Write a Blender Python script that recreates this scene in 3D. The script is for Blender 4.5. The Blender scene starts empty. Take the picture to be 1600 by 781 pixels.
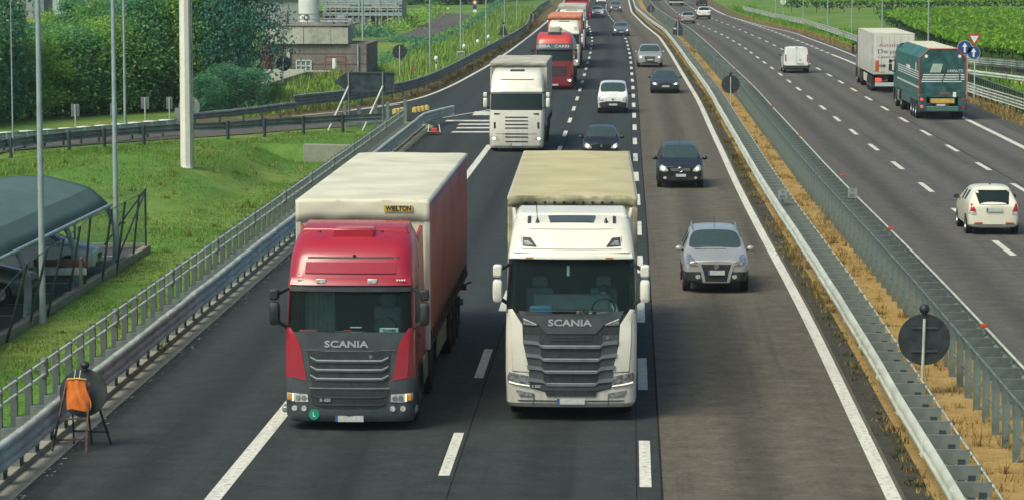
import bpy, bmesh, math, random
import numpy as np
from mathutils import Vector, Matrix
from mathutils.bvhtree import BVHTree
R = math.radians
PI = math.pi
random.seed(7); np.random.seed(7)
scn = bpy.context.scene
COL = scn.collection

# ------------------------------------------------------------------ camera
F_PX, CAM_H, HOR, VPX = 4600.0, 8.9, -75.0, 985.0
PITCH = math.atan((390.5 - HOR) / F_PX)
YAW = math.atan(((VPX - 800) / F_PX) / (math.cos(PITCH) + (390.5 - HOR) / F_PX * math.sin(PITCH)))
cam_d = bpy.data.cameras.new('camera')
cam_d.sensor_width = 36; cam_d.lens = 36 * F_PX / 1600
cam_d.clip_start = 1; cam_d.clip_end = 20000
cam = bpy.data.objects.new('camera', cam_d); COL.objects.link(cam)
cam.location = (0, 0, CAM_H); cam.rotation_euler = (PI / 2 - PITCH, 0, YAW)
scn.camera = cam
CAMR = (Matrix.Rotation(YAW, 3, 'Z') @ Matrix.Rotation(PI / 2 - PITCH, 3, 'X'))

def G(px, py, z=0.0):
    """point on the level z that stands at photo pixel (px, py)"""
    d = CAMR @ Vector(((px - 800) / F_PX, (390.5 - py) / F_PX, -1))
    t = (z - CAM_H) / d.z
    return Vector((d.x * t, d.y * t, z))

# ------------------------------------------------------------------ materials
MATS = {}
def _nodes(name):
    m = bpy.data.materials.new(name); m.use_nodes = True
    nt = m.node_tree; nt.nodes.clear()
    out = nt.nodes.new('ShaderNodeOutputMaterial')
    return m, nt, out

def L(nt, a, b): nt.links.new(a, b)

def noise(nt, scale, detail=4, rough=0.55, vec=None, stretch=None):
    n = nt.nodes.new('ShaderNodeTexNoise')
    n.inputs['Scale'].default_value = scale; n.inputs['Detail'].default_value = detail
    n.inputs['Roughness'].default_value = rough
    tc = nt.nodes.new('ShaderNodeTexCoord')
    src = tc.outputs['Object']
    if stretch:
        mp = nt.nodes.new('ShaderNodeMapping'); mp.inputs['Scale'].default_value = stretch
        L(nt, src, mp.inputs['Vector']); src = mp.outputs['Vector']
    L(nt, src, n.inputs['Vector'])
    return n.outputs['Fac']

def ramp(nt, fac, stops):
    r = nt.nodes.new('ShaderNodeValToRGB')
    els = r.color_ramp.elements
    while len(els) < len(stops): els.new(0.5)
    for e, (p, c) in zip(els, stops):
        e.position = p; e.color = (c[0], c[1], c[2], 1)
    L(nt, fac, r.inputs['Fac'])
    return r.outputs['Color']

def mixc(nt, fac, a, b, mode='MIX'):
    m = nt.nodes.new('ShaderNodeMix'); m.data_type = 'RGBA'; m.blend_type = mode
    if isinstance(fac, (int, float)): m.inputs[0].default_value = fac
    else: L(nt, fac, m.inputs[0])
    for i, v in ((6, a), (7, b)):
        if isinstance(v, tuple): m.inputs[i].default_value = (v[0], v[1], v[2], 1)
        else: L(nt, v, m.inputs[i])
    return m.outputs[2]

def bump(nt, h, strength, dist, bsdf):
    b = nt.nodes.new('ShaderNodeBump'); b.inputs['Strength'].default_value = strength
    b.inputs['Distance'].default_value = dist
    L(nt, h, b.inputs['Height']); L(nt, b.outputs['Normal'], bsdf.inputs['Normal'])

def pbr(nt, out, col, rough=0.5, metal=0.0, coat=0.0, spec=0.5):
    b = nt.nodes.new('ShaderNodeBsdfPrincipled')
    if isinstance(col, tuple): b.inputs['Base Color'].default_value = (col[0], col[1], col[2], 1)
    else: L(nt, col, b.inputs['Base Color'])
    b.inputs['Roughness'].default_value = rough; b.inputs['Metallic'].default_value = metal
    b.inputs['Coat Weight'].default_value = coat; b.inputs['Coat Roughness'].default_value = 0.12
    b.inputs['Specular IOR Level'].default_value = spec
    L(nt, b.outputs[0], out.inputs['Surface'])
    return b

def mat(name, col, rough=0.5, metal=0.0, coat=0.0, dirt=0.12, scale=3.0, emit=0, bumpv=0.0, spec=0.5, grime=None):
    """plain surface with a little uneven wear"""
    if name in MATS: return MATS[name]
    m, nt, out = _nodes(name)
    n = noise(nt, scale, 5)
    dk = tuple(c * (1 - dirt * 1.6) for c in col); lt = tuple(min(1, c * (1 + dirt)) for c in col)
    c = ramp(nt, n, [(0.3, dk), (0.7, lt)])
    if grime:      # road film: streaky, thicker towards the lower edge
        tc = nt.nodes.new('ShaderNodeTexCoord'); sx = nt.nodes.new('ShaderNodeSeparateXYZ'); L(nt, tc.outputs['Object'], sx.inputs[0])
        mr = nt.nodes.new('ShaderNodeMapRange'); mr.inputs[1].default_value = grime[1]; mr.inputs[2].default_value = grime[0]
        mr.inputs[3].default_value = grime[3]; mr.inputs[4].default_value = grime[2]; L(nt, sx.outputs[2], mr.inputs[0])
        st = noise(nt, 2.2, 6, .7, stretch=(3, 3, .35)); sp = noise(nt, 22, 3, .6)
        m1 = nt.nodes.new('ShaderNodeMath'); m1.operation = 'MULTIPLY'; L(nt, st, m1.inputs[0]); L(nt, mr.outputs[0], m1.inputs[1])
        m2 = nt.nodes.new('ShaderNodeMath'); m2.operation = 'MULTIPLY_ADD'; L(nt, sp, m2.inputs[0]); m2.inputs[1].default_value = .12; L(nt, m1.outputs[0], m2.inputs[2])
        m3 = nt.nodes.new('ShaderNodeMath'); m3.operation = 'SUBTRACT'; m3.use_clamp = True; L(nt, m2.outputs[0], m3.inputs[0]); m3.inputs[1].default_value = .06
        c = mixc(nt, m3.outputs[0], c, grime[4])
    b = pbr(nt, out, c, rough, metal, coat, spec)
    if emit:
        b.inputs['Emission Color'].default_value = (1, .93, .78, 1) if emit > 0 else (1, .1, .05, 1)
        b.inputs['Emission Strength'].default_value = abs(emit)
    if bumpv: bump(nt, n, bumpv, 0.02, b)
    MATS[name] = m
    return m

def glass(name, tint=(0.25, 0.4, 0.4), see=0.6, rough=0.04, base=(.012,.02,.022)):
    if name in MATS: return MATS[name]
    m, nt, out = _nodes(name)
    t = nt.nodes.new('ShaderNodeBsdfTransparent'); t.inputs[0].default_value = (*tint, 1)
    b = nt.nodes.new('ShaderNodeBsdfPrincipled')
    b.inputs['Base Color'].default_value = (*base, 1); b.inputs['Roughness'].default_value = rough
    b.inputs['Specular IOR Level'].default_value = 0.25
    mx = nt.nodes.new('ShaderNodeMixShader'); mx.inputs[0].default_value = 1 - see
    L(nt, t.outputs[0], mx.inputs[1]); L(nt, b.outputs[0], mx.inputs[2]); L(nt, mx.outputs[0], out.inputs['Surface'])
    MATS[name] = m
    return m

def foliage(name, dark, mid, light, trans=0.25, nscale=0.5):
    if name in MATS: return MATS[name]
    m, nt, out = _nodes(name)
    geo = nt.nodes.new('ShaderNodeNewGeometry')
    n = noise(nt, nscale, 3)
    ad = nt.nodes.new('ShaderNodeMath'); ad.operation = 'MULTIPLY_ADD'
    ad.inputs[1].default_value = 0.26; L(nt, geo.outputs['Random Per Island'], ad.inputs[0])
    sc = nt.nodes.new('ShaderNodeMath'); sc.operation = 'MULTIPLY'; sc.inputs[1].default_value = 0.80
    L(nt, n, sc.inputs[0]); L(nt, sc.outputs[0], ad.inputs[2])
    c = ramp(nt, ad.outputs[0], [(0.22, dark), (0.5, mid), (0.85, light)])
    d = nt.nodes.new('ShaderNodeBsdfDiffuse'); L(nt, c, d.inputs[0])
    t = nt.nodes.new('ShaderNodeBsdfTranslucent'); L(nt, c, t.inputs[0])
    mx = nt.nodes.new('ShaderNodeMixShader'); mx.inputs[0].default_value = trans
    L(nt, d.outputs[0], mx.inputs[1]); L(nt, t.outputs[0], mx.inputs[2]); L(nt, mx.outputs[0], out.inputs['Surface'])
    MATS[name] = m
    return m

# ------------------------------------------------------------------ mesh builder
class MB:
    def __init__(s): s.v = []; s.f = []; s.mi = []
    def add(s, vs, fs, mi=0):
        o = len(s.v); s.v += [tuple(p) for p in vs]
        s.f += [tuple(i + o for i in q) for q in fs]; s.mi += [mi] * len(fs)
        return s
    def box(s, x0, x1, y0, y1, z0, z1, mi=0):
        return s.add([(x0,y0,z0),(x1,y0,z0),(x1,y1,z0),(x0,y1,z0),(x0,y0,z1),(x1,y0,z1),(x1,y1,z1),(x0,y1,z1)],
            [(0,3,2,1),(4,5,6,7),(0,1,5,4),(1,2,6,5),(2,3,7,6),(3,0,4,7)], mi)
    def bar(s, a, b, w, h, up=(0, 0, 1), mi=0):
        a = Vector(a); b = Vector(b); d = (b - a).normalized(); u = Vector(up)
        if abs(d.dot(u)) > .98: u = Vector((0, 1, 0))
        r = d.cross(u).normalized() * w / 2; u2 = r.normalized().cross(d).normalized() * h / 2
        vs = [a - r - u2, a + r - u2, a + r + u2, a - r + u2, b - r - u2, b + r - u2, b + r + u2, b - r + u2]
        return s.add(vs, [(0,1,2,3),(7,6,5,4),(4,5,1,0),(5,6,2,1),(6,7,3,2),(7,4,0,3)], mi)
    def tube(s, pts, r, n=8, mi=0, caps=True):
        pts = [Vector(p) for p in pts]; rs = r if isinstance(r, (list, tuple)) else [r] * len(pts)
        vs = []; fs = []
        for i, p in enumerate(pts):
            d = (pts[min(i + 1, len(pts) - 1)] - pts[max(i - 1, 0)]).normalized()
            u = Vector((0, 0, 1)) if abs(d.z) < .95 else Vector((0, 1, 0))
            a = d.cross(u).normalized(); b = a.cross(d).normalized()
            for k in range(n):
                t = 2 * PI * k / n
                vs.append(p + (a * math.cos(t) + b * math.sin(t)) * rs[i])
        for i in range(len(pts) - 1):
            for k in range(n):
                k2 = (k + 1) % n
                fs.append((i*n + k, (i+1)*n + k, (i+1)*n + k2, i*n + k2))
        if caps: fs += [tuple(range(n)), tuple(reversed(range((len(pts)-1)*n, len(pts)*n)))]
        return s.add(vs, fs, mi)
    def disc(s, c, axis, r, h, n=24, mi=0):
        c = Vector(c); a = Vector(axis).normalized() * h / 2
        return s.tube([c - a, c + a], r, n, mi)
    def prism(s, poly, fn, d0, d1, mi=0):
        """extrude a 2-D polygon; fn(a, b, depth) gives the 3-D point"""
        n = len(poly)
        vs = [fn(a, b, d0) for a, b in poly] + [fn(a, b, d1) for a, b in poly]
        fs = [tuple(range(n)), tuple(reversed(range(n, 2*n)))] + [(i, i + n, (i+1) % n + n, (i+1) % n) for i in range(n)]
        return s.add(vs, fs, mi)
    def loft(s, rings, closed=True, mi=0, caps=True):
        n = len(rings[0]); vs = [p for r in rings for p in r]; fs = []
        for i in range(len(rings) - 1):
            for k in range(n if closed else n - 1):
                k2 = (k + 1) % n
                fs.append((i*n + k, i*n + k2, (i+1)*n + k2, (i+1)*n + k))
        if caps and closed: fs += [tuple(reversed(range(n))), tuple(range((len(rings)-1)*n, len(rings)*n))]
        return s.add(vs, fs, mi)
    def sphere(s, c, r, n=12, m=8, sz=1.0, mi=0):
        rings = []
        for i in range(1, m):
            t = PI * i / m
            rings.append([(c[0] + r*math.sin(t)*math.cos(2*PI*k/n), c[1] + r*math.sin(t)*math.sin(2*PI*k/n), c[2] - r*sz*math.cos(t)) for k in range(n)])
        return s.loft(rings, True, mi)
    def mesh(s, name, mats):
        me = bpy.data.meshes.new(name); me.from_pydata(s.v, [], s.f)
        if not isinstance(mats, (list, tuple)): mats = [mats]
        for m in mats: me.materials.append(m)
        if len(mats) > 1: me.polygons.foreach_set('material_index', s.mi)
        return me
    def build(s, name, mats, parent=None, smooth=35, bevel=0, fix=True):
        me = s.mesh(name, mats)
        if fix:
            bm = bmesh.new(); bm.from_mesh(me)
            bmesh.ops.recalc_face_normals(bm, faces=bm.faces)
            bm.to_mesh(me); bm.free()
        if smooth:
            me.shade_smooth(); me.set_sharp_from_angle(angle=R(smooth))
        me.update()
        o = bpy.data.objects.new(name, me); COL.objects.link(o)
        if parent: o.parent = parent
        if bevel:
            b = o.modifiers.new('bevel', 'BEVEL'); b.width = bevel; b.segments = 2
            b.limit_method = 'ANGLE'; b.angle_limit = R(40)
        return o

def link_mesh(name, me, parent=None):
    o = bpy.data.objects.new(name, me); COL.objects.link(o)
    if parent: o.parent = parent
    return o

def tag(o, label, cat, group=None):
    o['label'] = label; o['category'] = cat
    if group: o['group'] = group
    return o
def struct(o): o['kind'] = 'structure'; return o
def stuff(o): o['kind'] = 'stuff'; return o
def thing(name, label, cat, loc=(0, 0, 0), rz=0, group=None):
    o = bpy.data.objects.new(name, None); COL.objects.link(o)
    o.empty_display_size = 0.3
    o.location = loc; o.rotation_euler = (0, 0, rz)
    return tag(o, label, cat, group)
def kids(o): return [c for c in COL.objects if c.parent == o]
def copy_tree(o, loc=None, rz=None, label=None, parent=None, scale=None):
    c = o.copy(); COL.objects.link(c)
    if parent: c.parent = parent
    if loc is not None: c.location = loc
    if rz is not None: c.rotation_euler = (0, 0, rz)
    if scale is not None: c.scale = scale
    if label: c['label'] = label
    for k in list(o.children): copy_tree(k, parent=c)
    return c

def text(s, size, m, parent, loc, rot=(PI/2, 0, 0), name='lettering', ext=0.004, off=0.0, width=None, kern=1.0, shear=0):
    cu = bpy.data.curves.new('lettering', 'FONT'); cu.body = s; cu.size = size
    cu.align_x = 'CENTER'; cu.align_y = 'CENTER'; cu.extrude = ext; cu.offset = off; cu.space_character = kern; cu.shear = shear
    cu.resolution_u = 3
    t = bpy.data.objects.new('lettering_tmp', cu); COL.objects.link(t)
    dg = bpy.context.evaluated_depsgraph_get()
    me = bpy.data.meshes.new_from_object(t.evaluated_get(dg))
    bpy.data.objects.remove(t)
    me.materials.clear(); me.materials.append(m)
    if width and len(me.vertices):
        xs = [v.co.x for v in me.vertices]; k = width / (max(xs) - min(xs)); c = (max(xs) + min(xs)) / 2
        for v in me.vertices: v.co.x = (v.co.x - c) * k
    o = link_mesh(name, me, parent); o.location = loc; o.rotation_euler = rot
    return o

# conforming panel laid on a shell: a polygon in the view plane, or ('strip', upper line, lower line)
DIRS = {'front': Vector((0,1,0)), 'rear': Vector((0,-1,0)), 'right': Vector((-1,0,0)), 'left': Vector((1,0,0)), 'top': Vector((0,0,-1))}
def patch(bvh, poly, side, name, m, parent, off=0.006, thick=0.02, rings=4, seg=4, mirror=False, pos=0):
    strip_ = isinstance(poly[0], str)
    if not strip_ and len(poly) == 4:      # quads become a grid too
        strip_ = True; poly = ('strip', [poly[3], poly[2]], [poly[0], poly[1]])
        seg = max(seg, 6)
    D = DIRS[side]
    def org(a, b): return {'front': Vector((a,-6,b)), 'rear': Vector((a,30,b)), 'right': Vector((6,a,b)), 'left': Vector((-6,a,b)), 'top': Vector((a,b,9))}[side]
    if strip_:
        up, lo = poly[1], poly[2]
        if mirror: up = [(-a, b) for a, b in up]; lo = [(-a, b) for a, b in lo]
        def fine(Q):
            out = []
            for p0, p1 in zip(Q, Q[1:]): out += [(p0[0]+(p1[0]-p0[0])*k/seg, p0[1]+(p1[1]-p0[1])*k/seg) for k in range(seg)]
            return out + [Q[-1]]
        U, W_ = fine(up), fine(lo); n = len(U); nv = max(2, rings)
        cx = sum(p[0] for p in U+W_)/(2*n); cy = sum(p[1] for p in U+W_)/(2*n)
        grid = [[(W_[i][0]+(U[i][0]-W_[i][0])*j/nv, W_[i][1]+(U[i][1]-W_[i][1])*j/nv) for i in range(n)] for j in range(nv+1)]
    else:
        if mirror: poly = [(-a, b) for a, b in poly][::-1]
        pts = []; n = len(poly)
        for i in range(n):
            a = poly[i]; b = poly[(i+1) % n]
            for k in range(seg): pts.append((a[0] + (b[0]-a[0])*k/seg, a[1] + (b[1]-a[1])*k/seg))
        cx = sum(p[0] for p in pts)/len(pts); cy = sum(p[1] for p in pts)/len(pts)
    def shoot(a, b):
        o = org(a, b)
        for sh in (1, .98, .96, .93, .9, .85, .8):
            o2 = org(cx + (a-cx)*sh, cy + (b-cy)*sh); h = bvh.ray_cast(o2, D)
            if h[0] is not None: return o + D*((h[0] - o2).dot(D) - off)
        return o + D*6
    fs = []
    if strip_:
        vs = [shoot(*q) for row in grid for q in row]; N = len(vs)
        vs += [v + D*thick for v in vs]
        for j in range(nv):
            for i in range(n-1):
                q = (j*n+i, j*n+i+1, (j+1)*n+i+1, (j+1)*n+i); fs.append(q); fs.append(tuple(k+N for k in reversed(q)))
        rim = [i for i in range(n)] + [j*n+n-1 for j in range(1, nv+1)] + [nv*n+i for i in range(n-2, -1, -1)] + [j*n for j in range(nv-1, 0, -1)]
        for k in range(len(rim)):
            a, b = rim[k], rim[(k+1) % len(rim)]; fs.append((a, a+N, b+N, b))
    else:
        vs = [shoot(cx, cy)]; N = len(pts)
        for r in range(1, rings + 1):
            k = r / rings
            vs += [shoot(cx + (p[0]-cx)*k, cy + (p[1]-cy)*k) for p in pts]
        for i in range(N): fs.append((0, 1 + i, 1 + (i+1) % N))
        for r in range(rings - 1):
            o0 = 1 + r*N; o1 = o0 + N
            for i in range(N): fs.append((o0+i, o1+i, o1+(i+1) % N, o0+(i+1) % N))
        o1 = 1 + (rings-1)*N; back = len(vs)
        vs += [vs[o1+i] + D*thick for i in range(N)]
        for i in range(N): fs.append((o1+i, back+i, back+(i+1) % N, o1+(i+1) % N))
    mb = MB(); mb.add(vs, fs)
    return mb.build(name, m, parent, 40)
# ------------------------------------------------------------------ surfaces
def mat_asphalt(name, a, b, c, stain=0.5):
    m, nt, out = _nodes(name)
    fine = noise(nt, 9, 8, 0.78); big = noise(nt, 0.3, 5, .65); lon = noise(nt, 1.0, 5, 0.6, stretch=(1.1, 0.018, 1)); sp = noise(nt, 60, 2, .5)
    c0 = ramp(nt, lon, [(0.3, a), (0.5, b), (0.72, c)])
    c1 = mixc(nt, 0.55, c0, ramp(nt, big, [(0.3, a), (0.7, c)]))
    c2 = mixc(nt, 0.6, c1, ramp(nt, fine, [(0.33, tuple(x*.35 for x in a)), (0.5, b), (0.66, tuple(x*1.75 for x in c))]))
    med = noise(nt, 1.6, 6, .75)
    c2 = mixc(nt, .42, c2, ramp(nt, med, [(.36, tuple(x*.55 for x in a)), (.5, b), (.64, tuple(x*1.35 for x in c))]))
    spk = ramp(nt, sp, [(0.66, (0, 0, 0)), (0.78, (1, 1, 1))])
    c3 = mixc(nt, spk, c2, tuple(x*2.1 for x in c))
    lt = noise(nt, 1, 3, .6, stretch=(2.2, .035, 1))
    st = ramp(nt, lt, [(0.56, (0, 0, 0)), (0.72, (stain,) * 3)])
    c4 = mixc(nt, st, c3, tuple(x*.45 for x in a))
    at = nt.nodes.new('ShaderNodeAttribute'); at.attribute_name = 'lat'
    def mth(op, *ins):
        q = nt.nodes.new('ShaderNodeMath'); q.operation = op
        for i, v in enumerate(ins):
            if isinstance(v, (int, float)): q.inputs[i].default_value = v
            else: L(nt, v, q.inputs[i])
        return q.outputs[0]
    tr = mth('COSINE', mth('MULTIPLY', mth('ADD', at.outputs['Fac'], .8625), 2*PI/1.725))      # polished wheel tracks
    oil = mth('COSINE', mth('MULTIPLY', mth('ADD', at.outputs['Fac'], 1.725), 2*PI/3.45))      # drip line in mid lane
    wob = noise(nt, 1, 4, .6, stretch=(.9, .03, 1))
    c4 = mixc(nt, mth('MULTIPLY', mth('MULTIPLY', mth('MAXIMUM', tr, 0.0), wob), .34), c4, tuple(x*1.9 for x in b))
    c4 = mixc(nt, mth('MULTIPLY', mth('MULTIPLY', mth('POWER', mth('MAXIMUM', oil, 0.0), 4.0), wob), .75), c4, tuple(x*.5 for x in a))
    bs = pbr(nt, out, c4, 0.85, spec=0.3); bump(nt, fine, 0.35, 0.02, bs)
    return m
M_DARK = mat_asphalt('asphalt dark', (.017, .0225, .0228), (.024, .0305, .0305), (.034, .041, .040), .5)
M_BROWN = mat_asphalt('asphalt brown', (.066, .056, .041), (.088, .076, .056), (.112, .098, .073), .5)
M_GREY = mat_asphalt('asphalt grey', (.062, .057, .050), (.081, .075, .066), (.104, .096, .085), .5)
M_PARK = mat_asphalt('asphalt car park', (.05, .056, .056), (.065, .07, .07), (.08, .085, .083), .3)

def mat_paint_line():
    m, nt, out = _nodes('road paint')
    n = noise(nt, 9, 6, .7); n2 = noise(nt, 1.2, 4, stretch=(3, .3, 1))
    c = ramp(nt, n, [(0.33, (.16, .155, .14)), (0.47, (.58, .56, .49)), (.8, (.72, .70, .62))])
    c = mixc(nt, ramp(nt, n2, [(.45, (0, 0, 0)), (.75, (.5, .5, .5))]), c, (.33, .32, .29))
    pbr(nt, out, c, .7); return m
M_LINE = mat_paint_line()

def mat_ground(name, stops, scale=1.2, second=None, bumpv=.6):
    m, nt, out = _nodes(name)
    n1 = noise(nt, scale, 8, .68); n2 = noise(nt, scale*.12, 4); n3 = noise(nt, scale*9, 4, .7)
    c = ramp(nt, n1, stops)
    if second: c = mixc(nt, ramp(nt, n2, [(.45, (0, 0, 0)), (.62, (.85,)*3)]), c, ramp(nt, n1, second))
    c = mixc(nt, .5, c, ramp(nt, n3, [(.3, stops[0][1]), (.7, stops[-1][1])]))
    b = pbr(nt, out, c, .95, spec=.1); bump(nt, n3, bumpv, .06, b)
    return m
M_GRASS = mat_ground('grass ground', [(.3, (.042, .11, .022)), (.5, (.086, .19, .034)), (.72, (.15, .25, .055))], .9,
                     [(.3, (.11, .17, .03)), (.5, (.24, .27, .07)), (.75, (.40, .37, .15))])
M_SOIL = mat_ground('dry soil', [(.3, (.17, .10, .03)), (.5, (.35, .22, .07)), (.72, (.5, .35, .14))], 1.6,
                    [(.3, (.2, .13, .05)), (.6, (.4, .29, .13))])
M_VERGE = mat_ground('weedy verge', [(.3, (.05, .05, .025)), (.5, (.12, .1, .045)), (.72, (.2, .16, .07))], 1.4)
M_GRIT = mat_ground('gritty road edge', [(.3, (.03, .033, .03)), (.5, (.055, .055, .048)), (.75, (.1, .095, .07))], 3)
M_CONC = mat_ground('weathered concrete', [(.3, (.16, .16, .125)), (.5, (.25, .25, .2)), (.72, (.36, .355, .285))], 1.4, None, .25)

# ------------------------------------------------------------------ lines of the road, read off as ground points
def line_fn(px, lo=20., hi=720., win=14, z=0):
    P = sorted([(p.y, p.x) for p in (G(a, b, z) for a, b in px)])
    ys = np.array([p[0] for p in P]); xs = np.array([p[1] for p in P])
    g = np.arange(-60., 900., 1.0)
    x = np.interp(g, ys, xs)
    k0 = min(3, len(ys)-1)
    s0 = (xs[k0]-xs[0])/(ys[k0]-ys[0]); s1 = (xs[-1]-xs[-3])/(ys[-1]-ys[-3])
    x = np.where(g < ys[0], xs[0] + (g-ys[0])*s0, x); x = np.where(g > ys[-1], xs[-1] + (g-ys[-1])*s1, x)
    for _ in range(2):
        k = np.ones(2*win+1)/(2*win+1); xp = np.concatenate([x[0]+(np.arange(-win,0))*(x[1]-x[0]), x, x[-1]+np.arange(1,win+1)*(x[-1]-x[-2])])
        x = np.convolve(xp, k, 'valid')
    return lambda Y: float(np.interp(Y, g, x))
fD2 = line_fn([(1010,800),(1008,740),(1005.5,650),(1003,550),(1000,450),(998,355),(992.6,246),(991.6,200),(989,137),(985,90),(979,63),(966.6,43),(953,27),(946.5,15),(948,5),(951.5,0)], win=8)
fD1n = line_fn([(690,752),(746.5,594),(788,476),(874,233),(882,212),(890,190),(905.5,143),(915,111),(920,70)], win=8)
def blend(Y, a, b, y0, y1):
    t = min(1, max(0, (Y-y0)/(y1-y0))); t = t*t*(3-2*t); return a*(1-t) + b*t
def fD1(Y): return blend(Y, fD1n(Y), fD2(Y) - 3.45, 180, 260)
fL0n = line_fn([(330,781),(447,640),(765,228)], win=4)
def fL0(Y): return blend(Y, fL0n(Y), fD1(Y) - 3.5, 120, 200)
fR = line_fn([(1397,778),(1379,744),(1332,646),(1286,545),(1242,457),(1215,410),(1184,353),(1154,295),(1127,235),(1107,193),(1093,160),(1070,122),(1047,83),(1030,58),(1007,40),(987,20),(982,0)], win=8)
fRD1 = line_fn([(1560,381),(1490,325),(1440,288),(1398,255),(1362,228),(1331,205),(1306.5,185),(1285,168),(1248,140),(1220,116.5),(1196.6,100),(1176.6,85),(1160,72.6),(1134,57.5),(1116,49),(1100,42),(1085,36),(1055,19),(1037,0)], win=10)
fRD2 = line_fn([(1590,292),(1529.6,256),(1483,229),(1443,206),(1408,185.5),(1379,167.5),(1353,152),(1330,138),(1310,126.5),(1293,116),(1276.5,106.5),(1208,70),(1186.6,60),(1168,52.6),(1158,47),(1116,31),(1086,15.6),(1075,8)], win=10)
fRE = line_fn([(1600,231),(1539.5,201),(1506,185),(1332.5,98),(1295,84),(1257.5,68),(1232,58.5),(1205,48),(1162,34),(1135,25),(1119,17.5),(1107,10)], win=10)
fRX = line_fn([(1640,214),(1600,199),(1553,179),(1510,157),(1340,84),(1319,76),(1302,70),(1271,59),(1250,51),(1205,42),(1163,31),(1135,21),(1119,13),(1107,5)], win=8)   # edge of right carriageway
OUT = [(455,182),(546,173),(624,163),(675,148),(713.6,130.5),(762,103.7),(798,79),(831,54),(853,36),(868,20),(880,4)]
fOUT = line_fn(OUT, win=5)
fPE = lambda Y: -10.05 + 0.0*Y
def heading(f, Y): return -math.atan2(f(Y+6)-f(Y-6), 12)

def ribbon(name, fl, fr, y0, y1, z, m, step=3.0, cols=1, lat=None):
    n = max(2, int((y1-y0)/step)); vs = []; fs = []
    for i in range(n+1):
        Y = y0 + (y1-y0)*i/n; a = fl(Y); b = fr(Y)
        for c in range(cols+1): vs.append((a+(b-a)*c/cols, Y, z))
    w = cols+1
    for i in range(n):
        for c in range(cols): fs.append((i*w+c, i*w+c+1, (i+1)*w+c+1, (i+1)*w+c))
    mb = MB(); mb.add(vs, fs)
    o = mb.build(name, m, None, 0, fix=False)
    if lat:
        at = o.data.attributes.new('lat', 'FLOAT', 'POINT')
        at.data.foreach_set('value', [v[0]-lat(v[1]) for v in vs])
    return struct(o)

def off(f, d): return lambda Y: f(Y) + d
def left_edge(Y):
    if Y < 152: return fPE(Y)
    return blend(Y, fPE(Y), fOUT(Y) - .35, 152, 166)
YB, YF = 22., 720.
ribbon('carriageway_slow_lanes', left_edge, off(fD2, .26), YB, YF, 0.0, M_DARK, lat=fD2)
ribbon('carriageway_fast_lane', off(fD2, .26), off(fR, .2), YB, YF, 0.0, M_BROWN, lat=lambda Y: fD2(Y)+.2)
ribbon('opposite_carriageway', off(fR, 3.35), fRX, YB, YF, 0.0, M_GREY, lat=fRD1)
ribbon('gritty_road_edge', off(fR, .2), off(fR, .66), YB, YF, -0.006, M_GRIT)
# terrain ---------------------------------------------------------------
def sm(t): t = min(1., max(0., t)); return t*t*(3-2*t)
def ramp_t(X, Y): return ((X+16.2)*17 - (Y-148)*11.7)/20.6
def h_ground(X, Y):
    if X > -11.4 or Y > 165: return -0.05
    t = ramp_t(X, Y)
    wall = 1.0 if Y < 137.2 else 0.0
    ditch = sm((X+18.2)/3.0)*wall                       # along the guard rail
    fall = sm((t-3)/26.0)                               # long fall of the bank from the slip road
    hump = .55*math.exp(-((X+20.5)/4.5)**2 - ((Y-121)/9)**2)
    k = max(ditch, fall)*sm((-11.5-X)/1.6)
    b = .05*math.sin(X*1.3+Y*.31) + .05*math.sin(Y*.9-X*.6)
    z = -.05 - k*(.85 + b*.6) + hump*(1-ditch)*sm(t/6)
    if X < -15.6 and Y < 97.5: z = min(z, -.92)
    return z
def GG(px, py):
    p = G(px, py)
    for _ in range(12): p = G(px, py, h_ground(p.x, p.y))
    return p
xs = sorted(set([-6000,-2500,-900,-400,-200,-120,-80,-60] + list(np.arange(-50, -10.1, .4)) + [-9,-6,0,5,10,18,24,30,40,60,90,140,250,500,1200,3000,6000]))
ys = sorted(set([-400,-100,0,20,30] + list(np.arange(38, 168, .5)) + [170,180,200,230,260,300,350,400,500,600,720,1000,1800,4000,9000]))
vs = [(x, y, h_ground(x, y)) for y in ys for x in xs]; w = len(xs)
mb = MB(); mb.add(vs, [(j*w+i, j*w+i+1, (j+1)*w+i+1, (j+1)*w+i) for j in range(len(ys)-1) for i in range(w-1)])
struct(mb.build('grass_ground', M_GRASS, None, 60, fix=False))
ribbon('central_reservation', off(fR, .66), off(fR, 3.35), YB, YF, -0.012, M_SOIL, cols=2)

# ramp, outer verge -------------------------------------------------------
INN = [(-60,262),(8,236),(140,226),(263,217.5),(376,210.5),(480,201.5),(545,198),(605,191),(650,187),(700,184)]
OUTX = [(-60,214),(0,212.5),(100,205.5),(200,197.5),(300,190),(380,185.5),(455,182),(546,173),(624,163),(675,148)]
def resample(P, n):
    d = [0]
    for a, b in zip(P, P[1:]): d.append(d[-1] + (b-a).length)
    out = []
    for i in range(n):
        t = d[-1]*i/(n-1)
        k = max(j for j in range(len(d)) if d[j] <= t + 1e-6); k = min(k, len(P)-2)
        out.append(P[k].lerp(P[k+1], (t-d[k])/max(1e-6, d[k+1]-d[k])))
    return out
def smooth_path(px, z, n=60, it=3, world=False):
    P = resample([p if world else G(p[0], p[1], z) for p in px], n)
    for _ in range(it): P = [P[0]] + [(P[i-1]+P[i]*2+P[i+1])/4 for i in range(1, n-1)] + [P[-1]]
    return P
a = smooth_path(INN, -0.008); b = smooth_path(OUTX, -0.008)
mb = MB(); mb.add([v for p in zip(a, b) for v in p], [(2*i, 2*i+2, 2*i+3, 2*i+1) for i in range(59)])
struct(mb.build('slip_road', M_GREY, None, 0))
ov = smooth_path(OUTX[:6], -0.02, 40); ov2 = [p + Vector((-1.2, 1.6, 0)) for p in ov]
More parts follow.
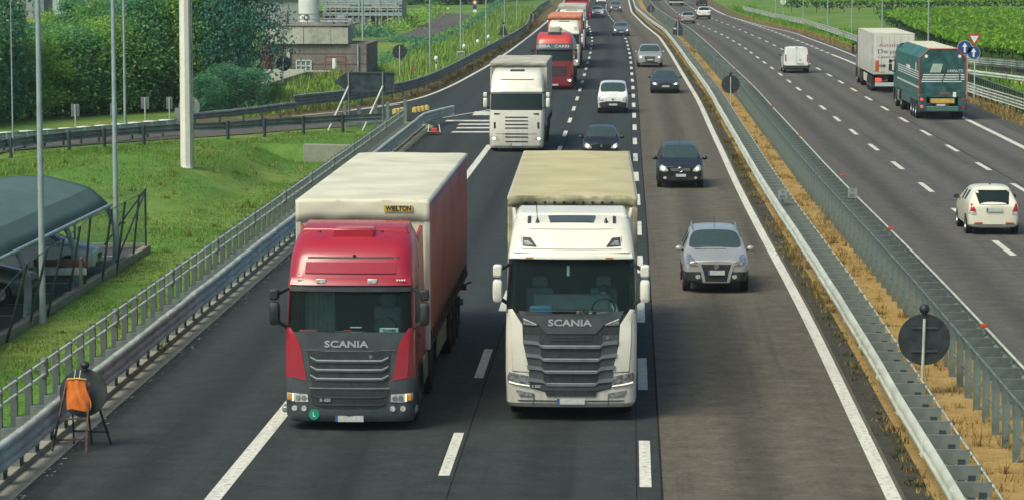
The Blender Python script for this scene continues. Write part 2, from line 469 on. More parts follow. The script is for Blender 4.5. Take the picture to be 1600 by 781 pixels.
def strip(name, A, B, m):
    mb = MB(); mb.add([v for p in zip(A, B) for v in p], [(2*i, 2*i+2, 2*i+3, 2*i+1) for i in range(len(A)-1)])
    return struct(mb.build(name, m, None, 0))
strip('slip_road_verge', ov, ov2, M_VERGE)
ribbon('dry_verge', lambda Y: fOUT(Y)-2.3, lambda Y: fOUT(Y)-.3, 158, 700, -0.02, M_VERGE)
ribbon('far_verge', lambda Y: fRX(Y), lambda Y: fRX(Y)+1.6, 60, 700, -0.02, M_VERGE)
# concrete gutter and kerb of the near shoulder
ribbon('concrete_gutter', lambda Y: -10.42, lambda Y: -10.05, YB, 151, 0.006, M_CONC)
mb = MB(); 
for y0 in np.arange(22, 150, 4.0):
    mb.box(-10.62, -10.42, y0, y0+3.96, -.1, .11 + .01*random.random())
struct(mb.build('kerb', M_CONC, None, 30, bevel=.015))
ribbon('gravel_under_rail', lambda Y: -11.5, lambda Y: -10.6, YB, 152, 0.0, M_CONC)

# markings -----------------------------------------------------------------
def solid(name, f, w, y0, y1, z=0.004): return ribbon(name, off(f, -w/2), off(f, w/2), y0, y1, z, M_LINE, 2.0)
solid('edge_line_of_slow_lane', fL0, .27, YB, 136)
solid('edge_line_of_fast_lane', fR, .25, YB, YF)
def dashes(name, f, w, ph, step, ln, y0, y1, z=0.004):
    mb = MB(); k = math.ceil((y0-ph)/step)
    while ph + k*step < y1:
        c = ph + k*step; k += 1; n = 4; vs = []
        for i in range(n+1):
            Y = c - ln/2 + ln*i/n; vs += [(f(Y)-w/2, Y, z), (f(Y)+w/2, Y, z)]
        mb.add(vs, [(2*i, 2*i+1, 2*i+3, 2*i+2) for i in range(n)])
    return struct(mb.build(name, M_LINE, None, 0, fix=False))
dashes('lane_dashes_slow', fD1, .19, 51.85, 11.6, 4.5, 24, 700)
dashes('lane_dashes_fast', fD2, .2, 95.0, 11.0, 4.7, 24, 700)
dashes('lane_dashes_merge', lambda Y: fD1(Y)-3.5, .25, 170, 6, 3, 168, 700)
dashes('opposite_dashes_inner', fRD1, .2, 135.1, 11.5, 4.5, 24, 700)
dashes('opposite_dashes_outer', fRD2, .2, 134.6, 11.4, 4.5, 24, 700)
solid('opposite_edge_line', fRE, .28, YB, 258)
dashes('opposite_edge_dashes', fRE, .3, 262, 6, 3, 262, 420)
solid('opposite_far_edge_line', fRE, .28, 420, 700)
fRX2 = lambda Y: fRX(Y) - .75
solid('exit_edge_line', fRX2, .2, 250, 400)
solid('opposite_median_line', off(fR, 3.75), .22, YB, YF)
solid('slip_edge_line', fOUT, .24, 166, 700)
A = smooth_path([(x, y) for x, y in OUTX[6:9]], .004, 30); 
strip('slip_edge_line', A, [p + Vector((.1, -.3, 0)) for p in A], M_LINE)
# hatched nose
mb = MB()
p0 = G(692,184,.006); p1 = G(768,171,.006)
mb.add([p0, p0+Vector((0,-.5,0)), p1+Vector((0,-.6,0)), p1], [(0,1,2,3)])
for xa, y, th in ((738,177.5,6),(695,189,2.2),(715,194.5,2.2),(712,200,2.2),(704,206.5,2.0)):
    q0 = G(xa, y+th/2, .004); q1 = G(770, y+th/2, .004); r0 = G(xa+4, y-th/2, .004); r1 = G(770, y-th/2, .004)
    mb.add([q0, q1, r1, r0], [(0,1,2,3)])
struct(mb.build('hatched_nose_marking', M_LINE, None, 0))
# country road beyond the verge
mb = MB(); cr = [(470,70),(560,64),(611,61),(650,45),(680,30),(684,20),(735,24),(716,38),(692,50),(667,64),(625,64),(560,69),(470,76)]
mb.add([G(x, y, -.02) for x, y in cr], [tuple(range(len(cr)))])
struct(mb.build('country_road', M_GREY, None, 0))
# sandy patch by the right slip road, right slip road
rs1 = smooth_path([(1480,103),(1560,113),(1660,128)], -.02, 20); rs2 = smooth_path([(1480,97),(1560,104),(1660,114)], -.02, 20)
strip('right_slip_road', rs1, rs2, M_GREY)
mb = MB(); sp = [(1548,131),(1575,126),(1620,130),(1660,140),(1660,152),(1600,142)]
mb.add([G(x, y, -.03) for x, y in sp], [tuple(range(len(sp)))]); struct(mb.build('sandy_patch', mat_ground('pale sand', [(.3,(.35,.28,.14)),(.7,(.55,.46,.27))], 2), None, 0))
# car park
ribbon('car_park', lambda Y: -60, lambda Y: -15.95, 30, 96.6, -.84, M_PARK, 4, 6)
mb = MB()
for y0 in np.arange(31, 96, 1.0): mb.box(-15.95, -15.75, y0, y0+.985, -1.0, -.70+.03*random.random())
mb.box(-40, -15.95, 96.6, 96.8, -1.0, -.72)
struct(mb.build('car_park_kerb', M_CONC, None, 30, bevel=.02))
mb = MB()
for y0 in np.arange(52, 96, 2.6): mb.add([(-21,y0,-.835),(-16.6,y0,-.835),(-16.6,y0+.12,-.835),(-21,y0+.12,-.835)], [(0,1,2,3)])
struct(mb.build('parking_bay_lines', M_LINE, None, 0))

# joints and sealed cracks in the surfacing
M_TAR = mat('bitumen seal', (.022,.021,.019), .95, dirt=.3, scale=6, spec=.1)
ribbon('paving_joint', off(fD1, .16), off(fD1, .19), YB, 300, .003, M_TAR)
ribbon('paving_joint', off(fD2, -.16), off(fD2, -.14), YB, 300, .003, M_TAR)
ribbon('paving_joint', off(fD2, .25), off(fD2, .29), YB, 500, .003, M_TAR)
ribbon('paving_joint', off(fRD2, .2), off(fRD2, .24), YB, 500, .003, M_TAR)
rg_ = random.Random(5)
# broken pale crumbs along the gutter edge
mb = MB()
for k in range(420):
    y = rg_.uniform(44, 150); x = -10.05 + rg_.gauss(.03,.10); r = rg_.uniform(.008,.035)
    mb.add([(x-r,y-r,.007),(x+r,y-r*.6,.007),(x+r*.8,y+r,.007+r*.5),(x-r*.7,y+r,.007)], [(0,1,2,3)])
stuff(mb.build('gutter_grit', M_CONC, None, 0, fix=False)); bpy.data.objects['gutter_grit']['label'] = 'pale grit and crumbs scattered along the concrete gutter'; bpy.data.objects['gutter_grit']['category'] = 'grit'
# ------------------------------------------------------------------ barriers, posts, signs
M_ZINC = mat('zinc light', (.44, .48, .42), .55, .0, dirt=.2, scale=1.3)
M_ZINCD = mat('zinc dull', (.16, .19, .175), .6, .0, dirt=.25, scale=1.6)
M_ZTEAL = mat('zinc teal', (.115, .15, .14), .6, .05, dirt=.3, scale=2)
M_POSTD = mat('post dark grey green', (.085, .11, .10), .6, .0, dirt=.3, scale=1.2)
M_ZDARK = mat('zinc dark', (.05, .075, .08), .55, .3, dirt=.25, scale=2)
M_RAILW = mat('rail pale', (.56, .57, .47), .45, .2, dirt=.15, scale=.9)
M_BLK = mat('black coat', (.018, .02, .022), .55, dirt=.2)
M_SIGNBACK = mat('sign back', (.022, .03, .034), .6, dirt=.4, scale=5)
M_RED = mat('signal red', (.45, .03, .025), .4)
M_ORANGE = mat('orange reflector', (.42, .08, .015), .4)
M_WHITE = mat('white enamel', (.72, .72, .68), .4)
M_BLUE = mat('sign blue', (.02, .06, .22), .35)
M_YEL = mat('cushion yellow', (.55, .40, .09), .6, dirt=.4, scale=6)

W2 = [(0,.42),(.03,.44),(.085,.49),(.085,.54),(.02,.59),(.02,.62),(.085,.67),(.085,.72),(.03,.77),(0,.79)]
W3 = [(0,.30),(.03,.31),(.085,.35),(.085,.41),(.02,.46),(.02,.48),(.085,.52),(.085,.58),(.02,.62),(.02,.65),(.085,.69),(.10,.74),(.085,.79),(.03,.82),(0,.82)]
def path_normals(P):
    N = []
    for i in range(len(P)):
        d = (P[min(i+1, len(P)-1)] - P[max(i-1, 0)]); d.z = 0; d.normalize()
        N.append(Vector((d.y, -d.x, 0)))       # right-hand side of the walking direction
    return N
def sweep(P, prof, side=1, th=.012, z0=0.0):
    N = path_normals(P); loop = prof + [(a - th, z) for a, z in reversed(prof)]
    return [[(p + n*side*a) + Vector((0, 0, z + z0)) for a, z in loop] for p, n in zip(P, N)], N
def arclen(P, step, start=0.0):
    out = []; t = start; acc = 0
    for a, b in zip(P, P[1:]):
        l = (b-a).length
        while t <= acc + l:
            d = (b-a).normalized(); out.append((a + d*(t-acc), math.atan2(d.y, d.x))); t += step
        acc += l
    return out
def repeat_part(root, name, me, mats, spots, limit=100):
    """copies of one part along the run; past the limit the rest is one part"""
    for p, ang in spots[:limit]:
        o = link_mesh(name, me, root); o.location = p - root.location; o.rotation_euler = (0, 0, ang)
    rest = spots[limit:]
    if rest:
        bm = bmesh.new(); bm.from_mesh(me); V0 = [v.co.copy() for v in bm.verts]; bm.verts.index_update()
        F0 = [tuple(v.index for v in f.verts) for f in bm.faces]; bm.free(); mb = MB()
        for p, ang in rest:
            M = Matrix.Translation(p - root.location) @ Matrix.Rotation(ang, 4, 'Z')
            mb.add([M @ v for v in V0], F0)
        stuff(mb.build(name, mats, root, 30, fix=False))
def part_mesh(mb, name, m, bevel=0):
    o = mb.build(name, m, None, 30); me = o.data; bpy.data.objects.remove(o); return me
def beam(root, P, prof, m, side=1, name='beam', th=.012):
    rj = random.Random(len(P)); P = [p + Vector((rj.uniform(-.012,.012), 0, rj.uniform(-.012,.012))) for p in P]
    rg, N = sweep([p - root.location for p in P], prof, side, th)
    return MB().loft(rg).build(name, m, root, 50)
def pathY(f, y0, y1, step=3.0): return [Vector((f(y0 + (y1-y0)*i/int((y1-y0)/step)), y0 + (y1-y0)*i/int((y1-y0)/step), 0)) for i in range(int((y1-y0)/step)+1)]

# local frame of a post mesh: +x along the run, -y to the right of it
def bars_guard(name, label, P, side, prof, mbeam, spacing, postm, post_mb, spacer_mb=None, spacerm=None, group='crash barriers along the motorway', tubes=(), start=.4):
    root = thing(name, label, 'crash barrier', P[0], 0, group)
    beam(root, P, prof, mbeam, side)
    sp = arclen(P, spacing, start)
    if post_mb: repeat_part(root, 'post', part_mesh(post_mb, 'post', postm), postm, sp)
    if spacer_mb: repeat_part(root, 'spacer', part_mesh(spacer_mb, 'spacer', spacerm), spacerm, sp)
    N = path_normals(P)
    for d, z, r, m, nm in tubes:
        MB().tube([p - root.location + n*side*d + Vector((0,0,z)) for p, n in zip(P, N)], r, 8).build(nm, m, root, 50)
    return root
def cpost(h, w=.1, d=.06, y=0, z0=-.3):
    mb = MB(); mb.box(-w/2, w/2, y-.006, y+.006, z0, h); mb.box(-w/2, -w/2+.008, y, y+d, z0, h); mb.box(w/2-.008, w/2, y, y+d, z0, h); return mb

# A. near shoulder: pale three-wave rail, plates, tall posts with two tubes
P = pathY(lambda Y: -10.42, 24, 146, 2) + [Vector((-10.38,148,0)), Vector((-10.2,150,0)), Vector((-9.75,153,0)), Vector((-9.35,155.5,0))]
root = thing('guard_rail', 'grey triple wave guard rail with tall posts and tubes along the left shoulder', 'crash barrier', P[0], 0, 'crash barriers along the motorway')
beam(root, P, W3, M_ZINC, 1)
Pp = pathY(lambda Y: -11.42, 24, 148.2, 3)
mb = MB(); mb.box(-.05,-.04,-.065,.065,-.9,1.04); mb.box(-.04,.05,.055,.065,-.9,1.04); mb.box(-.04,.05,-.065,-.055,-.9,1.04)
repeat_part(root, 'post', part_mesh(mb, 'post', M_POSTD), M_POSTD, arclen(Pp, 1.34, .3))
mb = MB(); mb.box(-.17,.17,-.97,-.06,.3,.312); mb.box(-.17,-.158,-.97,-.06,.08,.3); mb.box(.158,.17,-.97,-.06,.08,.3); mb.box(-.1,.1,-.99,-.975,.2,.75)
repeat_part(root, 'spacer', part_mesh(mb, 'spacer', M_ZINCD), M_ZINCD, arclen(Pp, 1.34, .3))
for z, y in ((.98, -.05), (.72, -.05)):
    MB().tube([p - root.location + Vector((-y, 0, z)) for p in Pp], .03, 8).build('tube', M_ZINC, root, 50)
for i, (p, a) in enumerate(arclen(Pp, 8.04, .3)):
    mb = MB(); mb.box(-.09,.09,-.1,.02,.66,1.04); 
    o = mb.build('tube_clamp', M_ZINCD, root, 30, bevel=.02); o.location = p - root.location; o.rotation_euler = (0,0,a)

def splices(root, P, prof, m, side, step, y1):
    mb = MB(); loop = [(a*1.0 + .008, z) for a, z in prof] + [(a - .004, z) for a, z in reversed(prof)]
    mb.loft([[(x, -side*a, z) for a, z in loop] for x in (-.17, .17)])
    for z in (.50, .68):
        for x in (-.1, .1): mb.box(x-.015, x+.015, -side*.10-.012, -side*.10+.012, z-.012, z+.012)
    repeat_part(root, 'splice', part_mesh(mb, 'splice', m), m, [q for q in arclen(P, step, 1.1) if q[0].y < y1])
splices(root, pathY(lambda Y: -10.42, 24, 148, 2), W3, M_ZINCD if False else M_ZINC, 1, 4.02, 150)
# B. median, side of the near carriageway: pale rail with ladder of plates and a cable
P = pathY(off(fR, .66), 30, 640, 4)
mb = MB(); mb.box(-.08,.08,-.10,.012,-.2,.60); 
sb = MB(); sb.box(-.20,.20,.0,.80,.70,.712); sb.box(-.20,-.185,0,.78,.56,.70); sb.box(.185,.20,0,.78,.56,.70)
ROOTB = bars_guard('guard_rail', 'pale double wave guard rail with ladder of grey plates beside the fast lane', P, -1, [(-a, z) for a, z in W2] and W2, M_RAILW, 1.5, M_ZDARK,
           (lambda m_: (m_.box(-.06,.06,-.56,-.44,-.2,.56), m_)[1])(MB()), (lambda m_: (m_.box(-.05,.05,-.66,.0,.70,.714), m_.box(-.05,-.04,-.64,0,.48,.70), m_.box(-.04,.12,-.4,-.12,.5,.52), m_)[2] and m_)(MB()), M_ZINCD,
           tubes=((-.70, .60, .018, M_ZINC, 'cable'),))
splices(ROOTB, P, W2, M_RAILW, -1, 4.5, 300)
# C. median, side of the opposite carriageway: tall teal posts, plates, rail
P = pathY(off(fR, 3.30), 30, 640, 4)
root = bars_guard('guard_rail', 'tall teal post barrier with plates facing the opposite carriageway on the median', P, 1, W3, M_ZINCD, 1.5, M_ZTEAL,
    (lambda m_: (m_.box(-.05,-.04,.77,.90,-.3,1.06), m_.box(-.04,.05,.89,.90,-.3,1.06), m_.box(-.04,.05,.77,.78,-.3,1.06), m_)[3] and m_)(MB()),
    (lambda m_: (m_.box(-.05,.05,.0,.76,.80,.814), m_.box(-.05,-.04,0,.74,.56,.80), m_.box(-.04,.12,.3,.5,.58,.6), m_)[3] and m_)(MB()), M_ZTEAL,
    tubes=((-.80, 1.03, .028, M_ZTEAL, 'top_tube'), (-.80, .45, .02, M_ZTEAL, 'lower_tube'), (0.02, .86, .03, M_ZINC, 'front_tube')))
ORD = ['first','second','third','fourth','fifth','sixth','seventh','eighth','ninth','tenth']
# little orange reflectors along that rail
for k, (x, y) in enumerate([(1537,506),(1391,355),(1316,273),(1250,209.5),(1206.5,165.5),(1174,133),(1148,108),(1121.5,78),(1106,64),(1089,49)]):
    p = G(x, y, 1.0)
    t = thing('reflector', f'{ORD[k]} small orange reflector, counted from the front, over the median barrier', 'reflector', (p.x, p.y, .8), 0, 'orange reflectors along the median')
    mb = MB(); mb.box(-.075,.075,-.02,.02,.12,.21); mb.build('reflector_face', M_ORANGE, t, 30, bevel=.01)
    mb = MB(); mb.box(-.012,.012,-.01,.01,0,.12); mb.build('stalk', M_ZINCD, t, 30)
# D. outer rail of the slip road and the highway verge
def zpath(px, z, n=60, it=2):
    P = smooth_path(px, z, n, it); return [Vector((p.x, p.y, 0)) for p in P]
std_post = cpost(.72, .1, .08, .06)
P = zpath([(458,150),(541,142.5),(617.6,133),(670,118),(713.6,97),(765,70),(803,51),(822,38.5),(831,20),(843,8),(859.5,-1)], .95, 80, 2)
prof = [(0,.35)] + [(a, z+.15) for a, z in W3]
bars_guard('guard_rail', 'weathered wave guard rail curving above the dry verge behind the lorries', P, 1, prof, M_ZINCD, 3.0, M_ZDARK, std_post, tubes=((.06,.97,.03,M_ZINC,'top_tube'),))
P = zpath([(300,178),(383,170),(441.5,162.5),(462,160)], .75, 24)
bars_guard('guard_rail', 'low single wave guard rail at the far side of the slip road', P, 1, W2, M_ZINCD, 2.5, M_ZDARK, std_post)
P = zpath([(-60,214),(0,210),(100,203),(200,195),(278,188)], .75, 36)
sb = MB(); sb.box(-.28,.28,.0,.55,.78,.80); sb.box(-.28,-.25,.0,.5,.5,.78)
bars_guard('guard_rail', 'guard rail with pale spaced plates below the hedge of trees', P, -1, W2, M_ZINC, 1.3, M_ZDARK, cpost(.75, .1, .08, .45), sb, M_WHITE)
# E. inner rail of the slip road with posts towards the lawn
P = zpath([(-60,231),(8,219),(80,210),(140,204),(202,200),(263,195.5),(320,193),(376,190),(430,186),(480.6,183.5),(545,180),(600,178)], .8, 60)
root = bars_guard('guard_rail', 'grey double wave guard rail along the lawn side of the slip road', P, 1, [(-.18 - a, z) for a, z in W2], M_ZINCD, 2.6, M_ZDARK,
    (lambda m_: (m_.box(-.06,.06,-.05,.05,-.5,.86), m_.box(-.03,.03,.05,.22,.5,.78), m_)[2])(MB()))
# posts of the nose
for k, (x, top, bot) in enumerate(((538.6,164,200),(560.7,160,199),(586.5,162,197),(605.6,161,193),(633,168,189))):
    p = G(x, bot); t = thing('steel_post', f'{ORD[k]} bare grey steel post from the left below the arrow sign', 'post', p, 0, 'bare posts by the arrow sign')
    MB().box(-.09,.09,-.01,.01,-.4,1.15).box(-.09,-.075,.01,.12,-.4,1.15).box(.075,.09,.01,.12,-.4,1.15).build('upright', M_ZINCD, t, 30)
    MB().box(-.1,.1,-.02,.13,1.15,1.165).build('cap', M_ZDARK, t, 30)
# F. right verge rails
P = zpath([(1160,10.5),(1208,22),(1256,31.5),(1295,42.5),(1337,56.5),(1400,82),(1508.5,130),(1602,158),(1700,187)], .8, 70, 1)
bars_guard('guard_rail', 'long triple wave guard rail along the right verge by the vineyard', P, -1, W3, M_ZINC, 2.2, M_ZDARK, cpost(.75, .1, .08, .06), tubes=((.05,.84,.035,M_RAILW,'top_tube'),))
P = zpath([(1480,84),(1508,87),(1600,94.5),(1700,103)], .9, 24)
bars_guard('guard_rail', 'pale guard rail behind the blue road signs along the vineyard edge', P, -1, [(a, z+.08) for a, z in W3], M_ZINC, 2.2, M_ZDARK, cpost(.85, .1, .08, .06), tubes=((.05,.25,.06,M_ZINCD,'lower_rail'),))
P = zpath([(1480,104),(1512,108.5),(1600,119),(1700,132)], .8, 24)
bars_guard('guard_rail', 'guard rail with posts in front on the near side of the right slip road', P, -1, [(-.15-a, z) for a, z in W2], M_ZINC, 1.9, M_ZDARK, (lambda m_: (m_.box(-.05,.05,-.05,.05,-.3,.85), m_)[1])(MB()))
P = zpath([(1490,108),(1511,113.5),(1600,145),(1700,181)], 1.05, 30)
root = thing('railing', 'dark railing of close upright posts behind the right hand guard rail', 'railing', P[0])
repeat_part(root, 'post', part_mesh(MB().box(-.06,.06,-.01,.01,-.2,1.05).box(-.06,-.045,0,.08,-.2,1.05), 'post', M_ZDARK), M_ZDARK, arclen(P, .9, .2))
MB().tube([p - root.location + Vector((0,0,1.0)) for p in P], .03, 6).build('tube', M_ZINCD, root, 50)
MB().tube([p - root.location + Vector((0,0,.3)) for p in P], .03, 6).build('tube', M_ZINCD, root, 50)
# concrete head wall in the lawn
a = Vector((-15.35,136.94,0)); b = Vector((-12.2,136.7,0))
o = MB().prism([(.1,-1.4),(3.2,-1.4),(3.2,-.12),(.1,-.06)], lambda u, v, d: (u, d, v), 0, .62).build('head_wall', M_CONC, None, 30, bevel=.02)
o.location = a; tag(o, 'short weathered concrete wall set into the grass bank', 'wall')

# ------------------------------------------------------------------ lamp posts
def lamp_post(x, y, z, r, h, label, group='lamp posts along the motorway', m=None, seen=True):
    p = G(x, y, z); t = thing('lamp_post', label, 'lamp post', p, 0, group); m = m or M_POLE
    MB().tube([(0,0,-.3),(0,0,h*.5),(0,0,h)], [r, r*.85, r*.6], 12).build('pole', m, t, 50)
    MB().tube([(0,0,-.3),(0,0,.12)], [r*1.25, r*1.2], 12).build('base', m, t, 50)
    MB().tube([(0,0,h),(.5,0,h+.35),(1.6,0,h+.5)], [r*.5, r*.45, r*.4], 8).build('arm', m, t, 50)
    MB().box(1.4,2.2,-.14,.14,h+.43,h+.56).build('lamp_head', M_ZINCD, t, 30, bevel=.04)
    return t
M_POLE = mat('pole grey', (.27, .33, .33), .55, .0, dirt=.12)
M_POLEG = mat('pole pale green', (.28, .36, .33), .5, .2, dirt=.12)
M_MAST = mat('mast cream', (.68, .66, .58), .5, dirt=.06)
lamp_post(67, 504, -.9, .09, 11, 'grey lamp post standing on the lawn in front of the green canopy')
lamp_post(182, 419, -.9, .085, 11, 'grey lamp post at the corner of the green mesh fence')
lamp_post(195.5, 193, 0, .075, 12, 'thin grey lamp post before the dark trees beyond the slip road')
lamp_post(20.5, 238, 0, .035, 7, 'very thin pole at the far left beside the slip road')
t = thing('high_mast', 'thick cream square mast standing on the grass bank', 'mast', GG(291.5, 262))
MB().tube([(0,0,-.5),(0,0,14)], [.25,.21], 8).build('pole', M_MAST, t, 20)
MB().tube([(0,0,-.5),(0,0,.02)], .3, 8).build('base', M_MAST, t, 30)
MB().box(.27,.30,-.06,.06,0,14).build('mast_strip', M_ZINCD, t, 30)  # dull grey strip up the right side of the mast
for x, y, l in ((672,112,'nearest slim lamp post on the left verge, right of the round sign back'),(720,92,'slim lamp post on the left verge with a grey cabinet at its foot'),(759.5,72.5,'slim lamp post on the left verge, just left of the dark triangular sign'),(788.6,51.5,'slim lamp post on the left verge right behind the dark triangular sign'),(807.8,45,'furthest slim lamp post on the left verge')): lamp_post(x, y, 0, .075, 11, l, 'slim lamp posts on the left verge', M_POLEG)
lamp_post(567, 112, 0, .09, 12, 'grey lamp post in front of the brown concrete building')
for x, y, l in ((1212,26,'furthest slim lamp post on the right verge, by the small round sign'),(1255,36,'second furthest slim lamp post on the right verge'),(1293,48,'third furthest slim lamp post on the right verge'),(1331,60,'slim lamp post left of the cream box lorry'),(1378,75,'slim lamp post rising behind the cream box lorry'),(1450,97,'nearest slim lamp post on the right verge, behind the green lorry')): lamp_post(x, y, 0, .08, 11, l, 'slim lamp posts on the right verge', M_POLEG)

# ------------------------------------------------------------------ signs
def round_sign(x, y, z0, cz, r, label, lamp=True, ph=None, group=None, m=None, lean=0, rz=0, cat='road sign', back=True):
    p = G(x, y, z0); t = thing('road_sign', label, cat, p, rz, group)
    MB().disc((0,.04,cz), (0,1,0), r, .02, 32).build('disc', m or M_SIGNBACK, t, 40, bevel=.006)
    MB().tube([(lean,-.0,-.2),(0,0,cz+r*.8)], .032, 8).build('post', M_ZINC, t, 50)
    for q in (-.45, .45): MB().box(-r*.5,r*.5,.0,.03,cz+r*q-.02,cz+r*q+.02).build('bracket', M_ZDARK, t, 30)
    MB().disc((0,.052,cz), (0,1,0), r*.97, .004, 32).build('face', M_RED if back else M_WHITE, t, 40)
    if lamp:
        MB().sphere((0,.05,cz+r+.09), .105, 12, 8).build('warning_lamp', M_BLK, t, 60)
    return t
# big one on the median: post base near (1442, 612)
round_sign(1443, 616, 0, 1.12, .525, 'big dark round sign back on a post in the dry median grass', lean=-.04)
round_sign(1141.5, 166, .0, 1.25, .53, 'round dark sign back on the median further up beside the pale rail')
round_sign(443.5, 163, 0, 2.36, .44, 'round dark sign back on two leaning posts before the concrete building', False, lean=-.15)
round_sign(624.6, 134, 0, 2.25, .48, 'round dark sign back on the yellowish grass verge', False)
t = round_sign(833, 41, 0, 1.15, .4, 'small round sign back with a red lamp below on the far hard shoulder')
MB().box(-.2,.2,-.1,.0,.2,.45).build('red_lamp', M_RED, t, 30, bevel=.02)
t = round_sign(296, 200, 0, 1.05, .55, 'grey round sign back behind the cream mast', False, m=M_ZINCD)
MB().box(-.75,-.05,-.02,.02,.35,1.0).build('plate', M_ZINCD, t, 30)
round_sign(1017, 30, 0, 1.3, .5, 'tiny round dark sign back far up the median')
round_sign(1223.5, 24, 0, 1.9, .42, 'small pale round sign face beyond the right guard rail', False, m=M_WHITE, back=False)
# triangular ones
def tri_sign(x, y, z0, cz, w, label, red=False):
    p = G(x, y, z0); t = thing('road_sign', label, 'road sign', p)
    tri = [(-w/2,cz-w*.5),(w/2,cz-w*.5),(w*.06,cz+w*.45),(-w*.06,cz+w*.45)]
    MB().prism(tri, lambda a, b, d: (a, d, b), .03, .05).build('triangle', M_SIGNBACK, t, 30, bevel=.01)
    MB().tube([(0,0,-.2),(0,0,cz+w*.5)], .035, 8).build('post', M_ZINC, t, 50)
    MB().sphere((0,.03,cz+w*.62), .13, 12, 8).build('warning_lamp', M_RED if red else M_BLK, t, 60)
    return t
tri_sign(786.5, 70, 0, 1.4, 1.05, 'dark triangular sign back with lamp above the left guard rail')
t = tri_sign(1059, 66, 0, 1.75, 1.0, 'dark triangular sign back with red lamp and plate on the median', True)
MB().box(-.5,.5,.02,.05,.62,1.2).build('plate', M_SIGNBACK, t, 30, bevel=.01)
MB().box(-.42,-.15,.0,.02,1.25,1.4).build('sticker', M_WHITE, t, 30)
# panels before the trees
for k, (x, y, top, w) in enumerate(((118,206,163,13),(178,200,162,11),(227,196,152,13),(265,192,152,10))):
    p = G(x, y); s = (y+75)/8.9; t = thing('panel_sign', f'{ORD[k]} small square panel sign back from the left, before the trees', 'road sign', p, .2, 'square panel signs at the slip road')
    hh = (y-top)/s
    MB().box(-w/s/2,w/s/2,.02,.04,hh-.62,hh).build('panel', M_ZINCD, t, 30, bevel=.01)
    MB().tube([(0,0,-.1),(0,0,hh-.02)], .035, 8).build('post', M_ZINC, t, 50)
# arrow direction sign
p = G(572, 200); t = thing('direction_sign', 'dark back of an arrow shaped direction sign on two braced posts', 'road sign', p)
M_AL = mat('sign back panel', (.028, .05, .062), .55, .2, dirt=.5, scale=2.5)
MB().prism([(-.95,1.82),(1.45,1.82),(1.45,2.83),(-.95,2.83),(-1.62,2.33)], lambda a, b, d: (a, d, b), .06, .09).build('panel', M_AL, t, 30)
MB().box(-.95,1.45,.0,.055,2.75,2.82).box(-.95,1.45,.0,.055,1.83,1.9).box(1.40,1.45,.02,.055,1.9,2.75).build('frame', M_ZDARK, t, 30)
for x in (-.88, .86):
    MB().tube([(x,0,-.3),(x,0,2.84)], .045, 8).build('post', M_ZINCD, t, 50)
    MB().tube([(x,-.02,2.1),(x-.9,-1.7,-.1)], .05, 8).build('strut', M_ZINC, t, 50)
# trestle sign on the hard shoulder with an orange bag
p = G(130, 700); RZ = R(0); t = thing('trestle_sign', 'round black sign back with lamp on a rusty trestle on the left shoulder', 'road sign', p, RZ)
s = (700+75)/8.9
M_RUST = mat('rusty steel', (.10, .06, .045), .8, dirt=.5, scale=12)
MB().disc((0,.10,1.0), (.0,1,-.12), .435, .02, 40).build('disc', M_SIGNBACK, t, 40, bevel=.006)
MB().disc((0,.115,1.002), (.0,1,-.12), .42, .012, 40).build('face', M_RED, t, 40)
MB().sphere((0.03,.12,1.50), .085, 14, 10, .8).build('warning_lamp', M_BLK, t, 60)
MB().tube([(0.03,.12,1.4),(0.03,.12,1.47)], .05, 10).build('lamp_socket', M_BLK, t, 50)
for a, b in (((-.27,.0,1.25),(-.50,-.35,-.0)), ((.12,.0,1.2),(.13,-.42,.0))):
    MB().bar(a, b, .035, .03).build('front_leg', M_RUST, t, 30)
for a, b in (((-.22,.14,1.0),(-.25,.45,.0)), ((.22,.14,.9),(.44,.40,.0)), ((.05,.14,.9),(.08,.45,.0))):
    MB().bar(a, b, .03, .03).build('rear_leg', M_BLK, t, 30)
MB().bar((-.395,-.19,.56),(.125,-.2,.58),.03,.03).bar((-.465,-.3,.2),(.13,-.33,.22),.03,.03).build('front_rung', M_RUST, t, 30)
MB().bar((-.24,.37,.26),(.41,.37,.24),.03,.03).build('rear_rung', M_BLK, t, 30)
# bag
mo, nt, out = _nodes('orange bag cloth'); n = noise(nt, 7, 5, .6)
b_ = pbr(nt, out, ramp(nt, n, [(.3, (.5,.10,.01)), (.7, (.72,.19,.02))]), .6); bump(nt, n, .6, .03, b_); M_BAG = mo
bag = thing('sandbag', 'bright orange bag hung on the black round trestle sign', 'bag', p + Vector((-.06,-.12,.72)))
def bagp(u, v, side):
    w = .18 + .035*(1-v) ; z = v*.56 - .0
    x = (u-.5)*2*w + .03*(1-v); th = .06*math.sin(PI*u)*(1-.5*v)*(1.25-abs(v-.35)) + .012*math.sin(u*17+v*5)
    return (x - .02 + .03*math.sin(v*6)*(u), side*th - .0, z + .02*math.sin(u*6))
rings = []
for j in range(13):
    v = j/12; rings.append([bagp(i/12, v, -1) for i in range(13)] + [bagp(i/12, v, 1) for i in range(12, -1, -1)])
MB().loft(rings).build('cloth', M_BAG, bag, 60)
MB().tube([(-.18,-.02,.56),(0,-.03,.575),(.16,-.02,.555)], .014, 6).build('hem', M_YEL, bag, 50)
for x in (-.06, .03): MB().tube([(x,-.02,.55),(x+.02,.03,.72)], .006, 6).build('drawstring', M_WHITE, bag, 50)

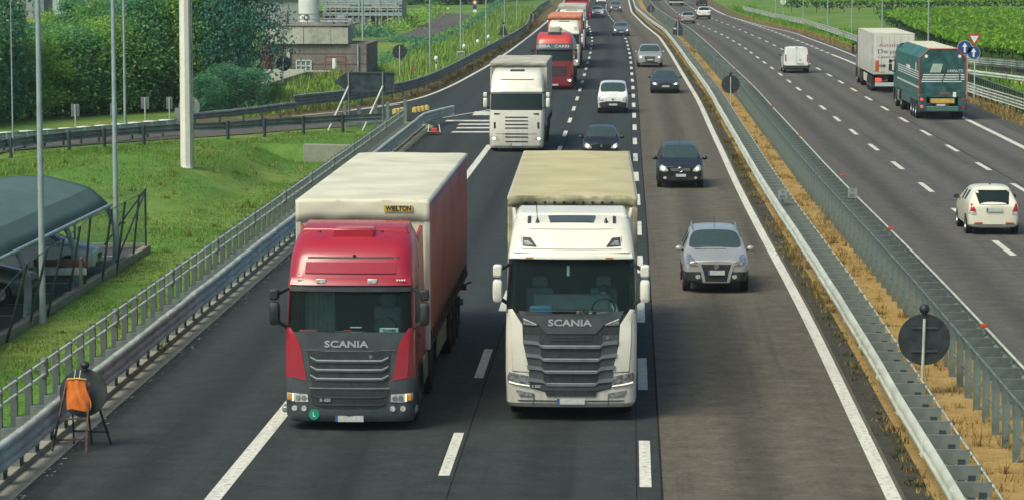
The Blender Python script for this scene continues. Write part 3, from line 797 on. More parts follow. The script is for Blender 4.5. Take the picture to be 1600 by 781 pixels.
# kilometre plates on the two median rails
for x, y, l in ((1223,305,'small grey kilometre plate on the pale rail beside the fast lane'), (1332,303,'small grey kilometre plate on the teal post barrier')):
    p = G(x, y, 1.0); t = thing('kilometre_plate', l, 'road sign', (p.x, p.y, .72), 0, 'kilometre plates on the median')
    MB().box(-.15,.15,0,.012,.14,.46).build('plate', mat('plate grey', (.22,.25,.24), .5), t, 30, bevel=.004)
    text('V', .13, M_BLK, t, (0,-.003,.375)); text('301', .13, M_BLK, t, (0,-.003,.22))
    MB().box(-.02,.02,.013,.03,0,.4).build('bracket', M_ZDARK, t, 30)
# clamps on the pale rail
for x, y in ((1222,303),(1371,572),(1163,210),(1150,187)):
    pass
# sign cluster on the right
p = G(1513, 156); t = thing('sign_post', 'pair of posts carrying a yield triangle and two blue arrow discs', 'sign post', p); s = (156+75)/8.9
M_RZ = 0
for x in (-.1, .35): MB().tube([(x,0,-.2),(x,0,3.2)], .04, 8).build('post', M_ZINC, t, 50)
def blue(x, z, r):
    d = MB().disc((x,-.06,z), (0,1,0), r, .02, 32).build('arrow_disc', M_BLUE, t, 40)
    MB().disc((x,-.062,z), (0,1,0), r*1.04, .012, 32).build('rim', M_WHITE, d, 40)
    MB().prism([(x-.055,z-r*.7),(x+.055,z-r*.7),(x+.055,z+r*.12),(x+.16,z+r*.12),(x,z+r*.72),(x-.16,z+r*.12),(x-.055,z+r*.12)], lambda a, b, q: (a, q, b), -.078, -.071).build('arrow', M_WHITE, d, 30)
blue((1506-1513)/s, (156-74)/s-.03, .42); blue((1520-1513)/s, (156-82.5)/s-.0, .38)
zc = (156-62)/s + .02; w = .42
d = MB().prism([(.3-w,zc+.30),(.3+w,zc+.30),(.3,zc-.42)], lambda a, b, q: (a, q, b), -.10, -.08).build('yield_triangle', M_RED, t, 30)
MB().prism([(.3-w*.62,zc+.2),(.3+w*.62,zc+.2),(.3,zc-.24)], lambda a, b, q: (a, q, b), -.108, -.102).build('white_field', M_WHITE, d, 30)
# far sign with red ring and blue disc
p = G(742, 26); t = thing('sign_post', 'far post with a red ringed disc over a blue disc by the country road', 'sign post', p); s = (26+75)/8.9
MB().tube([(0,0,-.2),(0,0,2.1)], .05, 6).build('post', M_ZINC, t, 50)
MB().disc((0,-.06,1.9), (0,1,0), .34, .02, 20).build('red_disc', M_RED, t, 40); MB().disc((0,-.075,1.9), (0,1,0), .22, .02, 20).build('white_field', M_WHITE, t, 40)
MB().disc((0,-.06,1.25), (0,1,0), .3, .02, 20).build('blue_disc', M_BLUE, t, 40); MB().box(-.25,.25,-.07,-.05,.55,.9).build('plate', M_WHITE, t, 30)
# delineators
def delin(x, y, h, label, red=False):
    p = G(x, y); t = thing('delineator', label, 'marker post', p, 0, 'white marker posts on the left verge')
    MB().box(-.06,.06,-.05,.05,-.2,h).build('upright', M_WHITE, t, 30, bevel=.02)
    MB().sphere((0,0,h+.12), .16, 10, 8, 1.3).build('head', M_RED if red else M_WHITE, t, 60)
    MB().box(-.061,.061,-.056,-.05,h-.28,h-.12).build('band', M_RED if red else M_BLK, t, 0)
for k, (x, y, h) in enumerate(((681.6,110,.75),(725,88,.7),(746.6,76,.5),(763,70,.6),(700,20,.4))): delin(x, y, h, f'{ORD[k]} white marker post, counted from the front, on the left verge' if k < 4 else 'tiny white marker post at the end of the country road')
p = G(648, 119); t = thing('delineator', 'short red and white marker post in tall grass near the round sign', 'marker post', p)
MB().box(-.05,.05,-.05,.05,-.2,.45).build('upright', M_WHITE, t, 30); MB().box(-.1,.1,-.07,.07,.3,.55).build('head', M_RED, t, 30, bevel=.03); MB().box(-.06,.06,-.06,.06,.1,.2).build('band', M_RED, t, 30)
p = G(720, 95); t = thing('cabinet', 'grey electrical cabinet at the foot of a verge lamp post', 'cabinet', p)
MB().box(-.32,.32,-.2,.2,0,.75).build('body', M_ZINC, t, 30, bevel=.02); MB().box(-.28,.28,-.21,-.2,.08,.68).build('door', M_ZINCD, t, 30)
# crash cushions
for k, (x, y) in enumerate(((617,177.5),(622,176.5),(628,175.5),(648,175),(654,174),(660,173),(667,171.5))):
    p = G(x, y+1); o = MB().tube([(0,0,-.1),(0,0,.12),(0,0,.25),(0,0,.30)], [.16,.16,.13,.05], 14).build('crash_cushion', M_YEL, None, 50)
    o.location = p; tag(o, f'{ORD[k]} dirty yellow barrel from the left in the crash cushion', 'crash cushion', 'yellow crash cushion barrels')
# fallen sign
p = G(678, 211); t = thing('fallen_sign', 'round red and white road sign lying flat with its stand in the air', 'road sign', p)
MB().disc((0,0,.12), (.05,.1,1), .45, .02, 32).build('disc', M_RED, t, 40); MB().disc((0,0,.135), (.05,.1,1), .41, .012, 32).build('white_field', M_WHITE, t, 40)
MB().box(-.16,.16,.12,.24,.15,.33).build('lamp', M_RED, t, 30, bevel=.04)
for x in (-.3, .3): MB().tube([(x,.1,.12),(x*.8,.2,.5)], .02, 6).build('leg', M_WHITE, t, 40)
# ------------------------------------------------------------------ vegetation
F_MID = foliage('leaves mid', (0.0643,0.189,0.0773), (0.162,0.366,0.122), (0.301,0.468,0.132), .42)
F_LT = foliage('leaves light', (0.086,0.223,0.0552), (0.237,0.448,0.0884), (0.395,0.468,0.122), .42)
F_DK = foliage('leaves dark', (0.0378,0.142,0.0943), (0.0969,0.266,0.15), (0.183,0.389,0.188), .42)
F_CON = foliage('needles blue green', (0.0323,0.113,0.0943), (0.0701,0.201,0.16), (0.14,0.295,0.21), .36)
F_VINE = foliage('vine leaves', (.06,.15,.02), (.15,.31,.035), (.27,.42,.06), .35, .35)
F_WEED = foliage('tall grass', (.08,.17,.03), (.19,.31,.065), (.40,.44,.15), .3, .25)
F_TURF = foliage('turf blades', (.04,.11,.02), (.10,.21,.034), (.22,.30,.065), .3, .16)
F_DRY = foliage('dry tufts', (.10,.065,.022), (.29,.195,.07), (.5,.38,.18), .2, 1.2)
F_SHADE = foliage('vine shade leaves', (.012,.04,.022), (.03,.085,.04), (.065,.14,.06), .2, .4)  # vine leaves with the canopy's side shade put into the colour
M_BARK = mat('bark', (.07,.055,.04), .9, dirt=.4, scale=6, bumpv=.5)

def quads(cent, size, rng, flat=0.0, aspect=.6, updir=None):
    """leaf-sized faces at many centres"""
    n = len(cent)
    a = rng.normal(size=(n,3)); a[:,2] *= (1-flat); a /= np.linalg.norm(a, axis=1)[:,None]
    if updir is not None: a = a*.35 + np.array(updir)*1.0; a /= np.linalg.norm(a, axis=1)[:,None]
    b = rng.normal(size=(n,3)); b -= (b*a).sum(1)[:,None]*a; b /= np.linalg.norm(b, axis=1)[:,None]
    sz = (size*(.6+.8*rng.random(n)))[:,None] if np.isscalar(size) else size[:,None]
    A = a*sz*.5; B = b*sz*.5*aspect
    V = np.stack([cent-A, cent+B*.9, cent+A, cent-B*.9], 1).reshape(-1,3)
    return V
def quad_mesh(name, V, m, normals_up=False):
    n = len(V)//4
    me = bpy.data.meshes.new(name)
    me.vertices.add(len(V)); me.vertices.foreach_set('co', V.astype(np.float32).ravel())
    me.loops.add(len(V)); me.loops.foreach_set('vertex_index', np.arange(len(V), dtype=np.int32))
    me.polygons.add(n); me.polygons.foreach_set('loop_start', np.arange(0, len(V), 4, dtype=np.int32))
    me.materials.append(m); me.update(); me.validate(); return me

def crown_mesh(name, rng, m, h0, h1, rad, nclump, nleaf, leaf, shape='round', cl=.5):
    """clumps through the crown's volume, fewer where gaps are"""
    C = []
    lob = rng.random((9,3)); 
    while len(C) < nclump:
        u = rng.random(); z = h0 + (h1-h0)*u
        if shape == 'round': r = rad*math.sqrt(max(0, 1-(abs(u-.42)/.6)**2.2))
        elif shape == 'cone': r = rad*(1-u)**.75*(.75+.25*math.sin(u*26))+.1
        else: r = rad*(.45+.55*math.sin(PI*min(1,u*1.15+.1)))
        th = rng.random()*2*PI
        lo = .72 + .28*math.sin(th*3+lob[0,0]*6+u*5)*math.cos(u*7+lob[1,1]*6+th)
        q = r*lo*(rng.random()**.42)
        C.append((q*math.cos(th), q*math.sin(th), z))
    C = np.array(C)
    per = np.repeat(C, nleaf, 0) + rng.normal(size=(nclump*nleaf,3))*np.array([cl,cl,cl*.75])
    return quad_mesh(name, quads(per, leaf, rng, .2, .65), m)
rng = np.random.default_rng(3)
CROWN = {
 'mid': [crown_mesh('crown', rng, F_MID, .5, 6.4, 2.3, 120, 76, .20) for _ in range(2)],
 'light': [crown_mesh('crown', rng, F_LT, .6, 6.2, 2.2, 105, 76, .19) for _ in range(2)],
 'dark': [crown_mesh('crown', rng, F_DK, .4, 6.6, 2.4, 130, 76, .20) for _ in range(2)],
 'cone': [crown_mesh('crown', rng, F_DK, .3, 6.8, 1.7, 150, 60, .17, 'cone', .32)],
 'cedar': [crown_mesh('crown', rng, F_CON, .2, 7.5, 2.9, 190, 80, .16, 'cedar', .42)],
}
def trunk_mb(h, r, seed):
    rg = random.Random(seed); mb = MB()
    pts = [(0,0,-.4),(.05,.02,h*.25),(rg.uniform(-.15,.15),rg.uniform(-.1,.1),h*.55),(rg.uniform(-.2,.2),0,h*.85)]
    mb.tube(pts, [r*1.25, r, r*.7, r*.25], 8)
    for k in range(5):
        z = h*(.25+.11*k); a = rg.random()*6.28; l = h*.26
        mb.tube([(0,0,z),(math.cos(a)*l*.5,math.sin(a)*l*.5,z+l*.45),(math.cos(a)*l,math.sin(a)*l,z+l*.7)], [r*.45, r*.3, r*.1], 6)
    return mb
TRUNK = part_mesh(trunk_mb(6, .15, 4), 'trunk', M_BARK)
def tree(name, x, y, sx, sz, kind, label, group, k=0, z=0):
    p = G(x, y, z) if y is not None else x
    t = thing(name, label, 'tree', (p.x, p.y, z-.05), random.random()*6, group)
    c = link_mesh('crown', CROWN[kind][k % len(CROWN[kind])], t); c.scale = (sx, sx, sz)
    c2 = link_mesh('trunk', TRUNK, t); c2.scale = (sx, sx, sz)
    return t
# rows of trees beyond the slip road: x, base y, width scale, height scale, kind, label
ROW = [
 (-12,190,1.05,1.35,'dark','tall dark leafy tree at the far left edge beyond the slip road'),
 (22,186,.85,.62,'mid','low mid green tree behind the thin pole at far left'),
 (48,184,1.0,.68,'light','bright yellowish green bushy tree before the grey hall'),
 (84,180,1.05,.70,'mid','mid green bushy tree between the first two grey poles'),
 (112,178,1.0,.68,'dark','dark bushy tree behind the first panel sign'),
 (138,177,1.1,.70,'mid','broad mid green tree right of the first panel sign'),
 (165,176,.9,.8,'light','light green rounded tree left of the twin grey poles'),
 (196,174,1.05,.82,'mid','mid green tree behind the thin pole of the tree row'),
 (222,172,1.0,.98,'dark','dark green tree behind the third panel sign'),
 (250,171,1.0,1.05,'light','yellow green tree left of the cream mast'),
 (276,170,.95,1.12,'mid','mid green tree standing behind the cream mast'),
 (306,169,1.0,1.22,'light','tall yellow green tree right of the cream mast'),
 (333,168,1.0,1.15,'dark','dark leafy tree between the mast and the blue green conifer'),
 (-60,196,1.0,1.0,'mid','mid green tree beyond the left edge of the view'),
 (-110,202,1.05,.95,'dark','dark tree well beyond the left edge of the view'),
 (60,160,.9,.66,'dark','darker tree in the second row before the grey hall'),
 (100,156,.8,.68,'mid','mid green tree in the second row right of the first pole'),
 (150,150,.95,.92,'mid','round crowned tree at the back of the row, left of the twin poles'),
 (215,150,.95,1.28,'mid','tall rounded tree at the back of the row, right of the twin poles'),
 (252,148,.8,1.3,'dark','dark tall tree at the back of the row, left of the mast'),
 (352,160,.85,1.2,'mid','mid green tree half hidden behind the blue green conifer'),
]
for i, (x, y, a, b, k, l) in enumerate(ROW): tree('broadleaf_tree', x, y, a, b, k, l, 'trees beyond the slip road', i)
tree('conifer_tree', 28, 150, .8, .78, 'cone', 'small dark cone shaped tree left of the grey hall post', 'cone shaped trees by the hall')
tree('conifer_tree', 110, 148, .85, .86, 'cone', 'dark cone shaped tree in front of the pale tank roof', 'cone shaped trees by the hall')
tree('conifer_tree', 80, 146, .8, .8, 'light', 'bright green cone like tree right behind the first grey pole', 'cone shaped trees by the hall')
tree('conifer_tree', 372, 171, 1.05, 1.28, 'cedar', 'large blue green conifer with drooping branches before the concrete tank', 'large conifers by the tank')
for i, (x, y, s, l) in enumerate(((395,176,.45,'dark shrub at the foot of the blue green conifer'),(352,178,.5,'rounded shrub left of the big conifer foot'),(318,182,.42,'low shrub behind the rail right of the mast'),(428,166,.28,'small green shrub on the leaning sign posts'))):
    p = G(x, y); t = thing('shrub', l, 'shrub', (p.x, p.y, -.05), i, 'shrubs by the slip road')
    c = link_mesh('foliage', CROWN['dark' if i != 3 else 'light'][0], t); c.scale = (s*1.2, s*1.2, s*.8)
    c = link_mesh('stem', TRUNK, t); c.scale = (s, s, s*.8)
# far wood
for i, (x, y, s) in enumerate(((640,8,1.5),(668,8,1.7),(700,7,1.6),(726,7,1.5),(752,6,1.7),(780,3,1.6),(806,1,1.4),(610,12,1.3))):
    tree('broadleaf_tree', x, y, s, s*.95, 'dark', f'{ORD[(7,0,1,2,3,4,5,6)[i-7 if i==7 else i] if False else (1,2,3,4,5,6,7,0)[i]]} dark tree from the left at the end of the country road', 'dark trees beyond the country road', i)
# dark hedge dots along the country road fence
def hedge(name, px, h, w, m, label, cat, n, leaf, rng, kind=None):
    P = resample([G(x, y) for x, y in px], n)
    C = np.array([[p.x, p.y, 0] for p in P]); 
    c = np.repeat(C, 26, 0); k = len(c)
    c = c + np.stack([rng.normal(size=k)*w, rng.normal(size=k)*w*1.6, np.abs(rng.random(k))*h*(.75+.35*np.sin(np.repeat(np.arange(n),26)*1.7))], 1)
    o = link_mesh(name, quad_mesh(name, quads(c, leaf, rng, .2), m)); tag(o, label, cat)
    return o
o = hedge('hedge', [(586,112),(625,93),(655,79),(690,67),(722,54),(748,36),(768,20),(782,6)], 1.0, .35, F_DK, 'dark clipped hedge line running up the verge beside the country road', 'hedge', 170, .3, rng)
o = hedge('hedge', [(560,57),(590,53),(615,52),(640,39),(662,30),(683,19)], 1.4, .9, F_LT, 'bright green hedge along the inner bend of the country road', 'hedge', 90, .35, rng)
o = hedge('hedge', [(510,58),(540,57),(570,56),(600,58)], 1.1, .9, F_DK, 'dark low hedge before the pipe gallery', 'hedge', 50, .35, rng)
o = hedge('hedge', [(616,66),(640,64),(660,64)], .5, .6, F_DK, 'small dark hedge on the lawn inside the road bend', 'hedge', 26, .3, rng)

# grass as real blades -------------------------------------------------------
def blades(name, pts, hgt, wid, m, rng, lean=.5):
    n = len(pts); d = rng.normal(size=(n,2)); d /= np.linalg.norm(d, axis=1)[:,None]
    pv = .7+.55*np.sin(pts[:,0]*.8+pts[:,1]*.23)*np.sin(pts[:,1]*.37-pts[:,0]*.3); h = hgt*(.4+rng.random(n)+.35*rng.random(n)**6*3)*pv; w = wid*(.6+.8*rng.random(n))
    side = np.stack([-d[:,1], d[:,0], np.zeros(n)], 1)*w[:,None]/2
    le = np.stack([d[:,0]*h*lean*rng.random(n), d[:,1]*h*lean*rng.random(n), h], 1)
    V = np.stack([pts-side, pts+side, pts+le+side*.25, pts+le-side*.25], 1).reshape(-1,3)
    return link_mesh(name, quad_mesh(name, V, m))
def scatter(poly_px, n, z=0, world=None, rng=rng):
    P = world or [(G(x, y, z).x, G(x, y, z).y) for x, y in poly_px]
    x = np.array([p[0] for p in P]); y = np.array([p[1] for p in P]); out = []
    while len(out) < n:
        a = rng.uniform(x.min(), x.max(), n*2); b = rng.uniform(y.min(), y.max(), n*2)
        ins = np.zeros(len(a), bool); j = len(x)-1
        for i in range(len(x)):
            c = ((y[i] > b) != (y[j] > b)) & (a < (x[j]-x[i])*(b-y[i])/(y[j]-y[i]+1e-9)+x[i]); ins ^= c; j = i
        out += list(zip(a[ins], b[ins]))
    return out[:n]
lawn = [(-11.7,40),(-11.7,151),(-14,149),(-28.3,130.5),(-32,124),(-32,97.5),(-15.7,97.5),(-15.7,40)]
pts = scatter(None, 120000, world=lawn)
# clumpy: keep more where a slow wave is high
V = np.array([(x, y, h_ground(x, y)) for x, y in pts])
stuff(tag(blades('lawn_grass', V, .062, .022, F_TURF, rng, 1.1), 'short green grass on the bank between the car park and guard rail', 'grass'))
vg = [(fOUT(Y)-2.2, Y) for Y in range(158, 460, 12)] + [(fOUT(Y)-9, Y) for Y in range(456, 158, -12)]
pts = scatter(None, 26000, world=vg); V = np.array([(x, y, -.05) for x, y in pts])
stuff(tag(blades('verge_grass', V, .55, .10, F_WEED, rng, .9), 'tall yellowish grass on the left verge behind the guard rail', 'grass'))
pts = scatter([(395,172),(470,150),(600,128),(600,115),(560,112),(460,140),(400,160)], 9000); V = np.array([(x, y, -.05) for x, y in pts])
stuff(tag(blades('bank_grass', V, .5, .09, F_WEED, rng, .9), 'tall pale grass before the concrete building', 'grass'))
vg = [(fRX(Y)+1.9, Y) for Y in range(150, 480, 12)] + [(fRX(Y)+6, Y) for Y in range(476, 150, -12)]
pts = scatter(None, 12000, world=vg); V = np.array([(x, y, -.05) for x, y in pts])
stuff(tag(blades('verge_grass', V, .45, .10, F_VINE, rng, .9), 'green grass strip between the right guard rail and the vineyard', 'grass'))
pts = scatter(None, 260, world=lawn); C = np.array([(x, y, h_ground(x, y)) for x, y in pts])
per = np.repeat(C, 34, 0); sg = np.repeat(.08+.22*rng.random(len(C))**2, 34); per[:,:2] += rng.normal(size=(len(per),2))*sg[:,None]
stuff(tag(blades('lawn_weeds', per, .15, .045, foliage('lawn weeds', (.07,.14,.025), (.17,.24,.05), (.36,.37,.13), .3, .6), rng, 1.2), 'coarser weeds and yellowed tufts scattered over the grass bank', 'weeds'))
# dry tufts on the median and weeds at the edges
Y = np.concatenate([rng.uniform(40, 130, 430), rng.uniform(130, 320, 380)]); X = np.array([fR(y) for y in Y]) + rng.choice([1, 0], len(Y), p=[.72,.28])*rng.uniform(1.25, 2.6, len(Y))
X = np.where(X < np.array([fR(y) for y in Y])+.1, np.array([fR(y) for y in Y]) + rng.uniform(.45, .75, len(Y)), X)
C = np.stack([X, Y, np.full(len(Y), -.03)], 1); per = np.repeat(C, 26, 0); per[:,:2] += rng.normal(size=(len(per),2))*np.repeat(.04+.22*rng.random(len(Y))**2, 26)[:,None]
stuff(tag(blades('dry_grass', per, .17, .02, F_DRY, rng, 1.3), 'dry straw tufts growing in the sandy soil of the median', 'grass'))
Y = rng.uniform(42, 240, 170); X = np.array([fR(y) for y in Y]) + rng.uniform(.36, .64, len(Y))
C = np.stack([X, Y, np.zeros(len(Y))], 1); per = np.repeat(C, 20, 0); per[:,:2] += rng.normal(size=(len(per),2))*np.repeat(.03+.12*rng.random(len(Y)), 20)[:,None]
stuff(tag(blades('edge_weeds', per, .13, .025, foliage('edge weeds', (.03,.035,.015), (.10,.09,.03), (.22,.17,.06)), rng, 1.4), 'brown and green weeds along the edge of the fast lane', 'weeds'))
vgx = rng.uniform(160, 380, 900); X = np.array([fOUT(y) for y in vgx]) - rng.uniform(.5, 2.1, 900)
C = np.stack([X, vgx, np.full(900, -.03)], 1); per = np.repeat(C, 14, 0); per[:,:2] += rng.normal(size=(len(per),2))*.18
stuff(tag(blades('dry_verge_grass', per, .25, .05, foliage('verge straw', (.06,.05,.02), (.15,.12,.05), (.27,.22,.1)), rng, 1.2), 'brown dry grass between the slip lane and the guard rail', 'grass'))
vgx = rng.uniform(125, 400, 700); X = np.array([fRX(y) for y in vgx]) + rng.uniform(.1, 1.2, 700)
C = np.stack([X, vgx, np.full(700, -.03)], 1); per = np.repeat(C, 14, 0); per[:,:2] += rng.normal(size=(len(per),2))*.2
stuff(tag(blades('dry_verge_grass', per, .22, .05, F_DRY, rng, 1.2), 'pale dry grass under the right guard rail', 'grass'))
# small weed on the gutter
p = G(249, 549); c = np.repeat(np.array([[p.x, p.y, 0]]), 60, 0) + rng.normal(size=(60,3))*np.array([.06,.09,.0])
o = blades('gutter_weed', c, .18, .03, F_TURF, rng, 1); tag(o, 'small green weed sprouting from the concrete gutter', 'weed')

# vineyards: leafy canopy on posts ------------------------------------------
def vineyard(name, poly_px, h, n, label, side_px, z=0):
    P = [(G(x, y, h).x, G(x, y, h).y) for x, y in poly_px]
    pts = np.array(scatter(None, n, world=P))
    zz = h + .14*np.sin(pts[:,0]*2.1+pts[:,1]*.3)*np.sin(pts[:,1]*.25) + rng.normal(size=n)*.13
    top = quads(np.stack([pts[:,0], pts[:,1], zz], 1), .30, rng, .0, .8, (0,0,.0))
    o = link_mesh(name, quad_mesh(name, top, F_VINE)); stuff(tag(o, label, 'vineyard'))
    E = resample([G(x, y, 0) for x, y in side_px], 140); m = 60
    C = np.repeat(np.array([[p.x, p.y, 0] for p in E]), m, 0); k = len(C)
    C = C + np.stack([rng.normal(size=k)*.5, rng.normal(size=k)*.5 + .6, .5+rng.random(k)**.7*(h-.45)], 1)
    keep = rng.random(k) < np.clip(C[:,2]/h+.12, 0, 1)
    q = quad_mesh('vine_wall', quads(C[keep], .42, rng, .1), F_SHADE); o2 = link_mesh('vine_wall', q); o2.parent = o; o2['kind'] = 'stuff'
    posts = part_mesh(MB().tube([(0,0,-.1),(0,0,h-.1)], .05, 6), 'post', M_BARK)
    for p, ang in arclen([Vector((e.x, e.y, 0)) for e in E], max(2.2, (E[-1]-E[0]).length/40), .5):
        q = link_mesh('post', posts, o); q.location = p + Vector((0, -.1, 0))
    return o
vineyard('vineyard', [(1372,20),(1396,24),(1450,48),(1520,68),(1700,88),(1720,50),(1690,20),(1500,14)], 2.0, 120000, 'near block of bright green vines beside the blue road signs', [(1384,38),(1420,52),(1470,74),(1530,90),(1620,104),(1700,112)])
vineyard('vineyard', [(1110,-6),(1240,1),(1400,3),(1760,0),(1760,-40),(1300,-40),(1100,-34)], 2.2, 90000, 'far block of green vines with a dark trunk line behind the lawn', [(1232,19),(1300,20),(1400,20),(1500,18),(1640,15),(1760,13)])
# ------------------------------------------------------------------ buildings and car park roof
M_CLIGHT = mat_ground('pale stained concrete', [(.3,(.30,.30,.25)),(.5,(.42,.42,.36)),(.72,(.5,.49,.42))], .5, None, .1)
def streaky(name, a, b, c):
    m, nt, out = _nodes(name); v = noise(nt, 1.0, 6, .7, stretch=(1.6, 1.6, .22)); n = noise(nt, .5, 6, .7); f = noise(nt, 6, 4, .6)
    col = mixc(nt, .5, ramp(nt, v, [(.34, a), (.5, b), (.64, c)]), ramp(nt, n, [(.36, a), (.5, b), (.66, c)])); col = mixc(nt, .3, col, ramp(nt, f, [(.35, a), (.65, c)]))
    pbr(nt, out, col, .9, spec=.1); return m
M_TANKW = streaky('streaked tank wall', (.17,.17,.14), (.40,.40,.33), (.52,.51,.44)); M_BRW = streaky('streaked brown wall', (.10,.09,.08), (.19,.175,.155), (.28,.255,.22))
M_CBROWN = mat_ground('brown concrete', [(.3,(.16,.15,.135)),(.5,(.21,.195,.175)),(.72,(.27,.25,.22))], .7, None, .1)
M_HALL = mat_ground('hall cladding', [(.3,(.22,.225,.23)),(.5,(.27,.27,.27)),(.72,(.31,.31,.30))], .25, None, .05)
M_SILO = mat('silo white', (.62,.62,.62), .5, dirt=.12, scale=.8)
M_PIPE = mat('pipe grey', (.30,.36,.37), .5, .2, dirt=.2)
M_DKWIN = mat('dark opening', (.02,.025,.028), .3)
M_RUSTR = mat('rusty red frame', (.2,.06,.04), .7, dirt=.4)
M_STAIN = mat('dark stain', (.10,.10,.085), .9, dirt=.4, scale=5)
def P0(x, y): return G(x, y)
# brown block with pale tank on it (front faces in the plane of Y = yb)
yb = G(500, 128).y; S = 4600/yb
def bx(px): return (px-985)/S
def zz(py): return 8.9 - (py+75)/S
t = thing('concrete_building', 'low brown concrete building with a pale stained tank block on top', 'building', (bx(500), yb, 0))
def local(mb): 
    mb.v = [(x-bx(500), y-yb, z) for x, y, z in mb.v]; return mb
local(MB().box(bx(404), bx(573), yb, yb+9, -.3, zz(69))).build('lower_wall', M_BRW, t, 30)
local(MB().box(bx(412), bx(518), yb-.25, yb+7, zz(69)+.003, zz(41)).box(bx(518), bx(545), yb-.24, yb+3, zz(69)+.004, zz(42))).build('tank_wall', M_TANKW, t, 30, bevel=.03)
local(MB().box(bx(410), bx(547), yb-.33, yb+7.1, zz(41)+.002, zz(38.5))).build('coping', M_CBROWN, t, 30, bevel=.03)
for x in (443.5, 475): local(MB().box(bx(x)-.02, bx(x)+.02, yb-.258, yb-.251, zz(69), zz(41))).build('joint', M_STAIN, t, 0)
local(MB().box(bx(463), bx(486), yb-.04, yb-.003, zz(124), zz(95))).build('glazed_door', mat('door glass', (.16,.23,.22), .2), t, 0)
for x in (463, 470.5, 478, 486): local(MB().box(bx(x)-.03, bx(x)+.03, yb-.1, yb-.045, zz(125), zz(94))).build('door_frame', M_WHITE, t, 30)
for y in (94.5, 103): local(MB().box(bx(463), bx(486), yb-.1, yb-.046, zz(y)-.03, zz(y)+.03)).build('door_frame', M_WHITE, t, 30)
local(MB().box(bx(448), bx(453), yb-.15, yb-.003, -.3, zz(76))).build('pilaster', M_CLIGHT, t, 30)
for y in (22.5, 30):
    local(MB().tube([(bx(452), yb-.1, zz(y)), (bx(545), yb-.1, zz(y))], .03, 6)).build('railing', M_ZINCD, t, 40)
for x in (453, 468, 481, 500, 520, 543): local(MB().tube([(bx(x), yb-.1, zz(38.5)), (bx(x), yb-.1, zz(22))], .025, 6)).build('railing_post', M_ZINCD, t, 40)
for x, w_, h_ in ((420,1.0,.5),(437,.7,.9),(508,.9,.35),(530,.6,.55)): local(MB().box(bx(x)-w_/2, bx(x)+w_/2, yb+1.5, yb+2.5, zz(38.5), zz(38.5)+h_)).build('roof_unit', M_HALL, t, 30, bevel=.03)
for k, y in enumerate((34, 31)): local(MB().tube([(bx(500), yb+.6+k*.4, zz(y)), (bx(548), yb+.6+k*.4, zz(y)), (bx(552), yb+.6+k*.4, zz(60))], .07, 8)).build('pipe', M_PIPE, t, 40)
for y in (84, 100): local(MB().box(bx(404), bx(573), yb-.02, yb-.003, zz(y)-.02, zz(y)+.02)).build('board_joint', M_STAIN, t, 0)
local(MB().tube([(bx(560), yb-.1, -.2), (bx(560), yb-.1, zz(70))], .06, 8)).build('downpipe', M_PIPE, t, 40)
ring = MB(); c = Vector((bx(480), yb-.2, zz(27.5)))
ring.tube([c + Vector((math.cos(a)*.17, 0, math.sin(a)*.17)) for a in np.linspace(0, 2*PI, 21)], .045, 8)
ring.v = [tuple(Vector(v)-Vector((bx(480), yb, 0))) for v in ring.v]
o = ring.build('life_ring', M_BLK, None, 60); o.location = (bx(480), yb, 0); tag(o, 'small dark life ring on the roof railing of the concrete building', 'life ring')
# red rack with white drum
t = thing('rack', 'rusty red metal rack standing before the brown wall', 'rack', (bx(526), yb-1.0, 0))
for x in (511, 526, 543): MB().box(bx(x)-bx(526)-.05, bx(x)-bx(526)+.05, -.05, .05, 0, zz(88)).build('upright', M_RUSTR, t, 30)
for y in (88, 96): MB().box(bx(511)-bx(526), bx(543)-bx(526), -.06, .04, zz(y)-.05, zz(y)+.05).build('rail', M_RUSTR, t, 30)
o = MB().tube([(0,0,zz(106)),(0,0,zz(90))], .16, 12).build('drum', M_WHITE, None, 40); o.location = (bx(526), yb-1.3, 0); tag(o, 'white drum held in the rusty red rack', 'drum')
t = thing('bench_table', 'pale low work bench beside the rusty rack', 'table', (bx(500), yb-1.2, 0))
MB().box(-.9,.9,-.3,.3,.72,.80).build('top', M_CLIGHT, t, 30)
for x in (-.8, .75): MB().box(x,x+.08,-.25,.25,0,.72).build('leg', M_CBROWN, t, 30)
# red vest like tarp and wall at the left
o = MB().box(0, 4.2, 0, .3, -.2, .9).build('low_wall', M_CLIGHT, None, 30, bevel=.02); o.location = (bx(385), yb-2.0, 0); tag(o, 'low pale wall right of the big conifer', 'wall')
tp = MB(); tp.loft([[(.1*math.sin(k)+.3*math.cos(k)*(1-.5*j/4), .2*math.sin(k)*(1-.4*j/4), .9+j*.42) for k in np.linspace(0, 2*PI, 9)[:-1]] for j in range(5)])
o = tp.build('tarpaulin', M_RUSTR, None, 40); o.location = (bx(421), yb-1.0, 0); tag(o, 'rusty red bundle leaning on the low pale wall', 'bundle')
# sloping parapet wall in the grass
a = G(418, 150); b = G(560, 104)
o = MB().prism([(0,-.3),((b-a).length,-.3),((b-a).length,.75),(0,.75)], lambda u, v, d: (u, d, v), 0, .2).build('retaining_wall', M_CONC, None, 30, bevel=.02)
o.location = a; o.rotation_euler = (0,0,math.atan2(b.y-a.y, b.x-a.x)); tag(o, 'long low concrete wall climbing through the grass to the brown building', 'wall')
# silo
ys_ = G(0, 60).y; S2 = 4600/ys_
p = Vector(((483-985)/S2, ys_, 0)); t = thing('silo', 'white cylindrical silo behind the concrete building', 'silo', p)
r = 16.3/S2
MB().tube([(0,0,0),(0,0,9)], r, 32).build('cylinder', M_SILO, t, 40)
for z in (2.5, 5.0, 7.5): MB().tube([(0,0,z),(0,0,z+.08)], r+.03, 32).build('band', M_PIPE, t, 40)
MB().tube([(0,0,9),(0,0,9.7)], [r, .2], 32).build('roof', M_SILO, t, 40)
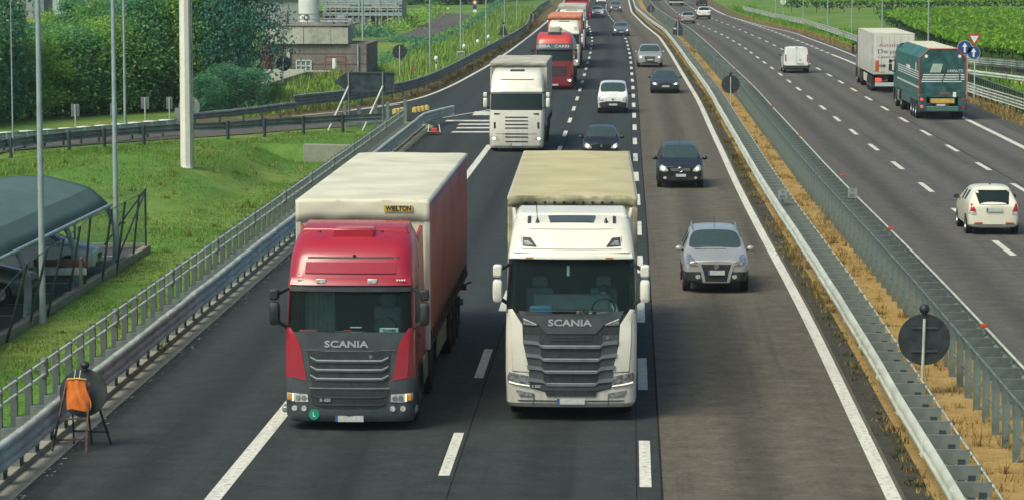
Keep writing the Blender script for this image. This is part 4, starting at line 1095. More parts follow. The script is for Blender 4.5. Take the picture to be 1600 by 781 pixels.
# pipe gallery building
yg = G(0, 44).y; S3 = 4600/yg
def gx(px): return (px-985)/S3
def gz(py): return 8.9 - (py+75)/S3
t = thing('industrial_building', 'pale industrial shed with a pipe gallery left of the country road', 'building', (gx(560), yg, 0))
def loc2(mb): mb.v = [(x-gx(560), y-yg, z) for x, y, z in mb.v]; return mb
loc2(MB().box(gx(505), gx(622), yg+2.5, yg+14, -.2, gz(-22))).build('hall_wall', M_TANKW, t, 30)
loc2(MB().box(gx(503), gx(628), yg+1.0, yg+2.4, gz(25), gz(20))).build('gallery_deck', M_PIPE, t, 30)
loc2(MB().box(gx(500), gx(580), yg+1.2, yg+2.45, -.2, gz(27))).build('plinth', M_CBROWN, t, 30)
loc2(MB().box(gx(505), gx(624), yg+2.3, yg+2.49, gz(20), gz(14))).build('dark_opening', M_DKWIN, t, 30)
loc2(MB().box(gx(545), gx(580), yg+1.8, yg+2.2, gz(14), gz(8))).build('white_panel', M_WHITE, t, 30)
for x in range(506, 628, 9): loc2(MB().box(gx(x)-.05, gx(x)+.05, yg+.95, yg+1.05, 0, gz(12))).build('gallery_post', M_PIPE, t, 30)
for y in (12, 16): loc2(MB().tube([(gx(503), yg+1, gz(y)), (gx(628), yg+1, gz(y))], .05, 6)).build('handrail', M_PIPE, t, 40)
for y, r in ((4,.12),(7,.09),(1,.15)): loc2(MB().tube([(gx(500), yg+1.5, gz(y)), (gx(628), yg+1.5, gz(y))], r, 8)).build('pipe', M_PIPE, t, 40)
for x in (508, 560, 592, 618): loc2(MB().box(gx(x)-.1, gx(x)+.1, yg+1.3, yg+1.6, 0, gz(-2))).build('pipe_support', M_PIPE, t, 30)
t = thing('pump_house', 'grey flat roofed pump house with pipes left of the white silo', 'building', (gx(430), yg-6, 0))
MB().box(-3.6, 3.4, 0, 6, -.2, 3.4).build('wall', M_HALL, t, 30)
MB().box(-3.9, 3.6, -.3, 6.3, 3.4, 3.8).build('roof', M_CBROWN, t, 30)
MB().box(-.3,-.2,-.07,-.003,.8,3.1).build('downpipe', M_PIPE, t, 30)
for z in (4.4, 4.8): MB().tube([(-5,1,z),(3.5,1,z)], .14, 8).build('pipe', M_WHITE if z > 4.5 else M_PIPE, t, 40)
MB().tube([(1.4,.9,4.8),(1.4,.9,3.7)], .14, 8).build('pipe', M_WHITE, t, 40)
# big hall at the back left
yh = G(0, 28).y; S4 = 4600/yh
hx = lambda px: (px-985)/S4
t = thing('grey_hall', 'large grey hall behind the row of trees', 'building', (hx(150), yh, 0))
MB().box(hx(-120)-hx(150), hx(440)-hx(150), 0, 40, -.2, 14).build('wall', M_HALL, t, 30)
MB().box(hx(-122)-hx(150), hx(442)-hx(150), -.3, 40.3, 14, 14.5).build('roof', M_CBROWN, t, 30)
for px in (41, 95, 240, 300): MB().box(hx(px)-hx(150)-.35, hx(px)-hx(150)+.35, -.12, -.004, 3.5, 7.5).build('window', M_DKWIN, t, 30)
MB().box(hx(53)-hx(150), hx(71)-hx(150), -2.2, -.01, 0, 13).build('blue_grey_tower', mat('tower blue grey', (.16,.22,.25), .6), t, 30)
for k in range(-26, 30): MB().box(k*1.4-.04, k*1.4+.04, -.05, -.003, 0, 14).build('cladding_rib', M_HALL, t, 0)
t = thing('storage_tank', 'pale green storage tank with a white roof behind the trees', 'tank', (hx(125), yh-9, 0))
MB().tube([(0,0,0),(0,0,6.1)], 2.1, 28).build('shell', mat('tank green', (.27,.36,.32), .6, dirt=.2), t, 40)
MB().tube([(0,0,6.1),(0,0,6.5)], [2.25,1.4], 28).build('roof', M_WHITE, t, 40)
for x in (-.9, .3, .9): MB().tube([(x,-.5,6.3),(x,-.5,6.85)], .09, 8).build('vent', M_WHITE, t, 40)

# car park canopy
M_CLOTH = mat('canopy cloth', (.055,.11,.105), 1.0, dirt=.1, scale=.8)
M_ARM = mat('canopy arm', (.26,.33,.33), .5, .2, dirt=.2)
prof = [(-16.25,1.0),(-16.55,1.29),(-16.88,1.57),(-17.5,1.74),(-18.2,1.92),(-19.0,1.93),(-20.2,1.82),(-21.4,1.6)]
c0 = Vector((-16.3, 84, -.85))
t = thing('car_park_canopy', 'teal cloth car park canopy on bent grey arms', 'canopy', c0)
vs = []; fs = []; N = 40; lo, hi = 56., 91.3
for i in range(N+1):
    Y = lo + (hi-lo)*i/N; ph = ((Y-91.3) % 6.9)/6.9; sag = .03*math.sin(PI*ph)
    for k, (x, z) in enumerate(prof): vs.append((x-c0.x, Y-c0.y, z-c0.z - sag*(1 if 0 < k < 7 else 0) + .004*math.sin(i*2.3+k)))
w = len(prof)
for i in range(N):
    for k in range(w-1): fs.append((i*w+k, i*w+k+1, (i+1)*w+k+1, (i+1)*w+k))
o = MB().add(vs, fs).build('roof_cloth', M_CLOTH, t, 20); sd_ = o.modifiers.new('thickness', 'SOLIDIFY'); sd_.thickness = .02
MB().tube([(.02, lo-c0.y, 1.84), (.02, hi-c0.y+.35, 1.84)], .06, 10).build('eave_pipe', M_ARM, t, 50)
for Y in (57.0, 63.9, 70.8, 77.6, 84.4, 91.2):
    MB().tube([(.2, Y-c0.y, -.1),(.25, Y-c0.y, .7),(.22, Y-c0.y, 1.2),(.0, Y-c0.y, 1.75),(-.25, Y-c0.y, 2.02),(-.75, Y-c0.y, 2.22),(-1.9, Y-c0.y, 2.5),(-3.2, Y-c0.y, 2.5)], [.11,.11,.105,.09,.08,.07,.06,.05], 10).build('arm', M_ARM, t, 50)
# mesh fence leaning over
t = thing('mesh_fence', 'green mesh fence on leaning dark posts around the car park corner', 'fence', (-15.85, 84, -.8))
M_FP = mat('fence post green', (.012,.03,.03), .5, .1)
def mesh_mat():
    m, nt, out = _nodes('green wire mesh'); tr = nt.nodes.new('ShaderNodeBsdfTransparent'); d = nt.nodes.new('ShaderNodeBsdfDiffuse'); d.inputs[0].default_value = (.02,.09,.075,1)
    mx = nt.nodes.new('ShaderNodeMixShader'); mx.inputs[0].default_value = .17
    L(nt, tr.outputs[0], mx.inputs[1]); L(nt, d.outputs[0], mx.inputs[2]); L(nt, mx.outputs[0], out.inputs['Surface']); return m
M_MESH = mesh_mat()
tops = []
for i, (x, y, tx, ty) in enumerate([(-60,600,-10,470),(10,526,45,409),(45,502,76,388),(74,486,102,371),(107,460,127,352),(131,448,143,338),(159,433,176,326),(182,419,197,314),(207,402,219,303),(228,389,228,294)]):
    b = G(x, y, -.78); s_ = 4600/b.y; ht = (y-ty)/s_*1.0
    tp_ = Vector((b.x + (tx-x)/s_, b.y, b.z + ht)); tops.append((b, tp_))
    MB().tube([b - t.location - Vector((0,0,.15)), tp_ - t.location], .035, 8).build('post', M_FP, t, 50)
mbm = MB()
for (b0, t0), (b1, t1) in zip(tops, tops[1:]): mbm.add([v - t.location for v in (b0+Vector((0,0,.08)), b1+Vector((0,0,.08)), t1, t0)], [(0,1,2,3)])
back = [(b_ + Vector((-8,.3,0)), t_ + Vector((-8,.3,0))) for b_, t_ in tops[-1:]][0]
mbm.add([v - t.location for v in (tops[-1][0], back[0], back[1]+Vector((0,0,-.3)), tops[-1][1])], [(0,1,2,3)])
mbm.build('wire_mesh', M_MESH, t, 0)
MB().tube([tops[-1][1] - t.location - Vector((0,0,.1)), tops[-3][0] - t.location + Vector((0,0,.2))], .03, 6).build('brace', M_FP, t, 50)
MB().tube([tops[-1][1] - t.location - Vector((.05,0,.1)), tops[-1][0] - t.location + Vector((-1.4,.2,.1))], .03, 6).build('brace', M_FP, t, 50)
for k in (1,2,3): MB().tube([tops[-1][0] + Vector((-2.4*k,.3,-.1)) - t.location, tops[-1][1] + Vector((-2.4*k,.3,-.1)) - t.location], .035, 8).build('post', M_FP, t, 50)
MB().tube([tp_ - t.location for _, tp_ in tops], .012, 6).build('top_wire', M_FP, t, 50)
# road barrier in the car park
t = thing('traffic_barrier', 'red and white plastic barrier standing under the canopy', 'barrier', (-16.35, 83.6, -.84), .1)
MB().box(-.75,.75,-.05,.05,.75,.95).build('upper_board', M_RUSTR, t, 30, bevel=.01); MB().box(-.75,.75,-.05,.05,.5,.7).build('lower_board', M_WHITE, t, 30, bevel=.01)
for x in (-.6, .6): MB().box(x-.04,x+.04,-.2,.2,0,1.0).build('foot', M_ZINCD, t, 30)
# ------------------------------------------------------------------ vehicles: shared pieces
def paint(name, col, rough=.32, coat=.5, metal=0.0): return mat(name, col, rough, metal, coat, dirt=.07, scale=1.5)
M_TYRE = mat('tyre rubber', (.016,.016,.017), .85, dirt=.3, scale=9)
M_RIM = mat('rim alloy', (.36,.37,.38), .35, .6, dirt=.2, scale=7)
M_RIMD = mat('rim steel dark', (.10,.105,.11), .5, .4, dirt=.3, scale=7)
M_PLAST = mat('black plastic', (.02,.022,.024), .55, dirt=.3, scale=5)
M_PLASTG = mat('grey plastic', (.032,.037,.04), .55, dirt=.3, scale=4)
M_GLASS = glass('car glass', (.35,.5,.5), .35, .03, (.06,.095,.10))  # windscreen base colour raised to stand in for sky reflection
M_GLASSD = glass('car glass dark', (.1,.15,.15), .1, .03, (.014,.024,.025))
M_GLASST = glass('lorry glass', (.66,.86,.84), .80, .03, (.035,.06,.06))
M_LAMP = mat('lamp glass', (.55,.57,.55), .12, .2, coat=1, dirt=.3, scale=16)
M_LAMPD = mat('lamp glass dim', (.22,.235,.24), .12, .2, coat=1, dirt=.5, scale=16)
M_LIT = mat('lit lamp', (.8,.78,.7), .2, emit=1.6)
M_DRL = mat('daylight lamp', (.8,.72,.5), .2, emit=.55)
M_TAIL = mat('tail lamp red', (.42,.018,.02), .15, coat=1, dirt=.3, scale=14)
M_TAILON = mat('tail lamp lit', (.5,.03,.03), .15, emit=-.8)
M_AMBER = mat('amber lamp', (.6,.22,.03), .2, coat=.8)
M_CHROME = mat('chrome', (.55,.56,.56), .18, .85, dirt=.1)
M_PLATE = mat('number plate', (.46,.47,.45), .45, dirt=.15, scale=18)
M_PLATEB = mat('number plate blue', (.03,.08,.3), .45)
M_INT = mat('interior dark', (.05,.055,.058), .8)
M_INTG = mat('interior grey', (.2,.23,.23), .85)
M_SKIN = mat('skin', (.42,.26,.19), .6)
M_SHIRT = mat('pale shirt', (.62,.68,.68), .85)

def wheel(root, x, y, r, w, rim=None, name='wheel', twin=False, out=None):
    s = 1 if x > 0 else -1
    if out is not None: s = out
    mb = MB(); P = [(-w/2,r*.60),(-w/2,r*.90),(-w*.40,r*.985),(-w*.2,r),(w*.2,r),(w*.40,r*.985),(w/2,r*.90),(w/2,r*.60)]
    n = 28; rings = [[(x + a, y + b*math.cos(2*PI*k/n), r + b*math.sin(2*PI*k/n)) for a, b in P] for k in range(n)]
    rings.append(rings[0])
    mb.loft(rings, True, caps=False)
    o = mb.build(name, M_TYRE, root, 40)
    m2 = MB(); xo = x + s*w*.42
    prof = [(-s*w*.30, r*.62),(s*.0, r*.62),(s*.01, r*.56),(-s*.05, r*.50),(-s*.07, r*.2),(s*.0, r*.16),(s*.0,.001)]
    n = 20; rg = [[(xo + a, y + b*math.cos(2*PI*k/n), r + b*math.sin(2*PI*k/n)) for k in range(n)] for a, b in prof]
    m2.loft(rg, True, caps=False)
    m2.build('rim', rim or M_RIM, o, 35)
    if rim is not M_RIMD:
        m3 = MB()
        for k in range(5):
            a = 2*PI*k/5; d = Vector((0, math.cos(a), math.sin(a))); c = Vector((xo - s*.02, y, r)); q = Vector((0, -math.sin(a), math.cos(a)))
            m3.add([c + d*r*.15 + q*.05*r*2, c + d*r*.15 - q*.05*r*2, c + d*r*.55 - q*.05*r, c + d*r*.55 + q*.05*r], [(0,1,2,3)])
        stp = m3.build('spokes', M_RIM, o, 30); stp['kind'] = 'stuff'
    return o

def car_cage(S):
    """S: list of stations (y, w, zb, pts...)"""
    mb = MB(); rings = []
    for st in S:
        half = st['p']; y = st['y']; yy = st.get('dy', [0]*len(half))
        right = [(x, y + d, z) for (x, z), d in zip(half, yy)]
        left = [(-x, y + d, z) for (x, z), d in zip(half, yy)][1:-1][::-1]
        rings.append(right + left)
    n = len(rings[0]); k = len(S[0]['p'])
    vs = [p for r in rings for p in r]; fs = []; tg = []
    for i in range(len(rings)-1):
        for j in range(n):
            j2 = (j+1) % n; fs.append((i*n+j, i*n+j2, (i+1)*n+j2, (i+1)*n+j))
            jj = j if j < k-1 else (2*(k-1) - 1 - j)
            tg.append((i, jj))
    for base, rev in ((0, True), ((len(rings)-1)*n, False)):
        for j in range(k-1):
            a = base + j; b = base + j+1; la = base + (n-j) % n; lb = base + (n-j-1)
            if j == 0: q = (a, b, lb)
            elif j == k-2: q = (a, b, la)
            else: q = (a, b, lb, la)
            fs.append(tuple(reversed(q)) if not rev else q); tg.append((-1 if rev else 99, j))
    return vs, fs, tg

def sec_hood(w, zb, zt, cr=.04):
    return [(0,zb),(.84*w,zb),(.965*w,zb+.10),(w,zb+.5*(zt-zb)),(.985*w,zt-.13),(.94*w,zt-.05),(.87*w,zt-.014),(.45*w,zt+cr*.6),(0,zt+cr)]
def sec_cab(w, zb, zbelt, zr, wr):
    return [(0,zb),(.84*w,zb),(.965*w,zb+.10),(w,zb+.52*(zbelt-zb)),(.965*w,zbelt),(wr+.035,zr-.13),(wr-.005,zr-.04),(wr*.6,zr-.004),(0,zr+.006)]

def make_car(name, label, cat, p, rz, c, group=None, loc_rear=False):
    """c: dict of measurements and colours; front of the car at local y = 0, its nose towards -Y"""
    Lc = c['L']; W = c['W']/2; H = c['H']; zb = c.get('zb', .2); body = c['paint']
    t = thing(name, label, cat, p, rz, group)
    y0 = -Lc if loc_rear else 0
    hz = c.get('hood', (.70, .93)); yc, zc = c.get('cowl', (1.0, .98)); yw = c.get('wtop', 1.75); yr = c.get('roofend', Lc-.9); yg, zg = c.get('rglass', (Lc-.25, .98)); wr = c.get('wr', W*.74)
    zf = c.get('zf', .30); zbelt = c.get('belt', zc); tailz = c.get('tail', zg)
    S = []
    S.append(dict(y=.02, p=[(0,zf),(.55*W,zf),(.72*W,zf+.05),(.80*W,.5*(zf+hz[0])),(.80*W,hz[0]-.1),(.76*W,hz[0]-.05),(.68*W,hz[0]-.02),(.4*W,hz[0]),(0,hz[0]+.01)]))
    S.append(dict(y=.10, p=sec_hood(W*.90, zb+.02, hz[0]+.015)))
    S.append(dict(y=.38, p=sec_hood(W*.985, zb, hz[0]+(hz[1]-hz[0])*.45)))
    S.append(dict(y=yc-.06, p=sec_hood(W, zb, zc)))
    S.append(dict(y=yc+.05, p=sec_hood(W, zb, zc+.02)))
    S.append(dict(y=yw, p=sec_cab(W, zb, zbelt+.01, H-.05, wr)))
    ym = .5*(yw+yr)
    S.append(dict(y=ym-.12, p=sec_cab(W, zb, zbelt+.03, H, wr)))
    S.append(dict(y=ym-.02, p=sec_cab(W, zb, zbelt+.03, H, wr)))
    S.append(dict(y=yr-.16, p=sec_cab(W, zb, zbelt+.05, H-.01, wr*.98)))
    S.append(dict(y=yr, p=sec_cab(W*.99, zb, zbelt+.06, H-.05, wr*.96)))
    S.append(dict(y=yg, p=sec_hood(W*.97, zb, zg+.02)))
    S.append(dict(y=Lc-.07, p=sec_hood(W*.92, zb+.04, tailz)))
    S.append(dict(y=Lc, p=[(0,.34),(.6*W,.34),(.76*W,.4),(.82*W,.55),(.80*W,tailz-.18),(.74*W,tailz-.12),(.66*W,tailz-.08),(.4*W,tailz-.06),(0,tailz-.055)]))
    vs, fs, tg = car_cage(S)
    me = bpy.data.meshes.new('body'); me.from_pydata(vs, [], fs)
    tags = ['body', 'windscreen', 'window', 'rear_window', 'lower']
    mats_ = {'body': body, 'windscreen': M_GLASS, 'window': M_GLASSD, 'rear_window': c.get('rglassm', M_GLASSD), 'lower': c.get('lower', body)}
    for m in tags: me.materials.append(mats_[m])
    idx = []
    for i, j in tg:
        k = 0
        if i == 4 and j in (6,7): k = 1
        elif j == 4 and i in (5,7) and not c.get('van'): k = 2
        elif j == 4 and i == 5 and c.get('van'): k = 2
        elif i == 9 and j in (6,7) and not c.get('noreardw'): k = 3
        elif j in (0,1) or (j == 2 and c.get('clad')): k = 4
        idx.append(k)
    me.polygons.foreach_set('material_index', idx)
    bm = bmesh.new(); bm.from_mesh(me); bmesh.ops.recalc_face_normals(bm, faces=bm.faces)
    cr = bm.edges.layers.float.get('crease_edge') or bm.edges.layers.float.new('crease_edge')
    for e in bm.edges:
        if len(e.link_faces) == 2 and e.link_faces[0].material_index != e.link_faces[1].material_index: e[cr] = .8
    bm.to_mesh(me); bm.free()
    tmp = bpy.data.objects.new('shell_tmp', me); COL.objects.link(tmp)
    sub = tmp.modifiers.new('s', 'SUBSURF'); sub.levels = 2; sub.render_levels = 2
    ra = c.get('rw', .31); ya = c.get('axles', (.80, Lc-.78))
    cm = MB()
    for y in ya:
        for s in (-1, 1): cm.tube([(s*(W-.30), y, ra), (s*(W+.3), y, ra)], ra*1.17, 28)
    cme = cm.mesh('cut', M_PLAST); cut = bpy.data.objects.new('cut_tmp', cme); COL.objects.link(cut)
    bo = tmp.modifiers.new('b', 'BOOLEAN'); bo.operation = 'DIFFERENCE'; bo.object = cut; bo.solver = 'EXACT'
    dg = bpy.context.evaluated_depsgraph_get()
    full = bpy.data.meshes.new_from_object(tmp.evaluated_get(dg))
    bpy.data.objects.remove(tmp); bpy.data.objects.remove(cut)
    V = [v.co.copy() for v in full.vertices]; F = [tuple(q.vertices) for q in full.polygons]; MI = [q.material_index for q in full.polygons]
    bvh = BVHTree.FromPolygons(V, F)
    nm = len(tags)
    def part(nm_, sel, m, ins=0):
        used = {}; v2 = []; f2 = []
        for f, mi in zip(F, MI):
            if mi in sel:
                f2.append(tuple(used.setdefault(i, len(used)) for i in f))
        if not f2: return None
        inv = sorted(used, key=used.get)
        mb = MB(); mb.add([V[i] + Vector((0, y0, 0)) for i in inv], f2)
        return mb.build(nm_, m, t, 50, fix=False)
    part('body', [0] + [i for i in range(nm, 12)], body)
    part('lower_body', [4], mats_['lower'])
    part('windscreen', [1], M_GLASS); part('side_windows', [2], M_GLASSD)
    if not c.get('noreardw'): part('rear_window', [3], mats_['rear_window'])
    for y in ya:
        for s in (-1, 1): 
            wheel(t, s*(W-.115), y + y0, ra, .205, c.get('rim'))
    # inner dark block so that nothing shows through the shell, seats
    MB().box(-W*.8, W*.8, y0+yc+.1, y0+yg-.1, zb+.05, zbelt-.12).build('cabin_floor', M_INT, t, 30)
    MB().box(-W*.72, W*.72, y0+yc+.12, y0+yc+.45, zbelt-.13, zbelt-.02).build('dashboard', M_INT, t, 30, bevel=.03)
    for s in (-1, 1):
        MB().box(s*W*.4-.22, s*W*.4+.22, y0+ym-.1, y0+ym+.06, zbelt-.2, zbelt+.22).box(s*W*.4-.11, s*W*.4+.11, y0+ym-.06, y0+ym+.04, zbelt+.22, zbelt+.40).build('seat', M_INT, t, 30, bevel=.05)
    def pa(poly, side, nm_, m, mirror=True, off_=.006, thick=.025, parent=None, rings=4, seg=4):
        outp = []
        for mr in ((False, True) if mirror else (False,)):
            s2 = side
            if mr and side == 'right': s2 = 'left'; pl = poly
            else: pl = poly
            o = patch(bvh, pl, s2, nm_, m, parent or t, off_, thick, rings, seg, mirror=(mr and side in ('front', 'rear', 'top')))
            if y0: o.data.transform(Matrix.Translation((0, y0, 0)))
            outp.append(o)
        return outp
    # mirrors
    mz = zbelt + .06
    for s in (-1, 1):
        mb = MB(); ymr = y0 + yc + .38
        mb.loft([[(s*(W+.07+.10*math.cos(a)*k), ymr + q, mz + .075*math.sin(a)*k) for a in np.linspace(0, 2*PI, 15)[:-1]] for q, k in ((-.09,.5),(-.06,.9),(.0,1.0),(.06,.98))])
        mb.build('door_mirror', c.get('mirror', body), t, 50)
        MB().bar((s*(W*.93), ymr+.03, mz-.05), (s*(W+.06), ymr, mz-.04), .05, .04).build('mirror_arm', M_PLAST, t, 30)
    return t, pa, bvh, y0

def plate(t, x, y, z, w=.50, h=.11, rear=False, tilt=0):
    mb = MB().box(-w/2, w/2, -.012, 0, -h/2, h/2); o = mb.build('number_plate', M_PLATE, t, 30)
    o.location = (x, y, z); o.rotation_euler = (tilt, 0, PI if rear else 0)
    b = MB().box(-w/2, -w/2+.05, -.0145, -.012, -h/2, h/2).build('blue_band', M_PLATEB, o, 0)
    return o
def head_emblem(t, y, z, r=.05): return MB().disc((0, y, z), (0,1,.1), r, .015, 20).build('emblem', M_CHROME, t, 40)

# ------------------------------------------------------------------ the cars
P_SILV = paint('paint silver', (.37,.37,.355), .3, .6, .25); P_BLACK = paint('paint black', (.010,.012,.013), .3, .3)
P_WHITE = paint('paint white', (.74,.74,.70), .3, .6); P_CREAM = paint('paint cream', (.68,.65,.52), .3, .6)
P_GREY = paint('paint grey', (.16,.18,.19), .3, .7, .3); P_ANTH = paint('paint anthracite', (.024,.032,.036), .32, .35)
P_NAVY = paint('paint navy', (.025,.035,.06), .25, .8); P_SKY = paint('paint pale blue silver', (.58,.62,.63), .3, .6)
NEAR = 'cars coming towards the bridge'; AWAY = 'vehicles driving away on the opposite carriageway'

def front_face(pa, c, lit=False, lampm=None, grille=None, gm=None, hl=None, fog=None, low=None):
    W = c['W']/2
    if low: pa(low, 'front', 'lower_grille', M_PLAST, False)
    if grille: pa(grille, 'front', 'grille', gm or M_PLAST, False)
    if hl:
        for o in pa(hl, 'front', 'headlight', lampm or M_LAMPD, True, .012):
            cx = sum(v.co.x for v in o.data.vertices)/len(o.data.vertices); cz = sum(v.co.z for v in o.data.vertices)/len(o.data.vertices); cy = min(v.co.y for v in o.data.vertices)
            if lit: MB().disc((cx, cy + .02, cz), (0,1,0), .055, .06, 14).build('bulb', M_LIT, o, 40)
    if fog: pa(fog, 'front', 'fog_light', M_LAMP, True, .01)

# silver small SUV in the fast lane
c = dict(L=4.2, W=1.755, H=1.58, zb=.24, paint=P_SILV, hood=(.86,1.02), cowl=(1.02,1.06), wtop=1.78, roofend=3.5, rglass=(4.0,1.08), wr=.62, belt=1.0, tail=1.0, rw=.335, lower=M_PLASTG, clad=True, axles=(.82,3.35))
p = G(1119, 459); rz = heading(fR, p.y)
t, pa, bvh, y0 = make_car('silver_car', 'silver compact SUV with roof rails and black lower bumper in the fast lane', 'car', p, rz, c, NEAR)
pa(('strip',[(-.84,.57),(-.6,.58),(-.34,.56)],[(-.82,.28),(-.6,.27),(-.30,.29)]), 'front', 'bumper_cladding', M_PLASTG, True, .014)
pa([(-.30,.30),(.30,.30),(.36,.52),(.40,.77),(-.40,.77),(-.36,.52)], 'front', 'grille', M_PLAST, False, .012)
pa(('strip',[(-.49,.80),(-.40,.55),(-.35,.29)],[(-.40,.79),(-.325,.55),(-.275,.30)]), 'front', 'grille_frame', P_SILV, True, .022)
pa([(-.32,.27),(.32,.27),(.30,.32),(-.30,.32)], 'front', 'lip', P_SILV, False, .03)
pa([(-.36,.605),(.36,.605),(.36,.625),(-.36,.625)], 'front', 'grille_bar', M_PLASTG, False, .02)
front_face(pa, c, hl=[(-.47,.73),(-.45,.78),(-.66,.97),(-.74,.99),(-.79,.90),(-.79,.80),(-.70,.735)], lampm=M_LAMPD)
pa([(-.46,.735),(-.455,.775),(-.53,.80),(-.535,.74)], 'front', 'turn_signal', M_AMBER, True, .018)
pa([(-.42,.42),(-.48,.39),(-.54,.42),(-.54,.48),(-.48,.51),(-.42,.48)], 'front', 'fog_light', M_LAMP, True, .024)
plate(t, 0, -.035, .56, .44, .12); MB().disc((0,-.02,.715), (0,1,.1), .065, .03, 20).build('emblem', M_CHROME, t, 40)
for s in (-1, 1):
    MB().tube([(s*.585,1.85,1.53),(s*.59,2.0,1.585),(s*.59,3.2,1.595),(s*.58,3.45,1.54)], .022, 8).build('roof_rail', M_CHROME, t, 50)
MB().tube([(0,1.85,1.56),(0,1.95,1.85)], .007, 6).build('aerial', M_BLK, t, 40)
MB().tube([(-.55,.97,1.085),(.0,.93,1.09),(.3,.97,1.09)], .012, 6).build('wiper', M_BLK, t, 40)
for s in (-1,1): MB().disc((s*.3,.86,1.055),(0,0,1),.018,.02,8).build('washer_jet', M_BLK, t, 40)
# occupant behind the windscreen
def occupant(t, x, y, z, name='driver', shirt=None, label=None):
    """bust of a seated person as one skin-modifier surface"""
    bm = bmesh.new(); sk = None
    pts = [((0,0,0),.17,.13),((0,.02,.28),.19,.12),((0,.03,.42),.13,.09),((0,.02,.50),.06,.06),((0,-.01,.60),.085,.10),((0,0,.70),.075,.09)]
    arm = [((.21,.0,.38),.07,.07),((.26,-.12,.16),.05,.05),((.17,-.38,.18),.04,.04)]
    vs_ = [bm.verts.new(a[0]) for a in pts]; rad = [(a[1], a[2]) for a in pts]
    for a, b in zip(vs_, vs_[1:]): bm.edges.new((a, b))
    for s in (-1, 1):
        prev = vs_[2]
        for q in arm:
            v = bm.verts.new((q[0][0]*s, q[0][1], q[0][2])); rad.append((q[1], q[2])); bm.edges.new((prev, v)); prev = v
    me = bpy.data.meshes.new('person'); bm.to_mesh(me); bm.free()
    o = bpy.data.objects.new('person', me); COL.objects.link(o)
    o.modifiers.new('skin', 'SKIN')
    for i, r in enumerate(rad): me.skin_vertices[0].data[i].radius = r
    me.skin_vertices[0].data[0].use_root = True
    s_ = o.modifiers.new('sub', 'SUBSURF'); s_.levels = 1; s_.render_levels = 2
    dg = bpy.context.evaluated_depsgraph_get(); m2 = bpy.data.meshes.new_from_object(o.evaluated_get(dg)); bpy.data.objects.remove(o)
    m2.materials.clear(); m2.materials.append(shirt or M_SHIRT); m2.materials.append(M_SKIN)
    for f in m2.polygons:
        c_ = f.center
        if c_.z > .47 or (c_.y < -.30): f.material_index = 1
    m2.shade_smooth()
    per = link_mesh('person', m2)
    M = t.matrix_world if False else Matrix.Translation(t.location) @ Matrix.Rotation(t.rotation_euler.z, 4, 'Z')
    per.location = M @ Vector((x, y, z)); per.rotation_euler = (0, 0, t.rotation_euler.z)
    hair = MB().sphere((0,.02,.71), .105, 12, 8, .85).build('hair', M_INT, per, 60)
    tag(per, label, 'person'); return per
occupant(t, -.34, 1.95, .62, label='driver in a pale shirt behind the windscreen of the silver SUV')

# black compact van with star
c = dict(L=4.27, W=1.777, H=1.60, zb=.2, paint=P_BLACK, hood=(.84,1.03), cowl=(.86,1.06), wtop=1.75, roofend=3.6, rglass=(4.1,1.1), wr=.62, belt=1.02, tail=1.05, rw=.315, axles=(.80,3.58))
p = G(1063, 295); rz = heading(fR, p.y)
t, pa, bvh, y0 = make_car('black_car', 'black high roofed hatchback with chrome grille and round star in the fast lane', 'car', p, rz, c, NEAR)
front_face(pa, c, True, M_LAMP, grille=[(-.34,.64),(.34,.64),(.42,.80),(-.42,.80)], hl=[(-.46,.66),(-.48,.72),(-.62,.86),(-.72,.89),(-.79,.80),(-.78,.68),(-.62,.63)], low=[(-.55,.33),(.55,.33),(.6,.45),(-.6,.45)])
for z in (.675,.715,.755): pa([(-.36-.001,z-.011),(.36,z-.011),(.37,z+.011),(-.37,z+.011)], 'front', 'grille_slat', M_CHROME, False, .016, rings=2, seg=6)
MB().disc((0,-.04,.72),(0,1,0),.085,.02,24).build('emblem', M_PLAST, t, 40)
em = MB().tube([(math.cos(a)*.085,-.05,.72+math.sin(a)*.085) for a in np.linspace(0,2*PI,25)], .012, 6)
for k in range(3):
    a = PI/2 + 2*PI*k/3; em.bar((0,-.052,.72), (math.cos(a)*.085,-.052,.72+math.sin(a)*.085), .02, .012)
em.build('star', M_CHROME, t, 30)
pa([(-.52,.38),(-.58,.35),(-.64,.38),(-.64,.43),(-.58,.46),(-.52,.43)], 'front', 'fog_light', M_LAMP, True, .02)
plate(t, 0, -.03, .50, .42, .11); MB().tube([(0,2.2,1.60),(0,2.35,1.85)], .008, 6).build('aerial', M_BLK, t, 40)
occupant(t, -.34, 1.95, .62, shirt=M_INTG, label='driver in grey behind the windscreen of the black hatchback')
# dark saloon further up
c = dict(L=4.7, W=1.84, H=1.42, zb=.17, paint=P_ANTH, hood=(.70,.92), cowl=(1.35,.95), wtop=2.15, roofend=3.5, rglass=(4.2,.98), wr=.60, belt=.93, tail=.98, rw=.32, axles=(.88,3.7))
p = G(1039.5, 147); rz = heading(fR, p.y)
t, pa, bvh, y0 = make_car('dark_saloon', 'dark saloon with tall dark grille ahead of the black hatchback', 'car', p, rz, c, NEAR)
front_face(pa, c, True, M_LAMP, grille=[(-.30,.36),(.30,.36),(.40,.66),(-.40,.66)], hl=[(-.47,.55),(-.48,.62),(-.70,.72),(-.80,.70),(-.80,.60),(-.66,.55)], low=[(-.78,.26),(-.45,.26),(-.42,.42),(-.76,.42)])
plate(t, 0, -.035, .47, .5, .11)
